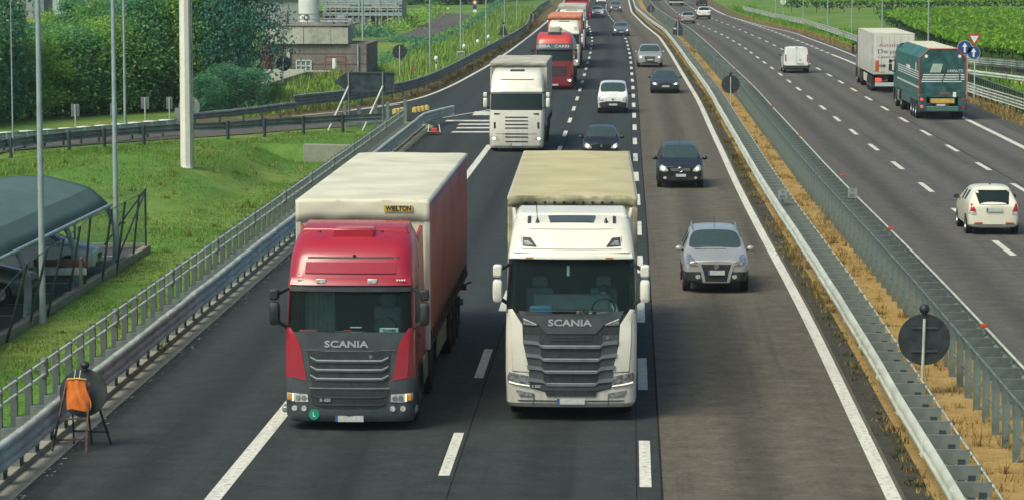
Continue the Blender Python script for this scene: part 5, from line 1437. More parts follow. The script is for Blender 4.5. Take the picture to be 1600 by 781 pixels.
# silver large SUV
c = dict(L=5.05, W=1.98, H=1.72, zb=.25, paint=P_SILV, hood=(.92,1.12), cowl=(1.3,1.15), wtop=2.05, roofend=4.1, rglass=(4.8,1.15), wr=.70, belt=1.1, tail=1.1, rw=.37, axles=(.95,3.95))
p = G(1015.5, 106); rz = heading(fR, p.y)
t, pa, bvh, y0 = make_car('silver_suv', 'large silver SUV with big rounded grille in the fast lane', 'car', p, rz, c, NEAR)
front_face(pa, c, True, M_LAMP, grille=[(-.34,.42),(.34,.42),(.42,.84),(-.42,.84)], gm=M_PLASTG, hl=[(-.52,.70),(-.53,.82),(-.74,.90),(-.86,.86),(-.86,.74),(-.7,.68)], low=[(-.8,.32),(.8,.32),(.76,.42),(-.76,.42)])
for z in (.5,.58,.66,.74): pa([(-.36,z-.012),(.36,z-.012),(.36,z+.012),(-.36,z+.012)], 'front', 'grille_slat', M_CHROME, False, .014, rings=2)
for s in (-1, 1): MB().tube([(s*.66,2.25,1.66),(s*.67,2.4,1.72),(s*.67,3.8,1.725),(s*.66,4.0,1.67)], .022, 6).build('roof_rail', M_CHROME, t, 50)
plate(t, 0, -.03, .60, .5, .11)
# grey saloon
c = dict(L=4.6, W=1.8, H=1.44, zb=.18, paint=P_GREY, hood=(.74,.94), cowl=(1.25,.97), wtop=2.05, roofend=3.4, rglass=(4.1,1.0), wr=.60, belt=.95, tail=1.0, rw=.31, axles=(.85,3.6))
p = G(970.5, 57); rz = heading(fD2, p.y)
t, pa, bvh, y0 = make_car('grey_saloon', 'grey saloon with lit headlights crossing the wide dashes further up', 'car', p, rz, c, NEAR)
front_face(pa, c, True, M_LAMP, grille=[(-.34,.50),(.34,.50),(.38,.66),(-.38,.66)], hl=[(-.46,.54),(-.48,.62),(-.72,.74),(-.80,.70),(-.80,.58),(-.6,.52)], low=[(-.55,.27),(.55,.27),(.6,.40),(-.6,.40)])
for z in (.55,.61): pa([(-.32,z-.01),(.32,z-.01),(.33,z+.01),(-.33,z+.01)], 'front', 'grille_slat', M_CHROME, False, .014, rings=2)
plate(t, 0, -.03, .44, .5, .11)
# far cars of the near carriageway
c = dict(L=4.4, W=1.82, H=1.66, zb=.24, paint=P_GREY, hood=(.88,1.05), cowl=(1.1,1.08), wtop=1.85, roofend=3.7, rglass=(4.2,1.1), wr=.64, belt=1.03, tail=1.05, rw=.34, axles=(.85,3.5))
p = G(962, 20); t, pa, bvh, y0 = make_car('dark_suv', 'small dark SUV with lit headlights left of the pale edge line far ahead', 'car', p, heading(fD2, p.y), c, NEAR)
front_face(pa, c, True, M_LAMP, grille=[(-.3,.55),(.3,.55),(.36,.74),(-.36,.74)], hl=[(-.5,.66),(-.5,.76),(-.78,.82),(-.80,.70)], low=[(-.6,.3),(.6,.3),(.6,.45),(-.6,.45)]); plate(t, 0, -.03, .5)
c = dict(L=4.6, W=1.82, H=1.45, zb=.18, paint=P_SKY, hood=(.74,.94), cowl=(1.25,.97), wtop=2.05, roofend=3.4, rglass=(4.1,1.0), wr=.60, belt=.95, tail=1.0, rw=.31, axles=(.85,3.6))
p = G(933.5, 27); t, pa, bvh, y0 = make_car('silver_saloon', 'pale blue silver saloon with lit lamps in the middle lane far ahead', 'car', p, heading(fD1, p.y), c, NEAR)
front_face(pa, c, True, M_LAMP, grille=[(-.3,.50),(.3,.50),(.34,.62),(-.34,.62)], hl=[(-.46,.54),(-.48,.62),(-.76,.72),(-.80,.60)], low=[(-.55,.27),(.55,.27),(.6,.40),(-.6,.40)]); plate(t, 0, -.03, .44)
p = G(939.5, 6.5); t2 = make_car('white_car', 'pale car with lit lamps at the top edge of the middle lane', 'car', p, heading(fD1, p.y), dict(c, paint=P_WHITE, H=1.55), NEAR)
front_face(t2[1], c, True, M_LAMP, hl=[(-.46,.54),(-.48,.62),(-.76,.72),(-.80,.60)], low=[(-.6,.27),(.6,.27),(.6,.45),(-.6,.45)])
# small black hatchback behind the white lorry
c = dict(L=3.43, W=1.63, H=1.47, zb=.18, paint=P_BLACK, hood=(.78,.97), cowl=(.72,1.0), wtop=1.5, roofend=2.8, rglass=(3.25,1.05), wr=.57, belt=.96, tail=1.0, rw=.28, axles=(.62,2.9))
p = G(939.5, 254); t, pa, bvh, y0 = make_car('small_black_car', 'small black city car half hidden behind the beige roofed lorry', 'car', p, heading(fD2, p.y), c, NEAR)
front_face(pa, c, True, M_LAMP, hl=[(-.40,.60),(-.42,.66),(-.58,.80),(-.66,.82),(-.72,.72),(-.70,.62),(-.55,.57)], low=[(-.5,.28),(.5,.28),(.55,.48),(-.55,.48)])
head_emblem(t, -.02, .70, .06); plate(t, 0, -.03, .42); MB().tube([(0,1.7,1.46),(0,1.8,1.6)], .007, 6).build('aerial', M_BLK, t, 40)
# little white van, middle lane
c = dict(L=3.95, W=1.716, H=1.72, zb=.2, paint=P_WHITE, hood=(.90,1.08), cowl=(.72,1.12), wtop=1.45, roofend=3.7, rglass=(3.88,1.1), wr=.68, belt=1.05, tail=1.3, rw=.30, lower=M_PLASTG, axles=(.72,3.2), van=True, noreardw=True, mirror=M_PLAST)
p = G(957.5, 178); t, pa, bvh, y0 = make_car('white_van', 'small white delivery van with black bumper in the middle lane', 'van', p, heading(fD2, p.y), c, NEAR)
pa(('strip',[(-.84,.60),(-.5,.64),(.5,.64),(.84,.60)],[(-.82,.25),(-.5,.24),(.5,.24),(.82,.25)]), 'front', 'bumper', M_PLAST, False, .016)
pa([(-.42,.62),(.42,.62),(.44,.68),(-.44,.68)], 'front', 'grille', M_PLAST, False, .012)
front_face(pa, c, False, M_LAMP, hl=[(-.50,.66),(-.50,.76),(-.62,.90),(-.74,.92),(-.79,.80),(-.76,.68)])
head_emblem(t, -.01, .78, .055); plate(t, 0, -.045, .50, .5, .11)
MB().tube([(0,1.8,1.72),(0,1.9,1.86)], .007, 6).build('aerial', M_BLK, t, 40)
# ---- opposite carriageway, seen from behind (rear bumper at the given pixel)
def tail_face(pa, c, lamps, m=M_TAIL, low=None, plz=None, t=None, y0=0, ply=0.02):
    pa(lamps, 'rear', 'tail_light', m, True, .012)
    if low: pa(low, 'rear', 'rear_bumper_insert', M_PLAST, False, .012)
    if plz: plate(t, 0, .03 + y0 + c['L'], plz, .5, .11, True)
c = dict(L=3.85, W=1.68, H=1.52, zb=.20, paint=P_CREAM, hood=(.80,1.0), cowl=(.95,1.02), wtop=1.7, roofend=3.1, rglass=(3.66,1.0), wr=.58, belt=.98, tail=.98, rw=.30, axles=(.75,3.12), mirror=M_PLAST, noreardw=True)
p = G(1553, 368); rz = heading(fRD1, p.y) + PI
rz = heading(fRD1, p.y)
t, pa, bvh, y0 = make_car('cream_car', 'cream rounded hatchback with red teardrop tail lights seen from behind', 'car', p, rz + PI, c, AWAY, True)
tail_face(pa, c, [(-.56,.70),(-.58,.80),(-.66,.98),(-.72,1.0),(-.74,.86),(-.77,.72),(-.7,.66)], M_TAIL, None, .80, t, y0)
pa(('strip',[(-.55,1.37),(0,1.40),(.55,1.37)],[(-.46,.97),(0,.95),(.46,.97)]), 'rear', 'rear_window', M_GLASSD, False, .008)
pa([(-.56,1.385),(.56,1.385),(.54,1.44),(-.54,1.44)], 'rear', 'roof_spoiler', P_CREAM, False, .06)
pa([(-.56,.665),(-.58,.74),(-.77,.76),(-.79,.67),(-.7,.655)], 'rear', 'lamp_base', M_LAMP, True, .018)
pa([(-.62,.36),(-.36,.36),(-.36,.41),(-.62,.40)], 'rear', 'reflector', M_TAIL, True, .014)
pa([(-.66,.33),(.66,.33),(.62,.35),(-.62,.35)], 'rear', 'bumper_crease', M_CHROME, False, .012, rings=2)
MB().bar((-.12,y0+c['L']-.42,1.12),(.22,y0+c['L']-.40,1.11),.03,.02).build('rear_wiper', M_BLK, t, 30)
MB().tube([(-.35,y0+c['L']-.1,.27),(-.35,y0+c['L']+.02,.26)], .03, 8).build('exhaust', M_CHROME, t, 40)
MB().disc((0,y0+2.6,1.53),(0,0,1),.03,.03,8).build('aerial_base', M_BLK, t, 40)
# white panel van
c = dict(L=4.8, W=1.9, H=1.94, zb=.24, paint=P_WHITE, hood=(.95,1.15), cowl=(.85,1.2), wtop=1.75, roofend=4.55, rglass=(4.72,1.3), wr=.74, belt=1.15, tail=1.6, rw=.33, axles=(.9,3.9), van=True, noreardw=True, mirror=M_PLAST, lower=M_PLASTG)
p = G(1244.5, 115); t, pa, bvh, y0 = make_car('white_panel_van', 'white panel van with tall red tail lights seen from behind', 'van', p, heading(fRD1, p.y) + PI, c, AWAY, True)
yb_ = y0 + c['L']
# squared rear doors
MB().loft([[(s_*.88*k, yb_-.30+d, z) for s_, z in ((-1,.42),(1,.42),(1,1.2),(.93,1.72),(.84,1.88),(-.84,1.88),(-.93,1.72),(-1,1.2))] for d, k in ((0,1.0),(.28,.99),(.33,.95))]).build('rear_doors', P_WHITE, t, 30, bevel=.02)
for s in (-1, 1):
    MB().box(s*.80-.05, s*.80+.05, yb_+.0, yb_+.045, .85, 1.38).build('tail_light', M_TAIL, t, 30, bevel=.015)
    MB().box(s*.88-.08, s*.88+.08, yb_-.6, yb_+.04, .36, .60).build('bumper_corner', M_PLASTG, t, 30, bevel=.03)
MB().box(-.9,.9,yb_-.05,yb_+.07,.34,.58).build('rear_bumper', M_PLASTG, t, 30, bevel=.03)
MB().box(-.006,.006,yb_+.031,yb_+.036,.6,1.8).build('door_gap', M_BLK, t, 0); plate(t, -.3, yb_+.055, .72, .5, .11, True)
MB().box(-.09,.09,yb_+.03,yb_+.05,1.86,1.9).build('brake_lamp', M_TAIL, t, 30); MB().box(-.35,-.2,yb_+.03,yb_+.05,.96,1.0).build('door_handle', M_BLK, t, 30)
MB().box(-.78,-.06,yb_+.028,yb_+.033,1.2,1.62).build('rear_window', M_GLASSD, t, 30) if False else None
# silver car, white SUV and the far ones
c = dict(L=4.5, W=1.8, H=1.45, zb=.2, paint=P_SILV, hood=(.76,.95), cowl=(1.2,.98), wtop=1.95, roofend=3.5, rglass=(4.15,1.0), wr=.58, belt=.95, tail=1.0, rw=.31, axles=(.85,3.6))
p = G(1075, 37.5); t, pa, bvh, y0 = make_car('silver_car', 'silver car seen from behind, just right of the dark triangular sign', 'car', p, heading(fRD1, p.y) + PI, c, AWAY, True)
tail_face(pa, c, [(-.50,.72),(-.50,.88),(-.76,.92),(-.78,.72)], M_TAIL, [(-.6,.3),(.6,.3),(.6,.42),(-.6,.42)], .74, t, y0)
c = dict(L=4.6, W=1.85, H=1.65, zb=.26, paint=P_WHITE, hood=(.9,1.05), cowl=(1.2,1.08), wtop=1.95, roofend=3.8, rglass=(4.35,1.15), wr=.62, belt=1.05, tail=1.12, rw=.36, axles=(.9,3.6), clad=True, lower=M_PLAST)
p = G(1100, 31); t, pa, bvh, y0 = make_car('white_suv', 'white SUV seen from behind beside the silver car', 'car', p, heading(fRD1, p.y) + PI, c, AWAY, True)
tail_face(pa, c, [(-.42,.92),(-.42,1.0),(-.78,1.04),(-.80,.90)], M_TAIL, [(-.8,.28),(.8,.28),(.8,.52),(-.8,.52)], .66, t, y0)
p = G(1097, 10); t, pa, bvh, y0 = make_car('dark_suv', 'dark blue SUV with spare wheel cover driving away at the top edge', 'car', p, heading(fRD2, p.y) + PI, dict(c, paint=P_NAVY, lower=M_PLAST, clad=False), AWAY, True)
tail_face(pa, c, [(-.6,.85),(-.6,1.1),(-.80,1.12),(-.82,.85)], M_TAIL, None, .55, t, y0)
MB().disc((.1, y0 + c['L'] + .05, .82), (0,1,0), .34, .16, 24).build('spare_wheel', M_PLAST, t, 40)
p = G(1024, 2); t, pa, bvh, y0 = make_car('dark_car', 'dark car at the top edge above the median barrier', 'car', p, heading(fRD1, p.y) + PI, dict(c, paint=P_ANTH, H=1.5), AWAY, True)
tail_face(pa, c, [(-.5,.85),(-.5,1.0),(-.80,1.02),(-.82,.85)], M_TAIL, None, .55, t, y0)
# parked cars under the canopy
c = dict(L=4.3, W=1.78, H=1.5, zb=.2, paint=P_SKY, hood=(.78,.97), cowl=(1.05,1.0), wtop=1.8, roofend=3.5, rglass=(4.1,1.0), wr=.60, belt=.96, tail=1.0, rw=.31, axles=(.82,3.4))
t, pa, bvh, y0 = make_car('parked_car', 'silver blue hatchback parked under the canopy nose towards the mesh fence', 'car', (-16.05, 88.4, -.84), PI/2, c, 'cars parked under the canopy')
front_face(pa, c, False, M_LAMP, grille=[(-.3,.52),(.3,.52),(.34,.66),(-.34,.66)], hl=[(-.46,.60),(-.48,.68),(-.70,.80),(-.79,.76),(-.78,.62)], low=[(-.55,.27),(.55,.27),(.6,.42),(-.6,.42)]); plate(t, 0, -.03, .46)
t, pa, bvh, y0 = make_car('parked_car', 'dark grey car parked deeper under the canopy at the left edge', 'car', (-16.6, 81.2, -.84), PI/2, dict(c, paint=P_GREY), 'cars parked under the canopy')
front_face(pa, c, False, M_LAMP, grille=[(-.3,.52),(.3,.52),(.34,.66),(-.34,.66)], hl=[(-.46,.60),(-.48,.68),(-.70,.80),(-.79,.76),(-.78,.62)], low=[(-.55,.27),(.55,.27),(.6,.42),(-.6,.42)])
# ------------------------------------------------------------------ lorries (front of the cab at local y = 0)
def lpaint(n, c, r, k): return mat(n, c, r, 0, k, .07, 1.5, grime=(.3, 1.8, .85, .12, (.10,.09,.075)))
P_RED = lpaint('lorry red', (.36,.004,.024), .33, .45); P_LWHITE = lpaint('lorry white', (.74,.71,.61), .28, .6)
P_MAROON = paint('lorry maroon', (.20,.012,.022), .35, .4); P_LGREEN = paint('lorry green', (.02,.115,.10), .45, .3)
P_BRIGHT = paint('lorry bright red', (.5,.04,.03), .35, .5)
M_TARPC = mat('tarpaulin cream', (.58,.55,.43), .7, dirt=.12, scale=.7)
M_TARPB = mat('tarpaulin beige', (.42,.37,.22), .75, dirt=.1, scale=.9)
M_TARPD = mat('tarpaulin dirty front', (.36,.33,.21), .8, dirt=.4, scale=2.5)
M_TARPGR = mat('tarpaulin grey beige', (.42,.40,.33), .75, dirt=.2, scale=.9)
M_CURT = mat('curtain faded red', (.36,.085,.078), .6, dirt=.2, scale=.7, grime=(1.2, 2.3, 1.3, .18, (.13,.10,.08)))
M_CURTW = mat('curtain grey white', (.42,.43,.38), .65, dirt=.2, scale=.7, grime=(1.1, 2.6, 1.0, .15, (.15,.14,.11)))
M_EDGE = mat('roof edge blue grey', (.42,.48,.49), .5, .2)
M_SLAT = mat('grille slat grey', (.17,.185,.185), .4, .3, dirt=.2)
M_GRILLE = mat('grille dark', (.025,.03,.032), .5, dirt=.3, scale=8)
M_ANTHP = mat('panel anthracite', (.055,.068,.072), .45, .1, dirt=.2)
M_CHASS = mat('chassis dark', (.03,.033,.034), .7, dirt=.4, scale=5)
M_MUD = mat('mudguard black', (.02,.022,.022), .6, dirt=.4, scale=5)
M_ALU = mat('alu tank', (.32,.34,.34), .4, .5, dirt=.3)
M_LETT = mat('letter grey', (.40,.44,.44), .4, .3); M_LETW = mat('letter white', (.7,.7,.66), .5); M_LETB = mat('letter dark blue', (.05,.05,.10), .6); M_LETR = mat('letter dark red', (.25,.05,.05), .6)
M_WIELT = mat('badge yellow', (.5,.36,.07), .5)

def cab_ring(z, yf, w, r, yb, bulge=.09):
    pts = []
    def fy(x): return yf + bulge*(x/w)**2
    ys = fy(w - r)
    for k in range(5): pts.append((-w, yb + (ys + r - yb)*k/4))
    for k in range(1, 5):
        a = PI/2*k/4; pts.append((-w + r - r*math.cos(a), ys + r - r*math.sin(a)))
    for k in range(1, 9): x = -(w-r) + 2*(w-r)*k/8; pts.append((x, fy(x)))
    for k in range(1, 5):
        a = PI/2*k/4; pts.append((w - r + r*math.sin(a), ys + r - r*math.cos(a)))
    for k in range(1, 5): pts.append((w, ys + r + (yb - ys - r)*k/4))
    return [Vector((x, y, z)) for x, y in pts]
CABS = {
 'S': dict(L=[(.28,.07,1.19,.24),(.36,.01,1.235,.24),(.95,0,1.25,.22),(1.5,.02,1.25,.2),(2.07,.06,1.24,.17),(3.07,.36,1.215,.17),(3.13,.37,1.21,.18),(3.28,.46,1.19,.24),(3.48,.62,1.16,.3),(3.68,.92,1.12,.36),(3.80,1.3,1.07,.4),(3.88,1.8,1.02,.4),(3.89,2.1,.95,.3)], ws=(4,5), yb=2.3),
 'R': dict(L=[(.18,.07,1.17,.26),(.28,.01,1.205,.26),(.75,0,1.22,.24),(1.0,.02,1.22,.2),(1.86,.06,1.21,.17),(2.60,.28,1.19,.17),(2.70,.30,1.19,.18),(2.82,.36,1.18,.26),(3.17,.46,1.16,.33),(3.36,.62,1.13,.36),(3.52,.88,1.09,.4),(3.62,1.25,1.04,.4),(3.66,1.7,1.0,.35),(3.67,2.0,.95,.3)], ws=(4,5), yb=2.25),
}
def cab(t, kind, body, front, glass_open=True):
    C = CABS[kind]; yb = C['yb']; rings = [cab_ring(z, yf, w, r, yb) for z, yf, w, r in C['L']]
    n = len(rings[0]); vs = [p for r in rings for p in r]; fs = []; mi = []
    wb, wt = C['ws']
    for i in range(len(rings)-1):
        for k in range(n):
            fs.append((i*n+k, i*n+(k+1) % n, (i+1)*n+(k+1) % n, (i+1)*n+k))
            m = 0
            if i == wb and 6 <= k <= 17: m = 1
            elif i < 3 and kind == 'R' and k != n-1: m = 2
            elif i < 2 and kind == 'S': m = 0
            elif i < wb and 7 <= k <= 16: m = 2
            elif i == wb and k in (5, 18): m = 2 if kind == 'S' else 0
            mi.append(m)
    fs.append(tuple(reversed(range(n)))); mi.append(2); fs.append(tuple(range((len(rings)-1)*n, len(rings)*n))); mi.append(0)
    me = bpy.data.meshes.new('cab'); me.from_pydata(vs, [], fs)
    for m in (body, M_GLASST, front): me.materials.append(m)
    me.polygons.foreach_set('material_index', mi)
    bm = bmesh.new(); bm.from_mesh(me); bmesh.ops.recalc_face_normals(bm, faces=bm.faces); bm.to_mesh(me); bm.free()
    tmp = bpy.data.objects.new('cab_tmp', me); COL.objects.link(tmp)
    cm = MB()
    for s in (-1, 1): cm.tube([(s*.75, 1.42, .5), (s*1.5, 1.42, .5)], .62, 30)
    cut = bpy.data.objects.new('cut_tmp', cm.mesh('cut', M_MUD)); COL.objects.link(cut)
    cut2 = bpy.data.objects.new('cut_tmp', MB().box(-2, 2, 1.9, 4, -.5, .95).mesh('cut', M_MUD)); COL.objects.link(cut2)
    for c_ in (cut, cut2):
        b = tmp.modifiers.new('b', 'BOOLEAN'); b.operation = 'DIFFERENCE'; b.object = c_; b.solver = 'EXACT'
    dg = bpy.context.evaluated_depsgraph_get(); full = bpy.data.meshes.new_from_object(tmp.evaluated_get(dg))
    for o in (tmp, cut, cut2): bpy.data.objects.remove(o)
    V = [v.co.copy() for v in full.vertices]; F = [tuple(q.vertices) for q in full.polygons]; MI = [q.material_index for q in full.polygons]
    bvh = BVHTree.FromPolygons(V, F)
    def part(nm_, sel, m, par):
        used = {}; f2 = [tuple(used.setdefault(i, len(used)) for i in f) for f, q in zip(F, MI) if q in sel]
        mb = MB(); mb.add([V[i] for i in sorted(used, key=used.get)], f2)
        return mb.build(nm_, m, par, 28, fix=False)
    cb = part('cab', [0] + list(range(3, 9)), body, t)
    part('front_panel', [2], front, cb); part('windscreen', [1], M_GLASST if glass_open else M_GLASSD, cb)
    z0 = C['L'][wb][0]
    MB().box(-1.1, 1.1, .45, 2.2, z0-.75, z0-.45).build('floor', M_INT, cb, 30)
    MB().box(-1.08, 1.08, .22, .62, z0-.28, z0-.10).build('dashboard', M_INT, cb, 30, bevel=.05)
    MB().box(-1.1, 1.1, 2.0, 2.1, z0-.5, C['L'][wt][0]+.1).build('rear_curtain', M_INT, cb, 30)
    for s in (-1, 1):
        MB().box(s*.62-.26, s*.62+.26, 1.25, 1.45, z0-.5, z0+.35).box(s*.62-.15, s*.62+.15, 1.28, 1.42, z0+.35, z0+.58).build('seat', M_INTG, cb, 30, bevel=.06)
    ringp = [(.62 + .22*math.cos(a), .70 - .10*math.sin(a)*.7, z0 + .02 + .20*math.sin(a)) for a in np.linspace(0, 2*PI, 21)]
    MB().tube(ringp, .018, 6, caps=False).build('steering_wheel', M_BLK, cb, 50)
    return cb, bvh
def F_(bvh, par):
    def f(poly, name, m, mirror=False, off=.008, thick=.03, side='front', rings=3, seg=4, parent=None):
        out = [patch(bvh, poly, side, name, m, parent or par, off, thick, rings, seg)]
        if mirror: out.append(patch(bvh, poly, side if side in ('front','top') else 'left', name, m, parent or par, off, thick, rings, seg, mirror=side in ('front','top')))
        return out
    return f
def surf(bvh, x, z): 
    h = bvh.ray_cast(Vector((x, -6, z)), Vector((0, 1, 0))); return h[0].y if h[0] is not None else 0.0
def mirrors(cb, zlo, zmid, ztop, m, x=1.40, y=.10):
    for s in (-1, 1):
        g = MB(); g.loft([[(s*(x + .095*k*math.copysign(abs(math.cos(a))**.5, math.cos(a))), y + d, (zlo+zmid)/2 + (zmid-zlo)/2*k*math.copysign(abs(math.sin(a))**.45, math.sin(a))) for a in np.linspace(0, 2*PI, 25)[:-1]] for d, k in ((-.10,.7),(-.07,.97),(.04,1.0),(.09,.95))])
        o = g.build('door_mirror', m, cb, 40)
        g = MB(); g.loft([[(s*(x + .09*k*math.copysign(abs(math.cos(a))**.5, math.cos(a))), y + d, (zmid+.03+ztop)/2 + (ztop-zmid-.03)/2*k*math.copysign(abs(math.sin(a))**.45, math.sin(a))) for a in np.linspace(0, 2*PI, 25)[:-1]] for d, k in ((-.10,.7),(-.07,.97),(.04,1.0),(.09,.95))])
        g.build('wide_mirror', m, cb, 40)
        MB().bar((s*1.17, y+.25, ztop-.02), (s*(x-.05), y, ztop-.1), .06, .05).build('upper_arm', M_PLAST, cb, 30)
        MB().bar((s*1.19, y+.12, zlo-.05), (s*(x-.03), y, zlo+.08), .07, .06).build('lower_arm', M_PLAST, cb, 30)
def running_gear(t, trailer=True, y_end=16.4, drive=5.0, tri=(10.9,12.2,13.5), rim=M_RIMD, sideguard=True, guardm=M_TARPC, rigid=False):
    for s in (-1, 1): wheel(t, s*1.04, 1.42, .5, .30, M_RIM)
    for y in ([drive] if drive else []):
        for s in (-1, 1): wheel(t, s*.94, y, .5, .56, rim)
    MB().box(-.45,-.37,.9,6.4,.62,.92).build('chassis_rail', M_CHASS, t, 30); MB().box(.37,.45,.9,6.4,.62,.92).build('chassis_rail', M_CHASS, t, 30)
    for s in (-1, 1):
        MB().box(s*.92-.28, s*.92+.28, 2.45, 4.1, .42, 1.02).build('fuel_tank', M_ALU, t, 30, bevel=.08)
        mb = MB(); rg = [[(s*.94-.32, drive+.66*math.cos(a), .5+.66*math.sin(a)), (s*.94+.32, drive+.66*math.cos(a), .5+.66*math.sin(a)), (s*.94+.32, drive+.63*math.cos(a), .5+.63*math.sin(a)), (s*.94-.32, drive+.63*math.cos(a), .5+.63*math.sin(a))] for a in np.linspace(.1, PI-.1, 12)]
        mb.loft(rg).build('mudguard', M_MUD, t, 40)
        mb = MB(); rg = [[(s*1.16-.07, 1.42+.66*math.cos(a), .5+.66*math.sin(a)), (s*1.16+.09, 1.42+.66*math.cos(a), .5+.66*math.sin(a)), (s*1.16+.09, 1.42+.61*math.cos(a), .5+.61*math.sin(a)), (s*1.16-.07, 1.42+.61*math.cos(a), .5+.61*math.sin(a))] for a in np.linspace(-.15, PI+.15, 16)]
        mb.loft(rg).build('wheel_arch', M_MUD, t, 40)
    if trailer:
        for y in tri:
            for s in (-1, 1): wheel(t, s*1.06, y, .5, .38, rim)
        for s in (-1, 1):
            MB().box(s*.5-.06, s*.5+.06, 5.8, y_end-.1, .80, 1.06).build('trailer_rail', M_CHASS, t, 30)
            if sideguard: MB().box(s*1.18-.015, s*1.18+.015, 7.0, 10.0, .45, .98).build('side_guard', guardm, t, 30, bevel=.01)
            MB().box(s*.92-.04, s*.92+.04, 6.2, 6.32, .12, 1.05).build('landing_leg', M_CHASS, t, 30)
            MB().box(s*1.08-.17, s*1.08+.17, 14.15, 14.18, .25, .9).build('mud_flap', M_MUD, t, 30)
        MB().box(-1.2, 1.2, y_end-.08, y_end, .42, .58).build('underrun_bar', M_ZINCD, t, 30)
        MB().tube([(1.24, y_end-.35, .95), (1.40, y_end-.2, 1.0)], .022, 6).build('marker_arm', M_BLK, t, 40)
def tarp_box(t, y0, y1, z0, z1, w, roofm, sidem, frontm, edgem=None, fold=.35, foldm=None, sag=.012, eyelets=False):
    b = MB().box(-w+.03, w-.03, y0+.01, y1-.01, z0+.02, z1-.06).build('cargo_body', frontm, t, 30)
    n = int((y1-y0)/.12); vs = []; cols = [-1,-.96,-.8,-.6,-.4,-.2,0,.2,.4,.6,.8,.96,1]
    for i in range(n+1):
        y = y0 + (y1-y0)*i/n; ph = ((y-y0)/.62) % 1
        for c in cols:
            d = sag*(math.sin(PI*ph)**2)*(1-abs(c)**4)*1.7 + .03*abs(c)**8 - .012*math.sin(y*1.7+c*3)*(1-abs(c)**2)
            vs.append((c*w, y, z1 - d))
    m = len(cols); fs = [(i*m+k, i*m+k+1, (i+1)*m+k+1, (i+1)*m+k) for i in range(n) for k in range(m-1)]
    o = MB().add(vs, fs).build('roof_tarpaulin', roofm, b, 50, fix=False); sd_ = o.modifiers.new('thickness', 'SOLIDIFY'); sd_.thickness = .03; sd_.offset = -1
    # folded front edge
    rows = []
    for k, (dy, dz) in enumerate(((.01,-.01),(-.03,-.03),(-.045,-.08),(-.03,-fold*.6),(-.035,-fold))):
        rows.append([(c*(w+.01), y0 + dy + .008*math.sin(c*9+k*2), z1 + dz - .03*abs(c)**8 - (.012*math.sin(c*13) if k == 4 else 0)) for c in np.linspace(-1, 1, 33)])
    o = MB().loft(rows, False).build('front_fold', foldm or roofm, b, 60); sd_ = o.modifiers.new('thickness', 'SOLIDIFY'); sd_.thickness = .012
    if eyelets:
        for x in np.linspace(-.93, .97, 11)[:10]: MB().sphere((x, y0-.055, z1-fold*.75), .03, 8, 6).build('eyelet', M_BLK, b, 60)
    for s in (-1, 1):
        n2 = int((y1-y0)/.1); vs = []; zs = np.linspace(z0, z1-.06, 9)
        for i in range(n2+1):
            y = y0 + .03 + (y1-y0-.06)*i/n2
            for z in zs: vs.append((s*(w - .006 + .010*math.sin((y-y0)*2*PI/.55)*math.sin(PI*(z-z0)/(z1-z0)) + .006*math.sin(y*.9+z*2)), y, z))
        fs = [(i*9+k, i*9+k+1, (i+1)*9+k+1, (i+1)*9+k) for i in range(n2) for k in range(8)]
        o = MB().add(vs, fs).build('side_curtain', sidem, b, 60); sd_ = o.modifiers.new('thickness', 'SOLIDIFY'); sd_.thickness = .01
        MB().box(s*w-.02, s*w+.018, y0+.0, y1, z1-.10, z1-.035).build('roof_rail', edgem or sidem, b, 30, bevel=.01)
        MB().box(s*w-.03, s*w+.012, y0, y1, z0-.10, z0-.002).build('lower_rail', M_CHASS, b, 30)
        MB().box(s*(w-.04)-.05, s*(w-.04)+.055, y0-.03, y0+.10, z0-.1, z1-fold).build('corner_post', M_CLIGHT if frontm is M_TARPC else frontm, b, 30, bevel=.02)
        mb = MB()
        for y in np.arange(y0+.5, y1-.2, .62): mb.box(s*w+.006*s-.01, s*w+.006*s+.012, y-.02, y+.02, z0-.06, z0+.22)
        stuff(mb.build('strap', M_CHASS, b, 0))
    return b
LORRIES = 'lorries queueing in the slow lanes'

# ---------------------------------------------------------------- red lorry, nearest, slow lane
p = G(546, 674); rz = heading(fL0, p.y) + .0085
t = thing('articulated_lorry', 'red lorry with a cream topped red curtain trailer on the left', 'lorry', p, rz, LORRIES)
RED = t
cb, bvh = cab(t, 'R', P_RED, M_ANTHP); f = F_(bvh, cb)
f(('strip',[(-1.21,1.94),(-1.215,1.66),(-1.22,1.3),(-1.22,1.04)],[(-1.10,1.93),(-.93,1.66),(-.86,1.3),(-.80,.95)]), 'corner_panel', P_RED, True, .012)
f([(-.78,1.50),(.78,1.50),(.70,.84),(-.70,.84)], 'upper_grille', M_GRILLE, False, .01)
for z in (1.32,1.15,.985): f(('strip',[(-.73,z+.075),(-.61,z+.012),(.61,z+.012),(.73,z+.075)],[(-.74,z+.045),(-.62,z-.03),(.62,z-.03),(.74,z+.045)]), 'grille_slat', M_ANTHP, False, .035, seg=6)
for z in (1.32,1.15,.985): f(('strip',[(-.73,z+.088),(-.61,z+.026),(.61,z+.026),(.73,z+.088)],[(-.73,z+.070),(-.61,z+.006),(.61,z+.006),(.73,z+.070)]), 'slat_highlight', M_LETT, False, .040, rings=2, seg=8)  # highlight on the slats painted as pale strips
f([(-.45,1.505),(.45,1.505),(.45,1.518),(-.45,1.518)], 'trim_line', M_SLAT, False, .014, rings=2, seg=8); f([(-.86,1.52),(-.58,1.52),(-.58,1.532),(-.86,1.532)], 'trim_line', M_SLAT, True, .014, rings=2)
f([(-.75,.805),(.75,.805),(.75,.83),(-.75,.83)], 'bumper_trim', M_SLAT, False, .03, rings=2, seg=8)
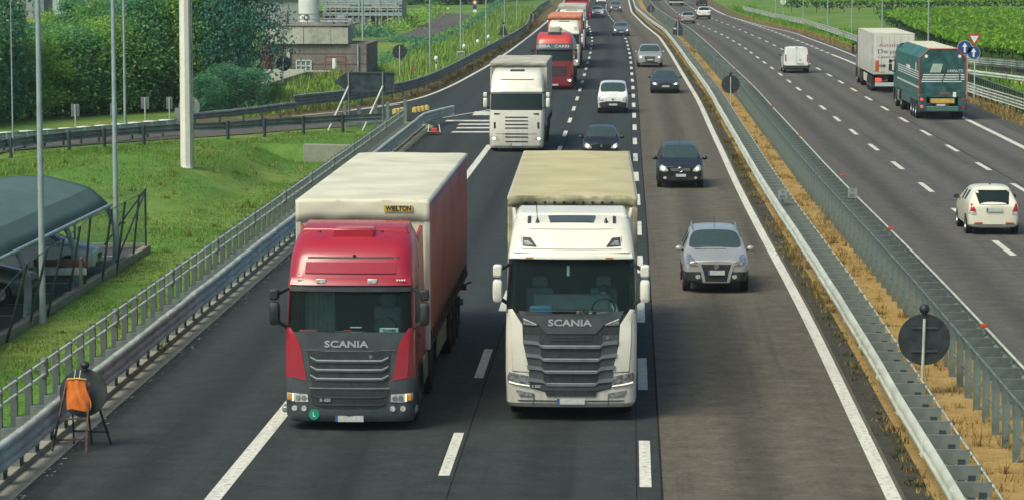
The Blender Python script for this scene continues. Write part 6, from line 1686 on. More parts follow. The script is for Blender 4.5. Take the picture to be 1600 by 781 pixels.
f([(-.74,.79),(.74,.79),(.68,.50),(.5,.44),(-.5,.44),(-.68,.50)], 'lower_grille', M_GRILLE, False, .012)
for z in (.64,.50): f(('strip',[(-.66,z+.045),(-.58,z+.018),(.58,z+.018),(.66,z+.045)],[(-.66,z+.025),(-.58,z-.004),(.58,z-.004),(.66,z+.025)]), 'grille_slat', M_ANTHP, False, .03, seg=5)
f(('strip',[(-1.19,.42),(-.9,.40),(.9,.40),(1.19,.42)],[(-1.17,.19),(-.9,.19),(.9,.19),(1.17,.19)]), 'bumper', M_ANTHP, False, .02)
for o in f([(-.77,.56),(-.78,.70),(-1.0,.715),(-1.185,.72),(-1.18,.58),(-1.0,.55)], 'headlight', M_LAMP, True, .016):
    s = -1 if sum(v.co.x for v in o.data.vertices) < 0 else 1
    MB().box(s*1.115-.045, s*1.115+.045, surf(bvh, s*1.1, .65)-.03, surf(bvh, s*1.1, .65)+.06, .58, .71).build('turn_signal', M_AMBER, o, 30, bevel=.015)
    MB().box(s*1.055-.014, s*1.055+.014, surf(bvh, s*1.04, .64)-.035, surf(bvh, s*1.04, .64)+.03, .57, .71).build('daylight_strip', M_DRL, o, 30, bevel=.006)
    for x in (.85, .96): MB().disc((s*x, surf(bvh, s*x, .635)-.018, .632), (0,1,0), .048, .02, 16).build('bulb', M_CHROME, o, 40)
for x in (-1.03, -.85, .81, 1.0):
    o = MB().disc((x, surf(bvh, x, .43)-.02, .435), (0,1,0), .052, .04, 16).build('fog_light', M_LAMP, cb, 40)
o = MB().disc((-.66, surf(bvh, -.66, .32)-.03, .325), (0,1,0), .098, .012, 28).build('green_badge', mat('badge green', (.01,.26,.15), .4), cb, 40)
text('L', .13, M_LETW, o, (-.66, surf(bvh, -.66, .32)-.038, .325))
q = plate(cb, 0, surf(bvh, 0, .24)-.025, .245, .53, .115)
text('SCANIA', .17, M_LETT, cb, (-.05, surf(bvh, 0, 1.63)-.012, 1.635), (PI/2-.03,0,0), off=.005, width=.82, kern=1.03)
text('R 450', .085, M_LETT, cb, (-.45, surf(bvh, -.45, .6)-.045, .595), off=.003)
MB().disc((.40, surf(bvh, .4, 1.41)-.012, 1.405), (0,1,0), .033, .012, 16).build('round_badge', M_SLAT, cb, 40)
# visor and roof
f([(-1.13,2.72),(1.13,2.72),(1.12,2.86),(-1.12,2.86)], 'sun_visor', P_RED, False, .09, thick=.10, seg=8)
f([(-1.12,2.60),(1.12,2.60),(1.14,2.71),(-1.14,2.71)], 'visor_underside', M_PLAST, False, .05, thick=.06, seg=8)
for x in (-.54, .42): MB().box(x-.09, x+.09, surf(bvh, x, 2.78)-.115, surf(bvh, x, 2.78)-.06, 2.75, 2.84).build('visor_lamp', M_LAMP, cb, 30, bevel=.015)
for x0 in (-.98, .88):
    for k in range(4): MB().box(x0+k*.045-.014, x0+k*.045+.014, surf(bvh, x0, 2.8)-.10, surf(bvh, x0, 2.8)-.06, 2.80, 2.825).build('marker_light', M_LETW, cb, 0)
f([(-.96,3.19),(.92,3.19),(.92,3.225),(-.96,3.225)], 'panel_gap', M_BLK, False, .004, rings=2, seg=10)
f([(-.86,2.96),(.84,2.96),(.86,3.13),(-.84,3.13)], 'pressed_panel', P_RED, False, .014, seg=8)
f([(-.86,2.93),(.84,2.93),(.84,2.965),(-.86,2.965)], 'panel_ridge', P_RED, False, .03, rings=2, seg=8)
for x in (-.965, .925): f([(x-.008,2.9),(x+.008,2.9),(x+.008,3.6),(x-.008,3.6)], 'panel_gap', M_BLK, False, .003, rings=2, seg=8)
MB().loft([[(x*1.0, y, z) for x, z in ((-.40,3.50),(.40,3.50),(.39,3.68),(.34,3.71),(-.34,3.71),(-.39,3.68))] for y in (.98,1.5)]).build('roof_hatch', P_RED, cb, 30, bevel=.03)
MB().loft([[(-1.05,y,z0),(1.05,y,z0),(.98,y+.02,z1),(-.98,y+.02,z1)] for y, z0, z1 in ((1.35,3.56,3.68),(1.7,3.6,3.74),(2.2,3.6,3.76))]).build('roof_spoiler', P_RED, cb, 30, bevel=.03)
for x, y in ((-.33,1.02),(-.62,.86),(.55,.92),(0.06,.50)): MB().disc((x, y, 3.66 if y > .8 else 3.25), (0,.3,1), .03, .03, 10).build('roof_fitting', M_BLK, cb, 40)
# sides
f([(.48,1.95),(1.40,1.95),(1.40,2.66),(.66,2.66)], 'side_window', M_GLASSD, True, .006, side='right')
f([(.42,1.0),(.44,1.0),(.44,2.7),(.42,2.7)], 'door_gap', M_BLK, True, .003, side='right', rings=2); f([(1.46,1.0),(1.48,1.0),(1.48,2.75),(1.46,2.75)], 'door_gap', M_BLK, True, .003, side='right', rings=2)
f([(1.20,1.62),(1.40,1.62),(1.40,1.70),(1.20,1.70)], 'door_handle', M_BLK, True, .02, side='right')
f([(1.7,2.9),(2.15,2.9),(2.12,3.5),(1.78,3.42)], 'side_panel', P_RED, True, .01, side='right')
for s in (-1, 1):
    MB().loft([[(s*(1.12+d), y, 1.1), (s*(1.19+d), y, 1.1), (s*(1.14+d), y, h_), (s*(1.07+d), y, h_)] for y, d, h_ in ((2.2,0,3.45),(2.75,.05,3.62))]).build('side_deflector', P_RED, cb, 30, bevel=.015)
    MB().box(s*1.16-.04, s*1.16+.05, .55, 2.3, .30, .48).build('entry_step', M_PLASTG, cb, 30, bevel=.02)
    MB().box(s*1.2-.1, s*1.2+.04, .35, .7, .30, .42).build('bumper_end', M_ALU, cb, 30, bevel=.03)
mirrors(cb, 1.98, 2.42, 2.66, M_PLAST, 1.40, .14)
# behind the screen
zz0 = 1.86
def cabinbox(x0, x1, y0_, y1_, z0_, z1_, nm, m): return MB().box(x0, x1, y0_, y1_, z0_, z1_).build(nm, m, cb, 30, bevel=.01)
cur = MB(); cur.loft([[(-.92+.55*k/16, 1.05+.05*math.sin(k*2.1), z) for k in range(17)] for z in (1.75, 2.62)], False); cur.build('window_curtain', mat('curtain pale', (.40,.42,.36), .9), cb, 60)
cabinbox(-.95,-.62,.27,.29,1.80,1.88,'red_nameplate', mat('nameplate red', (.45,.10,.10), .6)); cabinbox(.55,.90,.27,.29,1.83,1.92,'white_nameplate', M_LETW)
text('SLAWEK', .07, M_LETB, cb, (.735,.262,1.875), width=.24)
cabinbox(-.30,.28,.34,.40,1.78,1.85,'dash_tray', M_GRILLE); cabinbox(0,.22,.29,.33,1.77,1.83,'paper', M_LETW); cabinbox(-.02,.2,.38,.5,1.9,1.91,'paper', M_LETW)
cabinbox(-.13,.02,.31,.34,1.83,1.87,'red_box', P_BRIGHT)
running_gear(t, guardm=M_TARPGR)
b = tarp_box(t, 2.95, 16.4, 1.25, 4.11, 1.30, M_TARPC, M_CURT, M_TARPC, M_EDGE, .42)
o = MB().box(.42, .98, 2.88, 2.895, 3.86, 3.98).build('yellow_badge', M_WIELT, b, 30); text('WIELTON', .13, M_BLK, o, (.70, 2.876, 3.92), off=.004, width=.50)
for s in (-1, 1): MB().box(s*1.1-.18, s*1.1+.18, 16.4, 16.44, .78, .95).build('tail_light', M_TAIL, t, 30)

# ---------------------------------------------------------------- white lorry, nearest, middle lane
p = G(892, 659); rz = heading(fD2, p.y) + .012
t = thing('articulated_lorry', 'white lorry with black grille, silver lettering and beige tarpaulin roof', 'lorry', p, rz, LORRIES)
cb, bvh = cab(t, 'S', P_LWHITE, M_GRILLE); f = F_(bvh, cb)
f(('strip',[(-1.235,2.13),(-1.24,1.9),(-1.245,1.5),(-1.245,.98)],[(-1.12,2.15),(-.93,1.86),(-.91,1.5),(-.79,.96)]), 'corner_panel', P_LWHITE, True, .016)
f(('strip',[(-1.0,2.12),(-.62,2.08),(-.47,2.06),(.47,2.06),(.62,2.08),(1.0,2.12)],[(-.93,1.95),(-.62,1.86),(-.47,1.69),(.47,1.69),(.62,1.86),(.93,1.95)]), 'name_panel', M_ANTHP, False, .025, seg=5)
f([(-.92,1.99),(-.66,1.88),(-.64,1.845),(-.90,1.86)], 'upper_lamp', M_LAMPD, True, .03); f([(-.91,1.98),(-.66,1.87),(-.665,1.862),(-.905,1.96)], 'daylight_strip', M_LETW, True, .036, rings=2)
f(('strip',[(-.915,1.66),(-.85,1.2),(-.76,.64)],[(-.60,1.66),(-.56,1.2),(-.50,.62)]), 'grille_side', M_ANTHP, True, .012)
for z, w in ((1.47,.0),(1.22,.03),(.99,.06),(.75,.09)):
    f(('strip',[(-.90+w,z+.10),(-.63+w,z+.07),(-.55+w,z),(.55-w,z),(.63-w,z+.07),(.90-w,z+.10)],[(-.89+w,z+.03),(-.62+w,z+.005),(-.54+w,z-.055),(.54-w,z-.055),(.62-w,z+.005),(.89-w,z+.03)]), 'grille_slat', M_SLAT, False, .05, seg=4)
    f([(-.55+w,z-.012),(.55-w,z-.012),(.55-w,z+.004),(-.55+w,z+.004)], 'slat_highlight', M_LETT, False, .056, rings=2, seg=8)  # slat highlight laid on as a pale line
for k in range(4): f([(-.40,1.56+k*.028),(.40,1.56+k*.028),(.40,1.57+k*.028),(-.40,1.57+k*.028)], 'grille_mesh', M_ANTHP, False, .02, rings=2, seg=6)
f(('strip',[(-.78,.965),(-.3,.97),(.3,.97),(.78,.965)],[(-.72,.64),(-.5,.58),(.5,.58),(.72,.64)]), 'grille_base', M_GRILLE, False, .006)
f([(-.50,.60),(.50,.60),(.46,.50),(-.46,.50)], 'lower_grille', M_GRILLE, False, .03)
f(('strip',[(-.74,.72),(-.45,.70),(.45,.70),(.74,.72)],[(-.74,.66),(-.5,.61),(.5,.61),(.74,.66)]), 'grille_lip', M_ANTHP, False, .03)
for o in f([(-.77,.76),(-.80,.88),(-1.18,.95),(-1.215,.84),(-1.20,.74),(-.78,.68)], 'headlight', M_LAMPD, True, .034): 
    s = -1 if sum(v.co.x for v in o.data.vertices) < 0 else 1
    patch(bvh, ('strip',[(s*.79,.705),(s*1.0,.735),(s*1.18,.775)],[(s*.785,.685),(s*1.0,.712),(s*1.185,.745)]), 'front', 'daylight_strip', M_DRL, o, .042, .02, 2, 3)
f([(-.73,.49),(-.73,.56),(-1.05,.61),(-.98,.50)], 'fog_light', M_LAMPD, True, .03)
f([(-1.235,.405),(1.235,.405),(1.235,.418),(-1.235,.418)], 'bumper_gap', M_PLASTG, False, .024, rings=2, seg=10)
for x in (-.71, .71): f([(x-.004,.31),(x+.004,.31),(x+.004,.55),(x-.004,.55)], 'bumper_gap', M_PLASTG, False, .026, rings=2)
plate(cb, 0, surf(bvh, 0, .40)-.04, .405, .53, .115)
text('SCANIA', .17, M_LETT, cb, (-.02, surf(bvh, 0, 1.9)-.034, 1.895), (PI/2-.04,0,0), off=.005, width=.83, kern=1.03)
text('S 500', .075, M_LETT, cb, (-.66, surf(bvh, -.66, .67)-.047, .685), off=.003)
MB().disc((.69, surf(bvh, .69, 1.62)-.02, 1.62), (0,1,0), .033, .012, 16).build('round_badge', M_SLAT, cb, 40)
f([(-1.17,3.09),(1.17,3.09),(1.15,3.20),(.8,3.22),(-.8,3.22),(-1.15,3.20)], 'sun_visor', P_LWHITE, False, .12, thick=.12, seg=5)
for x in (-.80, .72): MB().box(x-.07, x+.07, surf(bvh, x, 3.12)-.14, surf(bvh, x, 3.12)-.10, 3.10, 3.125).build('marker_light', M_AMBER, cb, 30)
f([(-.94,3.32),(-.93,3.47),(-.78,3.46),(-.66,3.30)], 'roof_lamp', M_BLK, True, .02); f([(-.92,3.33),(-.91,3.41),(-.82,3.41),(-.73,3.33)], 'lamp_lens', M_LAMPD, True, .03)
f([(-.95,3.25),(.95,3.25),(.95,3.262),(-.95,3.262)], 'panel_gap', M_PLASTG, False, .004, rings=2, seg=10)
for x in (-.955, .955): f([(x-.005,3.25),(x+.005,3.25),(x+.005,3.7),(x-.005,3.7)], 'panel_gap', M_PLASTG, False, .003, rings=2, seg=8)
f([(-.80,3.60),(.80,3.60),(.80,3.608),(-.80,3.608)], 'panel_gap', M_PLASTG, False, .004, rings=2, seg=8)
f([(-.42,1.02),(.42,1.02),(.46,1.30),(-.46,1.30)], 'roof_hatch', mat('hatch tinted', (.06,.075,.08), .2, coat=1), False, .03, side='top')
MB().loft([[(-1.10,y,z0),(1.10,y,z0),(1.02,y+.03,z1),(-1.02,y+.03,z1)] for y, z0, z1 in ((1.45,3.76,3.85),(1.8,3.80,3.91),(2.2,3.8,3.94))]).build('roof_spoiler', P_LWHITE, cb, 30, bevel=.03)
MB().tube([(-.66,1.05,3.72),(-.68,1.1,4.1)], .008, 6).build('aerial', M_BLK, cb, 40)
for x in (-.66, .66): MB().tube([(x,1.05,3.70),(x,1.07,3.80)], [.045,.012], 8).build('aerial_base', M_BLK, cb, 40)
for x in (-.82, .82): f([(x-.03,1.02),(x+.03,1.02),(x+.03,1.34),(x-.03,1.34)], 'roof_strap', M_PLASTG, False, .02, side='top')
f([(.5,2.15),(1.4,2.15),(1.4,2.95),(.72,2.95)], 'side_window', M_GLASSD, True, .006, side='right')
f([(.44,1.1),(.46,1.1),(.46,3.0),(.44,3.0)], 'door_gap', M_BLK, True, .003, side='right', rings=2)
for s in (-1, 1):
    MB().loft([[(s*(1.13+d), y, 1.1), (s*(1.20+d), y, 1.1), (s*(1.15+d), y, h_), (s*(1.08+d), y, h_)] for y, d, h_ in ((2.25,0,3.7),(2.8,.05,3.85))]).build('side_deflector', P_LWHITE, cb, 30, bevel=.015)
    MB().box(s*1.2-.04, s*1.2+.05, .6, 2.3, .35, .9).build('entry_step', P_LWHITE, cb, 30, bevel=.03)
mirrors(cb, 2.28, 2.72, 3.0, P_LWHITE, 1.40, .14)
wp = MB().tube([(-.9,.04,2.10),(-.2,.0,2.13),(.1,.0,2.12)], .012, 6).tube([(.1,.0,2.10),(.7,.02,2.14)], .012, 6).build('wiper', M_BLK, cb, 50)
occupant(t, .62, 1.12, 1.72, label='driver in a pale shirt at the wheel of the white lorry')
MB().box(-.75,.75,1.0,1.2,2.0,2.33).build('bunk', M_INTG, cb, 30, bevel=.05)
MB().box(-.80,-.35,.34,.5,2.0,2.18).build('blue_bag', mat('bag blue', (.06,.14,.24), .8), cb, 30, bevel=.04)
MB().box(.10,.15,.28,.30,1.99,2.09).build('white_tag', M_LETW, cb, 0); MB().box(.20,.26,.28,.30,1.99,2.05).build('yellow_tag', M_YEL, cb, 0); MB().box(.14,.22,.36,.38,2.05,2.11).build('red_tag', P_BRIGHT, cb, 0)
MB().box(-.09,-.03,.40,.43,2.75,2.95).build('toll_box', M_LETW, cb, 30, bevel=.01)
running_gear(t, guardm=M_ALU)
tarp_box(t, 2.95, 16.4, 1.2, 4.09, 1.28, M_TARPB, M_CURTW, M_TARPD, M_EDGE, .2, M_TARPD, .035, True)
for s in (-1, 1): MB().box(s*1.1-.18, s*1.1+.18, 16.4, 16.44, .78, .95).build('tail_light', M_TAIL, t, 30)

# ---------------------------------------------------------------- plainer lorries further up
def cheap_lorry(name, label, p, rz, body, lower, roof=None, kind='R', grille=True, box=None, lit=False, group=LORRIES, mirrorm=None, visor=None, white_grille=False, gear=True, drive=5.0):
    t = thing(name, label, 'lorry', p, rz, group)
    cb, bvh = cab(t, kind, body, lower, False); f = F_(bvh, cb)
    if white_grille:
        for z in (1.52,1.36,1.20,1.04,.78,.64): f([(-.52,z),(.52,z),(.50,z+.055),(-.50,z+.055)], 'grille_opening', M_PLAST, False, .01, rings=2)
        f([(-1.02,1.05),(-.93,1.05),(-.93,1.33),(-1.02,1.33)], 'air_duct', M_PLAST, True, .01); f([(-1.0,1.74),(-.72,1.72),(-.80,1.66),(-1.0,1.66)], 'screen_corner', M_PLAST, True, .01)
        f([(-.50,.44),(.50,.44),(.50,.49),(-.50,.49)], 'lower_grille', M_PLAST, False, .01, rings=2)
    elif grille:
        f([(-.8,.85),(.8,.85),(.85,1.55),(-.85,1.55)], 'grille', M_GRILLE, False, .01)
        for z in (1.0,1.15,1.3,1.45): f([(-.74,z),(.74,z),(.74,z+.035),(-.74,z+.035)], 'grille_slat', lower, False, .03, rings=2)
    for o in f([(-.80,.56),(-.82,.70),(-1.15,.73),(-1.15,.56)], 'headlight', M_LIT if lit == 2 else M_LAMP, True, .016):
        if lit == 1: 
            cx = sum(v.co.x for v in o.data.vertices)/len(o.data.vertices); MB().disc((cx*1.02, surf(bvh, cx, .6)-.03, .60), (0,1,0), .06, .03, 14).build('bulb', M_LIT, o, 40)
    plate(cb, 0, surf(bvh, 0, .3)-.03, .33, .53, .115)
    f([(-1.13,2.68),(1.13,2.68),(1.12,2.84),(-1.12,2.84)], 'sun_visor', visor or body, False, .09, thick=.10, seg=6)
    f([(.48,1.95),(1.40,1.95),(1.40,2.66),(.66,2.66)], 'side_window', M_GLASSD, True, .006, side='right')
    mirrors(cb, 1.98, 2.42, 2.66, mirrorm or body, 1.40, .14)
    MB().box(-.45,.45,2.1,2.2,1.0,1.01).build('rear_panel', M_INT, cb, 0)
    if gear: running_gear(t, drive=drive)
    return t, cb, bvh, f
# white one with hatch on the hatched nose
p = G(807, 238); t, cb, bvh, f = cheap_lorry('articulated_lorry', 'older white lorry with white grille bars passing the hatched nose', p, heading(fL0, p.y), P_LWHITE, P_LWHITE, white_grille=True, lit=1, gear=False)
f([(-.96,3.19),(.96,3.19),(.96,3.23),(-.96,3.23)], 'panel_gap', M_PLAST, False, .004, rings=2, seg=8)
for x in (-.965, .965): f([(x-.01,2.9),(x+.01,2.9),(x+.01,3.6),(x-.01,3.6)], 'panel_gap', M_PLASTG, False, .003, rings=2, seg=6)
f([(-.32,1.0),(.32,1.0),(.32,1.22),(-.32,1.22)], 'roof_hatch', M_PLASTG, False, .03, side='top'); f([(-1.21,.8),(1.21,.8),(1.21,.815),(-1.21,.815)], 'bumper_gap', M_PLASTG, False, .01, rings=2, seg=8)
running_gear(t, False, drive=8.2)
b = tarp_box(t, 2.6, 11.0, 1.1, 3.95, 1.28, M_TARPGR, M_CURTW, M_TARPGR, M_CURTW, .22)
# red one with white roof box
p = G(866, 141); t, cb, bvh, f = cheap_lorry('articulated_lorry', 'red tanker lorry with a dark name band over its windscreen', p, heading(fD1, p.y), P_BRIGHT, P_MAROON, lit=1, mirrorm=M_PLAST)
f([(-1.17,2.60),(1.17,2.60),(1.16,2.98),(-1.16,2.98)], 'name_band', M_ANTHP, False, .14, thick=.16, seg=6)
text('SIBA', .26, M_LETW, cb, (-.62, surf(bvh, 0, 2.8)-.165, 2.80), (PI/2-.15,0,0), width=.72); text('CARRI', .26, M_LETW, cb, (.48, surf(bvh, 0, 2.8)-.165, 2.80), (PI/2-.15,0,0), width=.92)
text('IVECO', .12, M_LETT, cb, (-.35, surf(bvh, 0, 1.70)-.02, 1.68), width=.5)
MB().box(-.36,.36,1.0,1.9,3.6,4.05).build('air_unit', M_TARPGR, cb, 30, bevel=.05); MB().box(-.42,.42,.88,1.0,3.45,3.72).build('air_grille', M_PLASTG, cb, 30, bevel=.03)
MB().tube([(0,3.0,2.35),(0,3.2,2.35),(0,14.5,2.35),(0,14.8,2.35)], [1.0,1.22,1.22,1.0], 28).build('tank', M_TARPC, t, 40)
MB().box(-.5,.5,3.4,14.2,.9,1.25).build('tank_cradle', M_CHASS, t, 30)
for y in (5,8,11): MB().tube([(0,y,3.5),(0,y,3.72)], .28, 14).build('manhole', M_ALU, t, 40)
# white one with orange top
p = G(881, 108); t, cb, bvh, f = cheap_lorry('articulated_lorry', 'white lorry with an orange topped trailer behind the red tanker', p, heading(fD1, p.y), P_LWHITE, P_LWHITE, kind='R', white_grille=True, lit=1)
f([(-.95,2.98),(-.95,3.2),(-.72,3.2),(-.78,2.98)], 'roof_lamp', M_LAMP, True, .03); f([(-.4,1.0),(.4,1.0),(.4,1.12),(-.4,1.12)], 'roof_hatch', M_PLASTG, False, .03, side='top')
tarp_box(t, 2.9, 16.4, 1.2, 4.0, 1.28, mat('tarpaulin orange', (.55,.20,.11), .7, dirt=.2), M_CURTW, mat('tarpaulin orange'  , (.55,.20,.11), .7), None, .3)
# white one with grey roof
p = G(893, 79); t, cb, bvh, f = cheap_lorry('articulated_lorry', 'white lorry with a grey beige trailer roof behind the orange topped one', p, heading(fD1, p.y), P_LWHITE, P_LWHITE, white_grille=True, lit=1)
f([(-.5,1.0),(.5,1.0),(.5,1.15),(-.5,1.15)], 'roof_hatch', M_PLASTG, False, .03, side='top')
tarp_box(t, 2.9, 16.4, 1.2, 4.0, 1.28, M_TARPGR, M_CURTW, M_TARPGR, None, .5)
# red one
p = G(901, 58); t, cb, bvh, f = cheap_lorry('articulated_lorry', 'red lorry with red trailer roof, furthest one clear in the queue', p, heading(fD1, p.y), P_RED, P_MAROON, lit=1)
tarp_box(t, 2.9, 16.4, 1.2, 4.0, 1.28, mat('tarpaulin red', (.42,.04,.05), .7), M_CURT, mat('tarpaulin red', (.42,.04,.05)), None, .3)
p = G(905, 30); t, cb, bvh, f = cheap_lorry('articulated_lorry', 'dark lorry at the top edge of the slow lane queue', p, heading(fD1, p.y), P_GREY, P_ANTH, lit=1)
tarp_box(t, 2.9, 16.4, 1.2, 4.0, 1.28, mat('tarpaulin dark', (.10,.11,.12), .7), M_CURT, M_TARPGR, None, .3)
# ---------------------------------------------------------------- opposite carriageway
def away(px, py, L, f_): 
    p = G(px, py); th = heading(f_, p.y); d = Vector((-math.sin(th), math.cos(th), 0)); return p + d*L, th + PI
loc, rz = away(1397, 146, 16.5, fRE)
t, cb, bvh, f = cheap_lorry('articulated_lorry', 'cream box lorry with lettering on its rear doors, ahead of the green one', loc, rz, P_GREY, P_ANTH, group=AWAY, mirrorm=M_PLAST)
M_BOX = mat('box cream', (.58,.57,.50), .5, dirt=.1, scale=.7, grime=(1.1, 2.2, .8, .12, (.2,.18,.14)))
b = MB().box(-1.27,1.27,2.9,16.45,1.15,3.72).build('cargo_box', M_BOX, t, 30, bevel=.03)
MB().box(-1.28,1.28,2.88,16.47,3.723,3.76).build('box_roof', M_TARPC, b, 30, bevel=.02)
for s in (-1, 1):
    MB().box(s*.625-.60, s*.625+.60, 16.453, 16.49, 1.2, 3.66).build('rear_door', M_BOX, b, 30, bevel=.01)
    for q in (.35, .85): MB().tube([(s*q,16.505,1.25),(s*q,16.505,3.6)], .018, 6).build('door_bar', M_BOX, b, 40)
    MB().box(s*1.0-.2,s*1.0+.2,16.45,16.5,.72,.95).build('tail_light', M_TAILON if s > 0 else M_TAIL, t, 30, bevel=.02)
    MB().box(s*1.272-.003, s*1.272+.004, 2.9, 16.45, 1.15, 1.22).build('side_rail', M_ZINC, b, 0)
BK = (PI/2, 0, PI)
for s_, sz, x, z, w, m in (('Autotrasporti', .3, -.08, 3.02, 2.1, M_LETR), ('Delpa', .36, .42, 2.62, 1.25, M_LETB), ('Castel de', .22, .45, 2.28, 1.15, M_LETB)):
    text(s_, sz, m, b, (x, 16.496, z), BK, width=w)
MB().box(.98,1.20,16.495,16.505,1.35,2.05).build('hazard_plate', M_ORANGE, b, 0); MB().box(.55,.95,16.495,16.505,1.30,1.38).build('yellow_plate', M_YEL, b, 0)
for x in (.85, .65): MB().disc((x,16.497,1.72), (0,1,0), .1, .008, 16).build('speed_disc', M_LETB, b, 40)
MB().disc((1.278,14.8,2.65),(1,0,0),.32,.006,16).build('faded_badge', mat('faded pink', (.45,.33,.31), .6), b, 40); MB().disc((1.278,14.8,1.95),(1,0,0),.25,.006,16).build('faded_badge', mat('faded grey', (.38,.38,.36), .6), b, 40)
MB().box(-1.2,1.2,16.35,16.5,.42,.66).build('rear_bumper', M_ZINC, t, 30, bevel=.02); plate(t, -.2, 16.53, .85, .5, .12, True)
# green glass carrier
loc, rz = away(1472, 188, 15.5, fRE)
t, cb, bvh, f = cheap_lorry('articulated_lorry', 'green lorry with chamfered tall rear wall, white stripes and orange plate', loc, rz, P_LGREEN, P_LGREEN, group=AWAY, mirrorm=M_PLAST, gear=False)
running_gear(t, True, 15.3, 5.0, (11.2,12.5,13.8), M_RIM, False)
prof_ = [(-1.25,1.2),(1.25,1.2),(1.25,3.30),(.74,3.78),(-.74,3.78),(-1.25,3.30)]
M_GB = mat('glass carrier green', (.025,.125,.11), .5, dirt=.2, scale=.8, grime=(.9, 2.4, .7, .1, (.11,.11,.09))); M_GBD = mat('rear wall green', (.02,.085,.08), .5, dirt=.5, scale=2.2)
b = MB().prism(prof_, lambda a, b_, d: (a, d, b_), 2.9, 15.44).build('carrier_body', M_GB, t, 25, bevel=.02)
MB().prism([(x*.97, 1.22 + (z-1.2)*.985) for x, z in prof_], lambda a, b_, d: (a, d, b_), 15.443, 15.50).build('rear_wall', M_GBD, b, 25)
MB().box(-.74,.74,2.9,15.4,3.783,3.81).build('roof_sheet', M_TARPC, b, 30)
for s in (-1, 1):
    pts = [(s*1.235,15.5,1.25),(s*1.235,15.5,3.29),(s*.735,15.5,3.765),(0,15.5,3.765)]
    MB().tube(pts, .035, 6).build('red_edge', M_RED, b, 40)
    MB().disc((s*.88,15.51,3.38),(0,1,0),.09,.03,16).build('marker_lamp', M_LETW, b, 40)
    MB().box(s*1.05-.22,s*1.05+.22,15.35,15.58,.45,1.35).build('lamp_housing', M_GBD, t, 30, bevel=.03)
    for z in (1.1,.72): MB().disc((s*1.1,15.59,z),(0,1,0),.08,.02,14).build('tail_light', M_TAILON if s > 0 else M_TAIL, t, 40)
    MB().box(s*1.12-.12,s*1.12+.12,5.9,10.4,.62,1.18).build('side_skirt', M_GB, t, 30, bevel=.03); MB().box(s*1.2-.03,s*1.2+.055,10.4,14.9,.96,1.198).build('side_skirt', M_GB, t, 30, bevel=.02)
    for z in (1.68,1.74): MB().box(s*1.252-.004,s*1.252+.006,3.0,15.4,z,z+.035).build('side_stripe', M_LETW, b, 0)
    for k in range(4): MB().box(s*1.252-.004,s*1.252+.006,3.4,15.4,2.16+k*.12,2.20+k*.12).build('side_stripe', M_LETW, b, 0)
    MB().box(s*1.252-.004,s*1.252+.008,13.6,13.9,2.55,3.0).build('white_mark', M_LETW, b, 0); MB().box(s*1.252-.004,s*1.252+.008,8.5,10.5,2.5,2.72).build('white_mark', M_LETW, b, 0)
for k in range(4):
    z = 2.02 + k*.12
    for x0, x1 in ((-1.12-.0+.03*k, .05+.04*k-.1), (.12+.04*k-.1, 1.0-.03*k if k < 1 else .85), (.95, 1.15)):
        if x1 > x0: MB().box(-x1 if False else -1*x1, -x0, 15.502, 15.508, z, z+.045).build('rear_stripe', M_LETW, b, 0) if not (x0 == .95 and k == 0) else None
MB().prism([(.70,2.52),(.12,2.52),(-.0,2.98),(.52,2.98)][::-1], lambda a, b_, d: (a, d, b_), 15.503, 15.51).build('pale_panel', mat('panel pale green', (.34,.42,.33), .5), b, 0)
text('LANNUTTI', .2, M_LETW, b, (-.66, 15.506, 2.60), BK, width=.84, shear=.3)
text('glass', .1, M_LETR, b, (-.1, 15.506, 1.42), BK, width=.4) if False else MB().box(-.35,.15,15.503,15.508,1.38,1.46).build('red_mark', M_LETR, b, 0)
MB().box(-.62,.62,15.52,15.55,.90,1.13).build('orange_plate', mat('long vehicle plate', (.6,.36,.06), .5, dirt=.2), t, 30); MB().box(-.68,.68,15.49,15.518,.86,1.17).build('plate_frame', M_GBD, t, 30)
MB().box(-.9,.9,15.40,15.56,.45,.74).build('rear_bumper', M_GB, t, 30, bevel=.04); plate(t, .1, 15.56, .80, .5, .11, True)
MB().box(-.72,-.55,15.503,15.51,1.22,1.48).build('white_mark', M_LETW, b, 0)
# grey vehicle far up on the opposite side
loc, rz = away(1057, 9.5, 8.5, fRD1)
t, cb, bvh, f = cheap_lorry('box_truck', 'grey box truck with red lamps driving away at the top edge', loc, rz, P_GREY, P_ANTH, group=AWAY, gear=False)
for s in (-1, 1): wheel(t, s*1.0, 1.42, .5, .3); wheel(t, s*.95, 6.6, .5, .5)
MB().box(-1.2,1.2,2.6,8.4,.95,3.2).build('cargo_box', mat('box grey', (.25,.27,.26), .5), t, 30, bevel=.03)
for s in (-1, 1): MB().box(s*.85-.2,s*.85+.2,8.4,8.46,1.0,1.35).build('tail_light', M_TAILON, t, 30)
MB().box(-1.2,1.2,8.3,8.5,.45,.7).build('rear_bumper', M_ZINC, t, 30, bevel=.02); MB().box(-.4,.4,2,8,.6,.94).build('chassis', M_CHASS, t, 30)
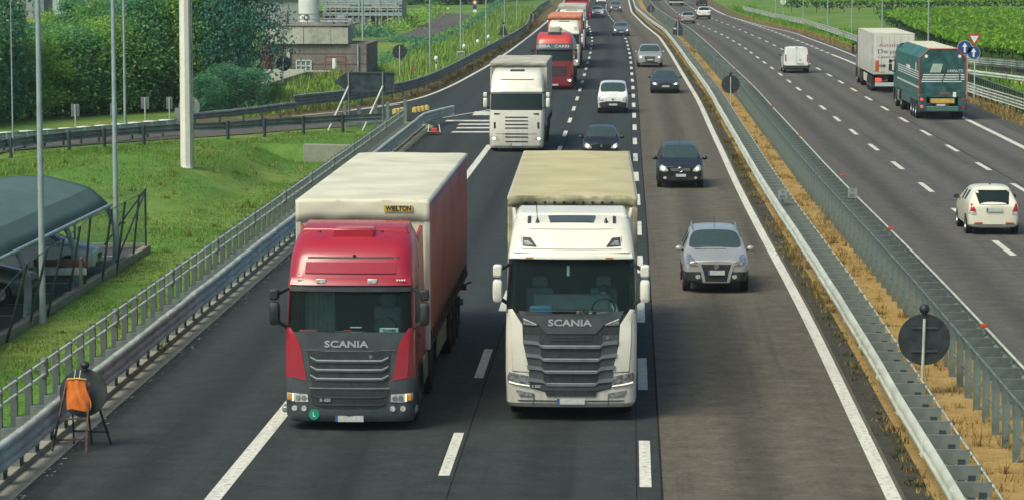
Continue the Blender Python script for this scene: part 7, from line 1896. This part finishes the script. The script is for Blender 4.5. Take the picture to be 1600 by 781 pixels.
# ------------------------------------------------------------------ light
SUN_EL, SUN_AZ = R(52), R(222)     # azimuth clockwise from +Y: behind the camera, to the left
sd = bpy.data.lights.new('sun', 'SUN'); sd.energy = 1.9; sd.angle = R(30); sd.color = (1, .91, .69)
so = bpy.data.objects.new('sun', sd); COL.objects.link(so)
dirv = Vector((math.sin(SUN_AZ)*math.cos(SUN_EL), math.cos(SUN_AZ)*math.cos(SUN_EL), math.sin(SUN_EL)))
so.rotation_euler = dirv.to_track_quat('Z', 'Y').to_euler(); so.location = (0, 0, 60)
wd = bpy.data.worlds.new('World'); scn.world = wd; wd.use_nodes = True
nt = wd.node_tree; nt.nodes.clear()
o = nt.nodes.new('ShaderNodeOutputWorld'); bg = nt.nodes.new('ShaderNodeBackground'); sk = nt.nodes.new('ShaderNodeTexSky')
sk.sky_type = 'NISHITA'; sk.sun_disc = False; sk.sun_elevation = SUN_EL; sk.sun_rotation = SUN_AZ
sk.air_density = .55; sk.dust_density = 4.0; sk.ozone_density = 3.5
bg.inputs['Strength'].default_value = .14
tn = nt.nodes.new('ShaderNodeMix'); tn.data_type = 'RGBA'; tn.blend_type = 'MULTIPLY'; tn.inputs[0].default_value = 1.0; tn.inputs[7].default_value = (.93, 1.05, .94, 1)
nt.links.new(sk.outputs[0], tn.inputs[6]); nt.links.new(tn.outputs[2], bg.inputs[0]); nt.links.new(bg.outputs[0], o.inputs[0])
vs_ = scn.view_settings; scn.display_settings.display_device = 'sRGB'
vs_.view_transform = 'Standard'; vs_.look = 'None'; vs_.gamma = 1; vs_.use_curve_mapping = False
vs_.exposure = 0.5

# thin summer haze: one closed box of even air round the camera and the whole scene
hz = MB().box(-420, 420, -60, 1150, -3, 16).build('haze', [], None, 0)
hm = bpy.data.materials.new('haze air'); hm.use_nodes = True; hn = hm.node_tree; hn.nodes.clear()
ho = hn.nodes.new('ShaderNodeOutputMaterial'); hv = hn.nodes.new('ShaderNodeVolumePrincipled')
hv.inputs['Color'].default_value = (.86, .95, .95, 1); hv.inputs['Density'].default_value = .00017; hv.inputs['Anisotropy'].default_value = .2
hn.links.new(hv.outputs[0], ho.inputs['Volume']); hz.data.materials.append(hm); stuff(hz)
hz['label'] = 'thin pale summer haze over the whole motorway'; hz['category'] = 'haze'
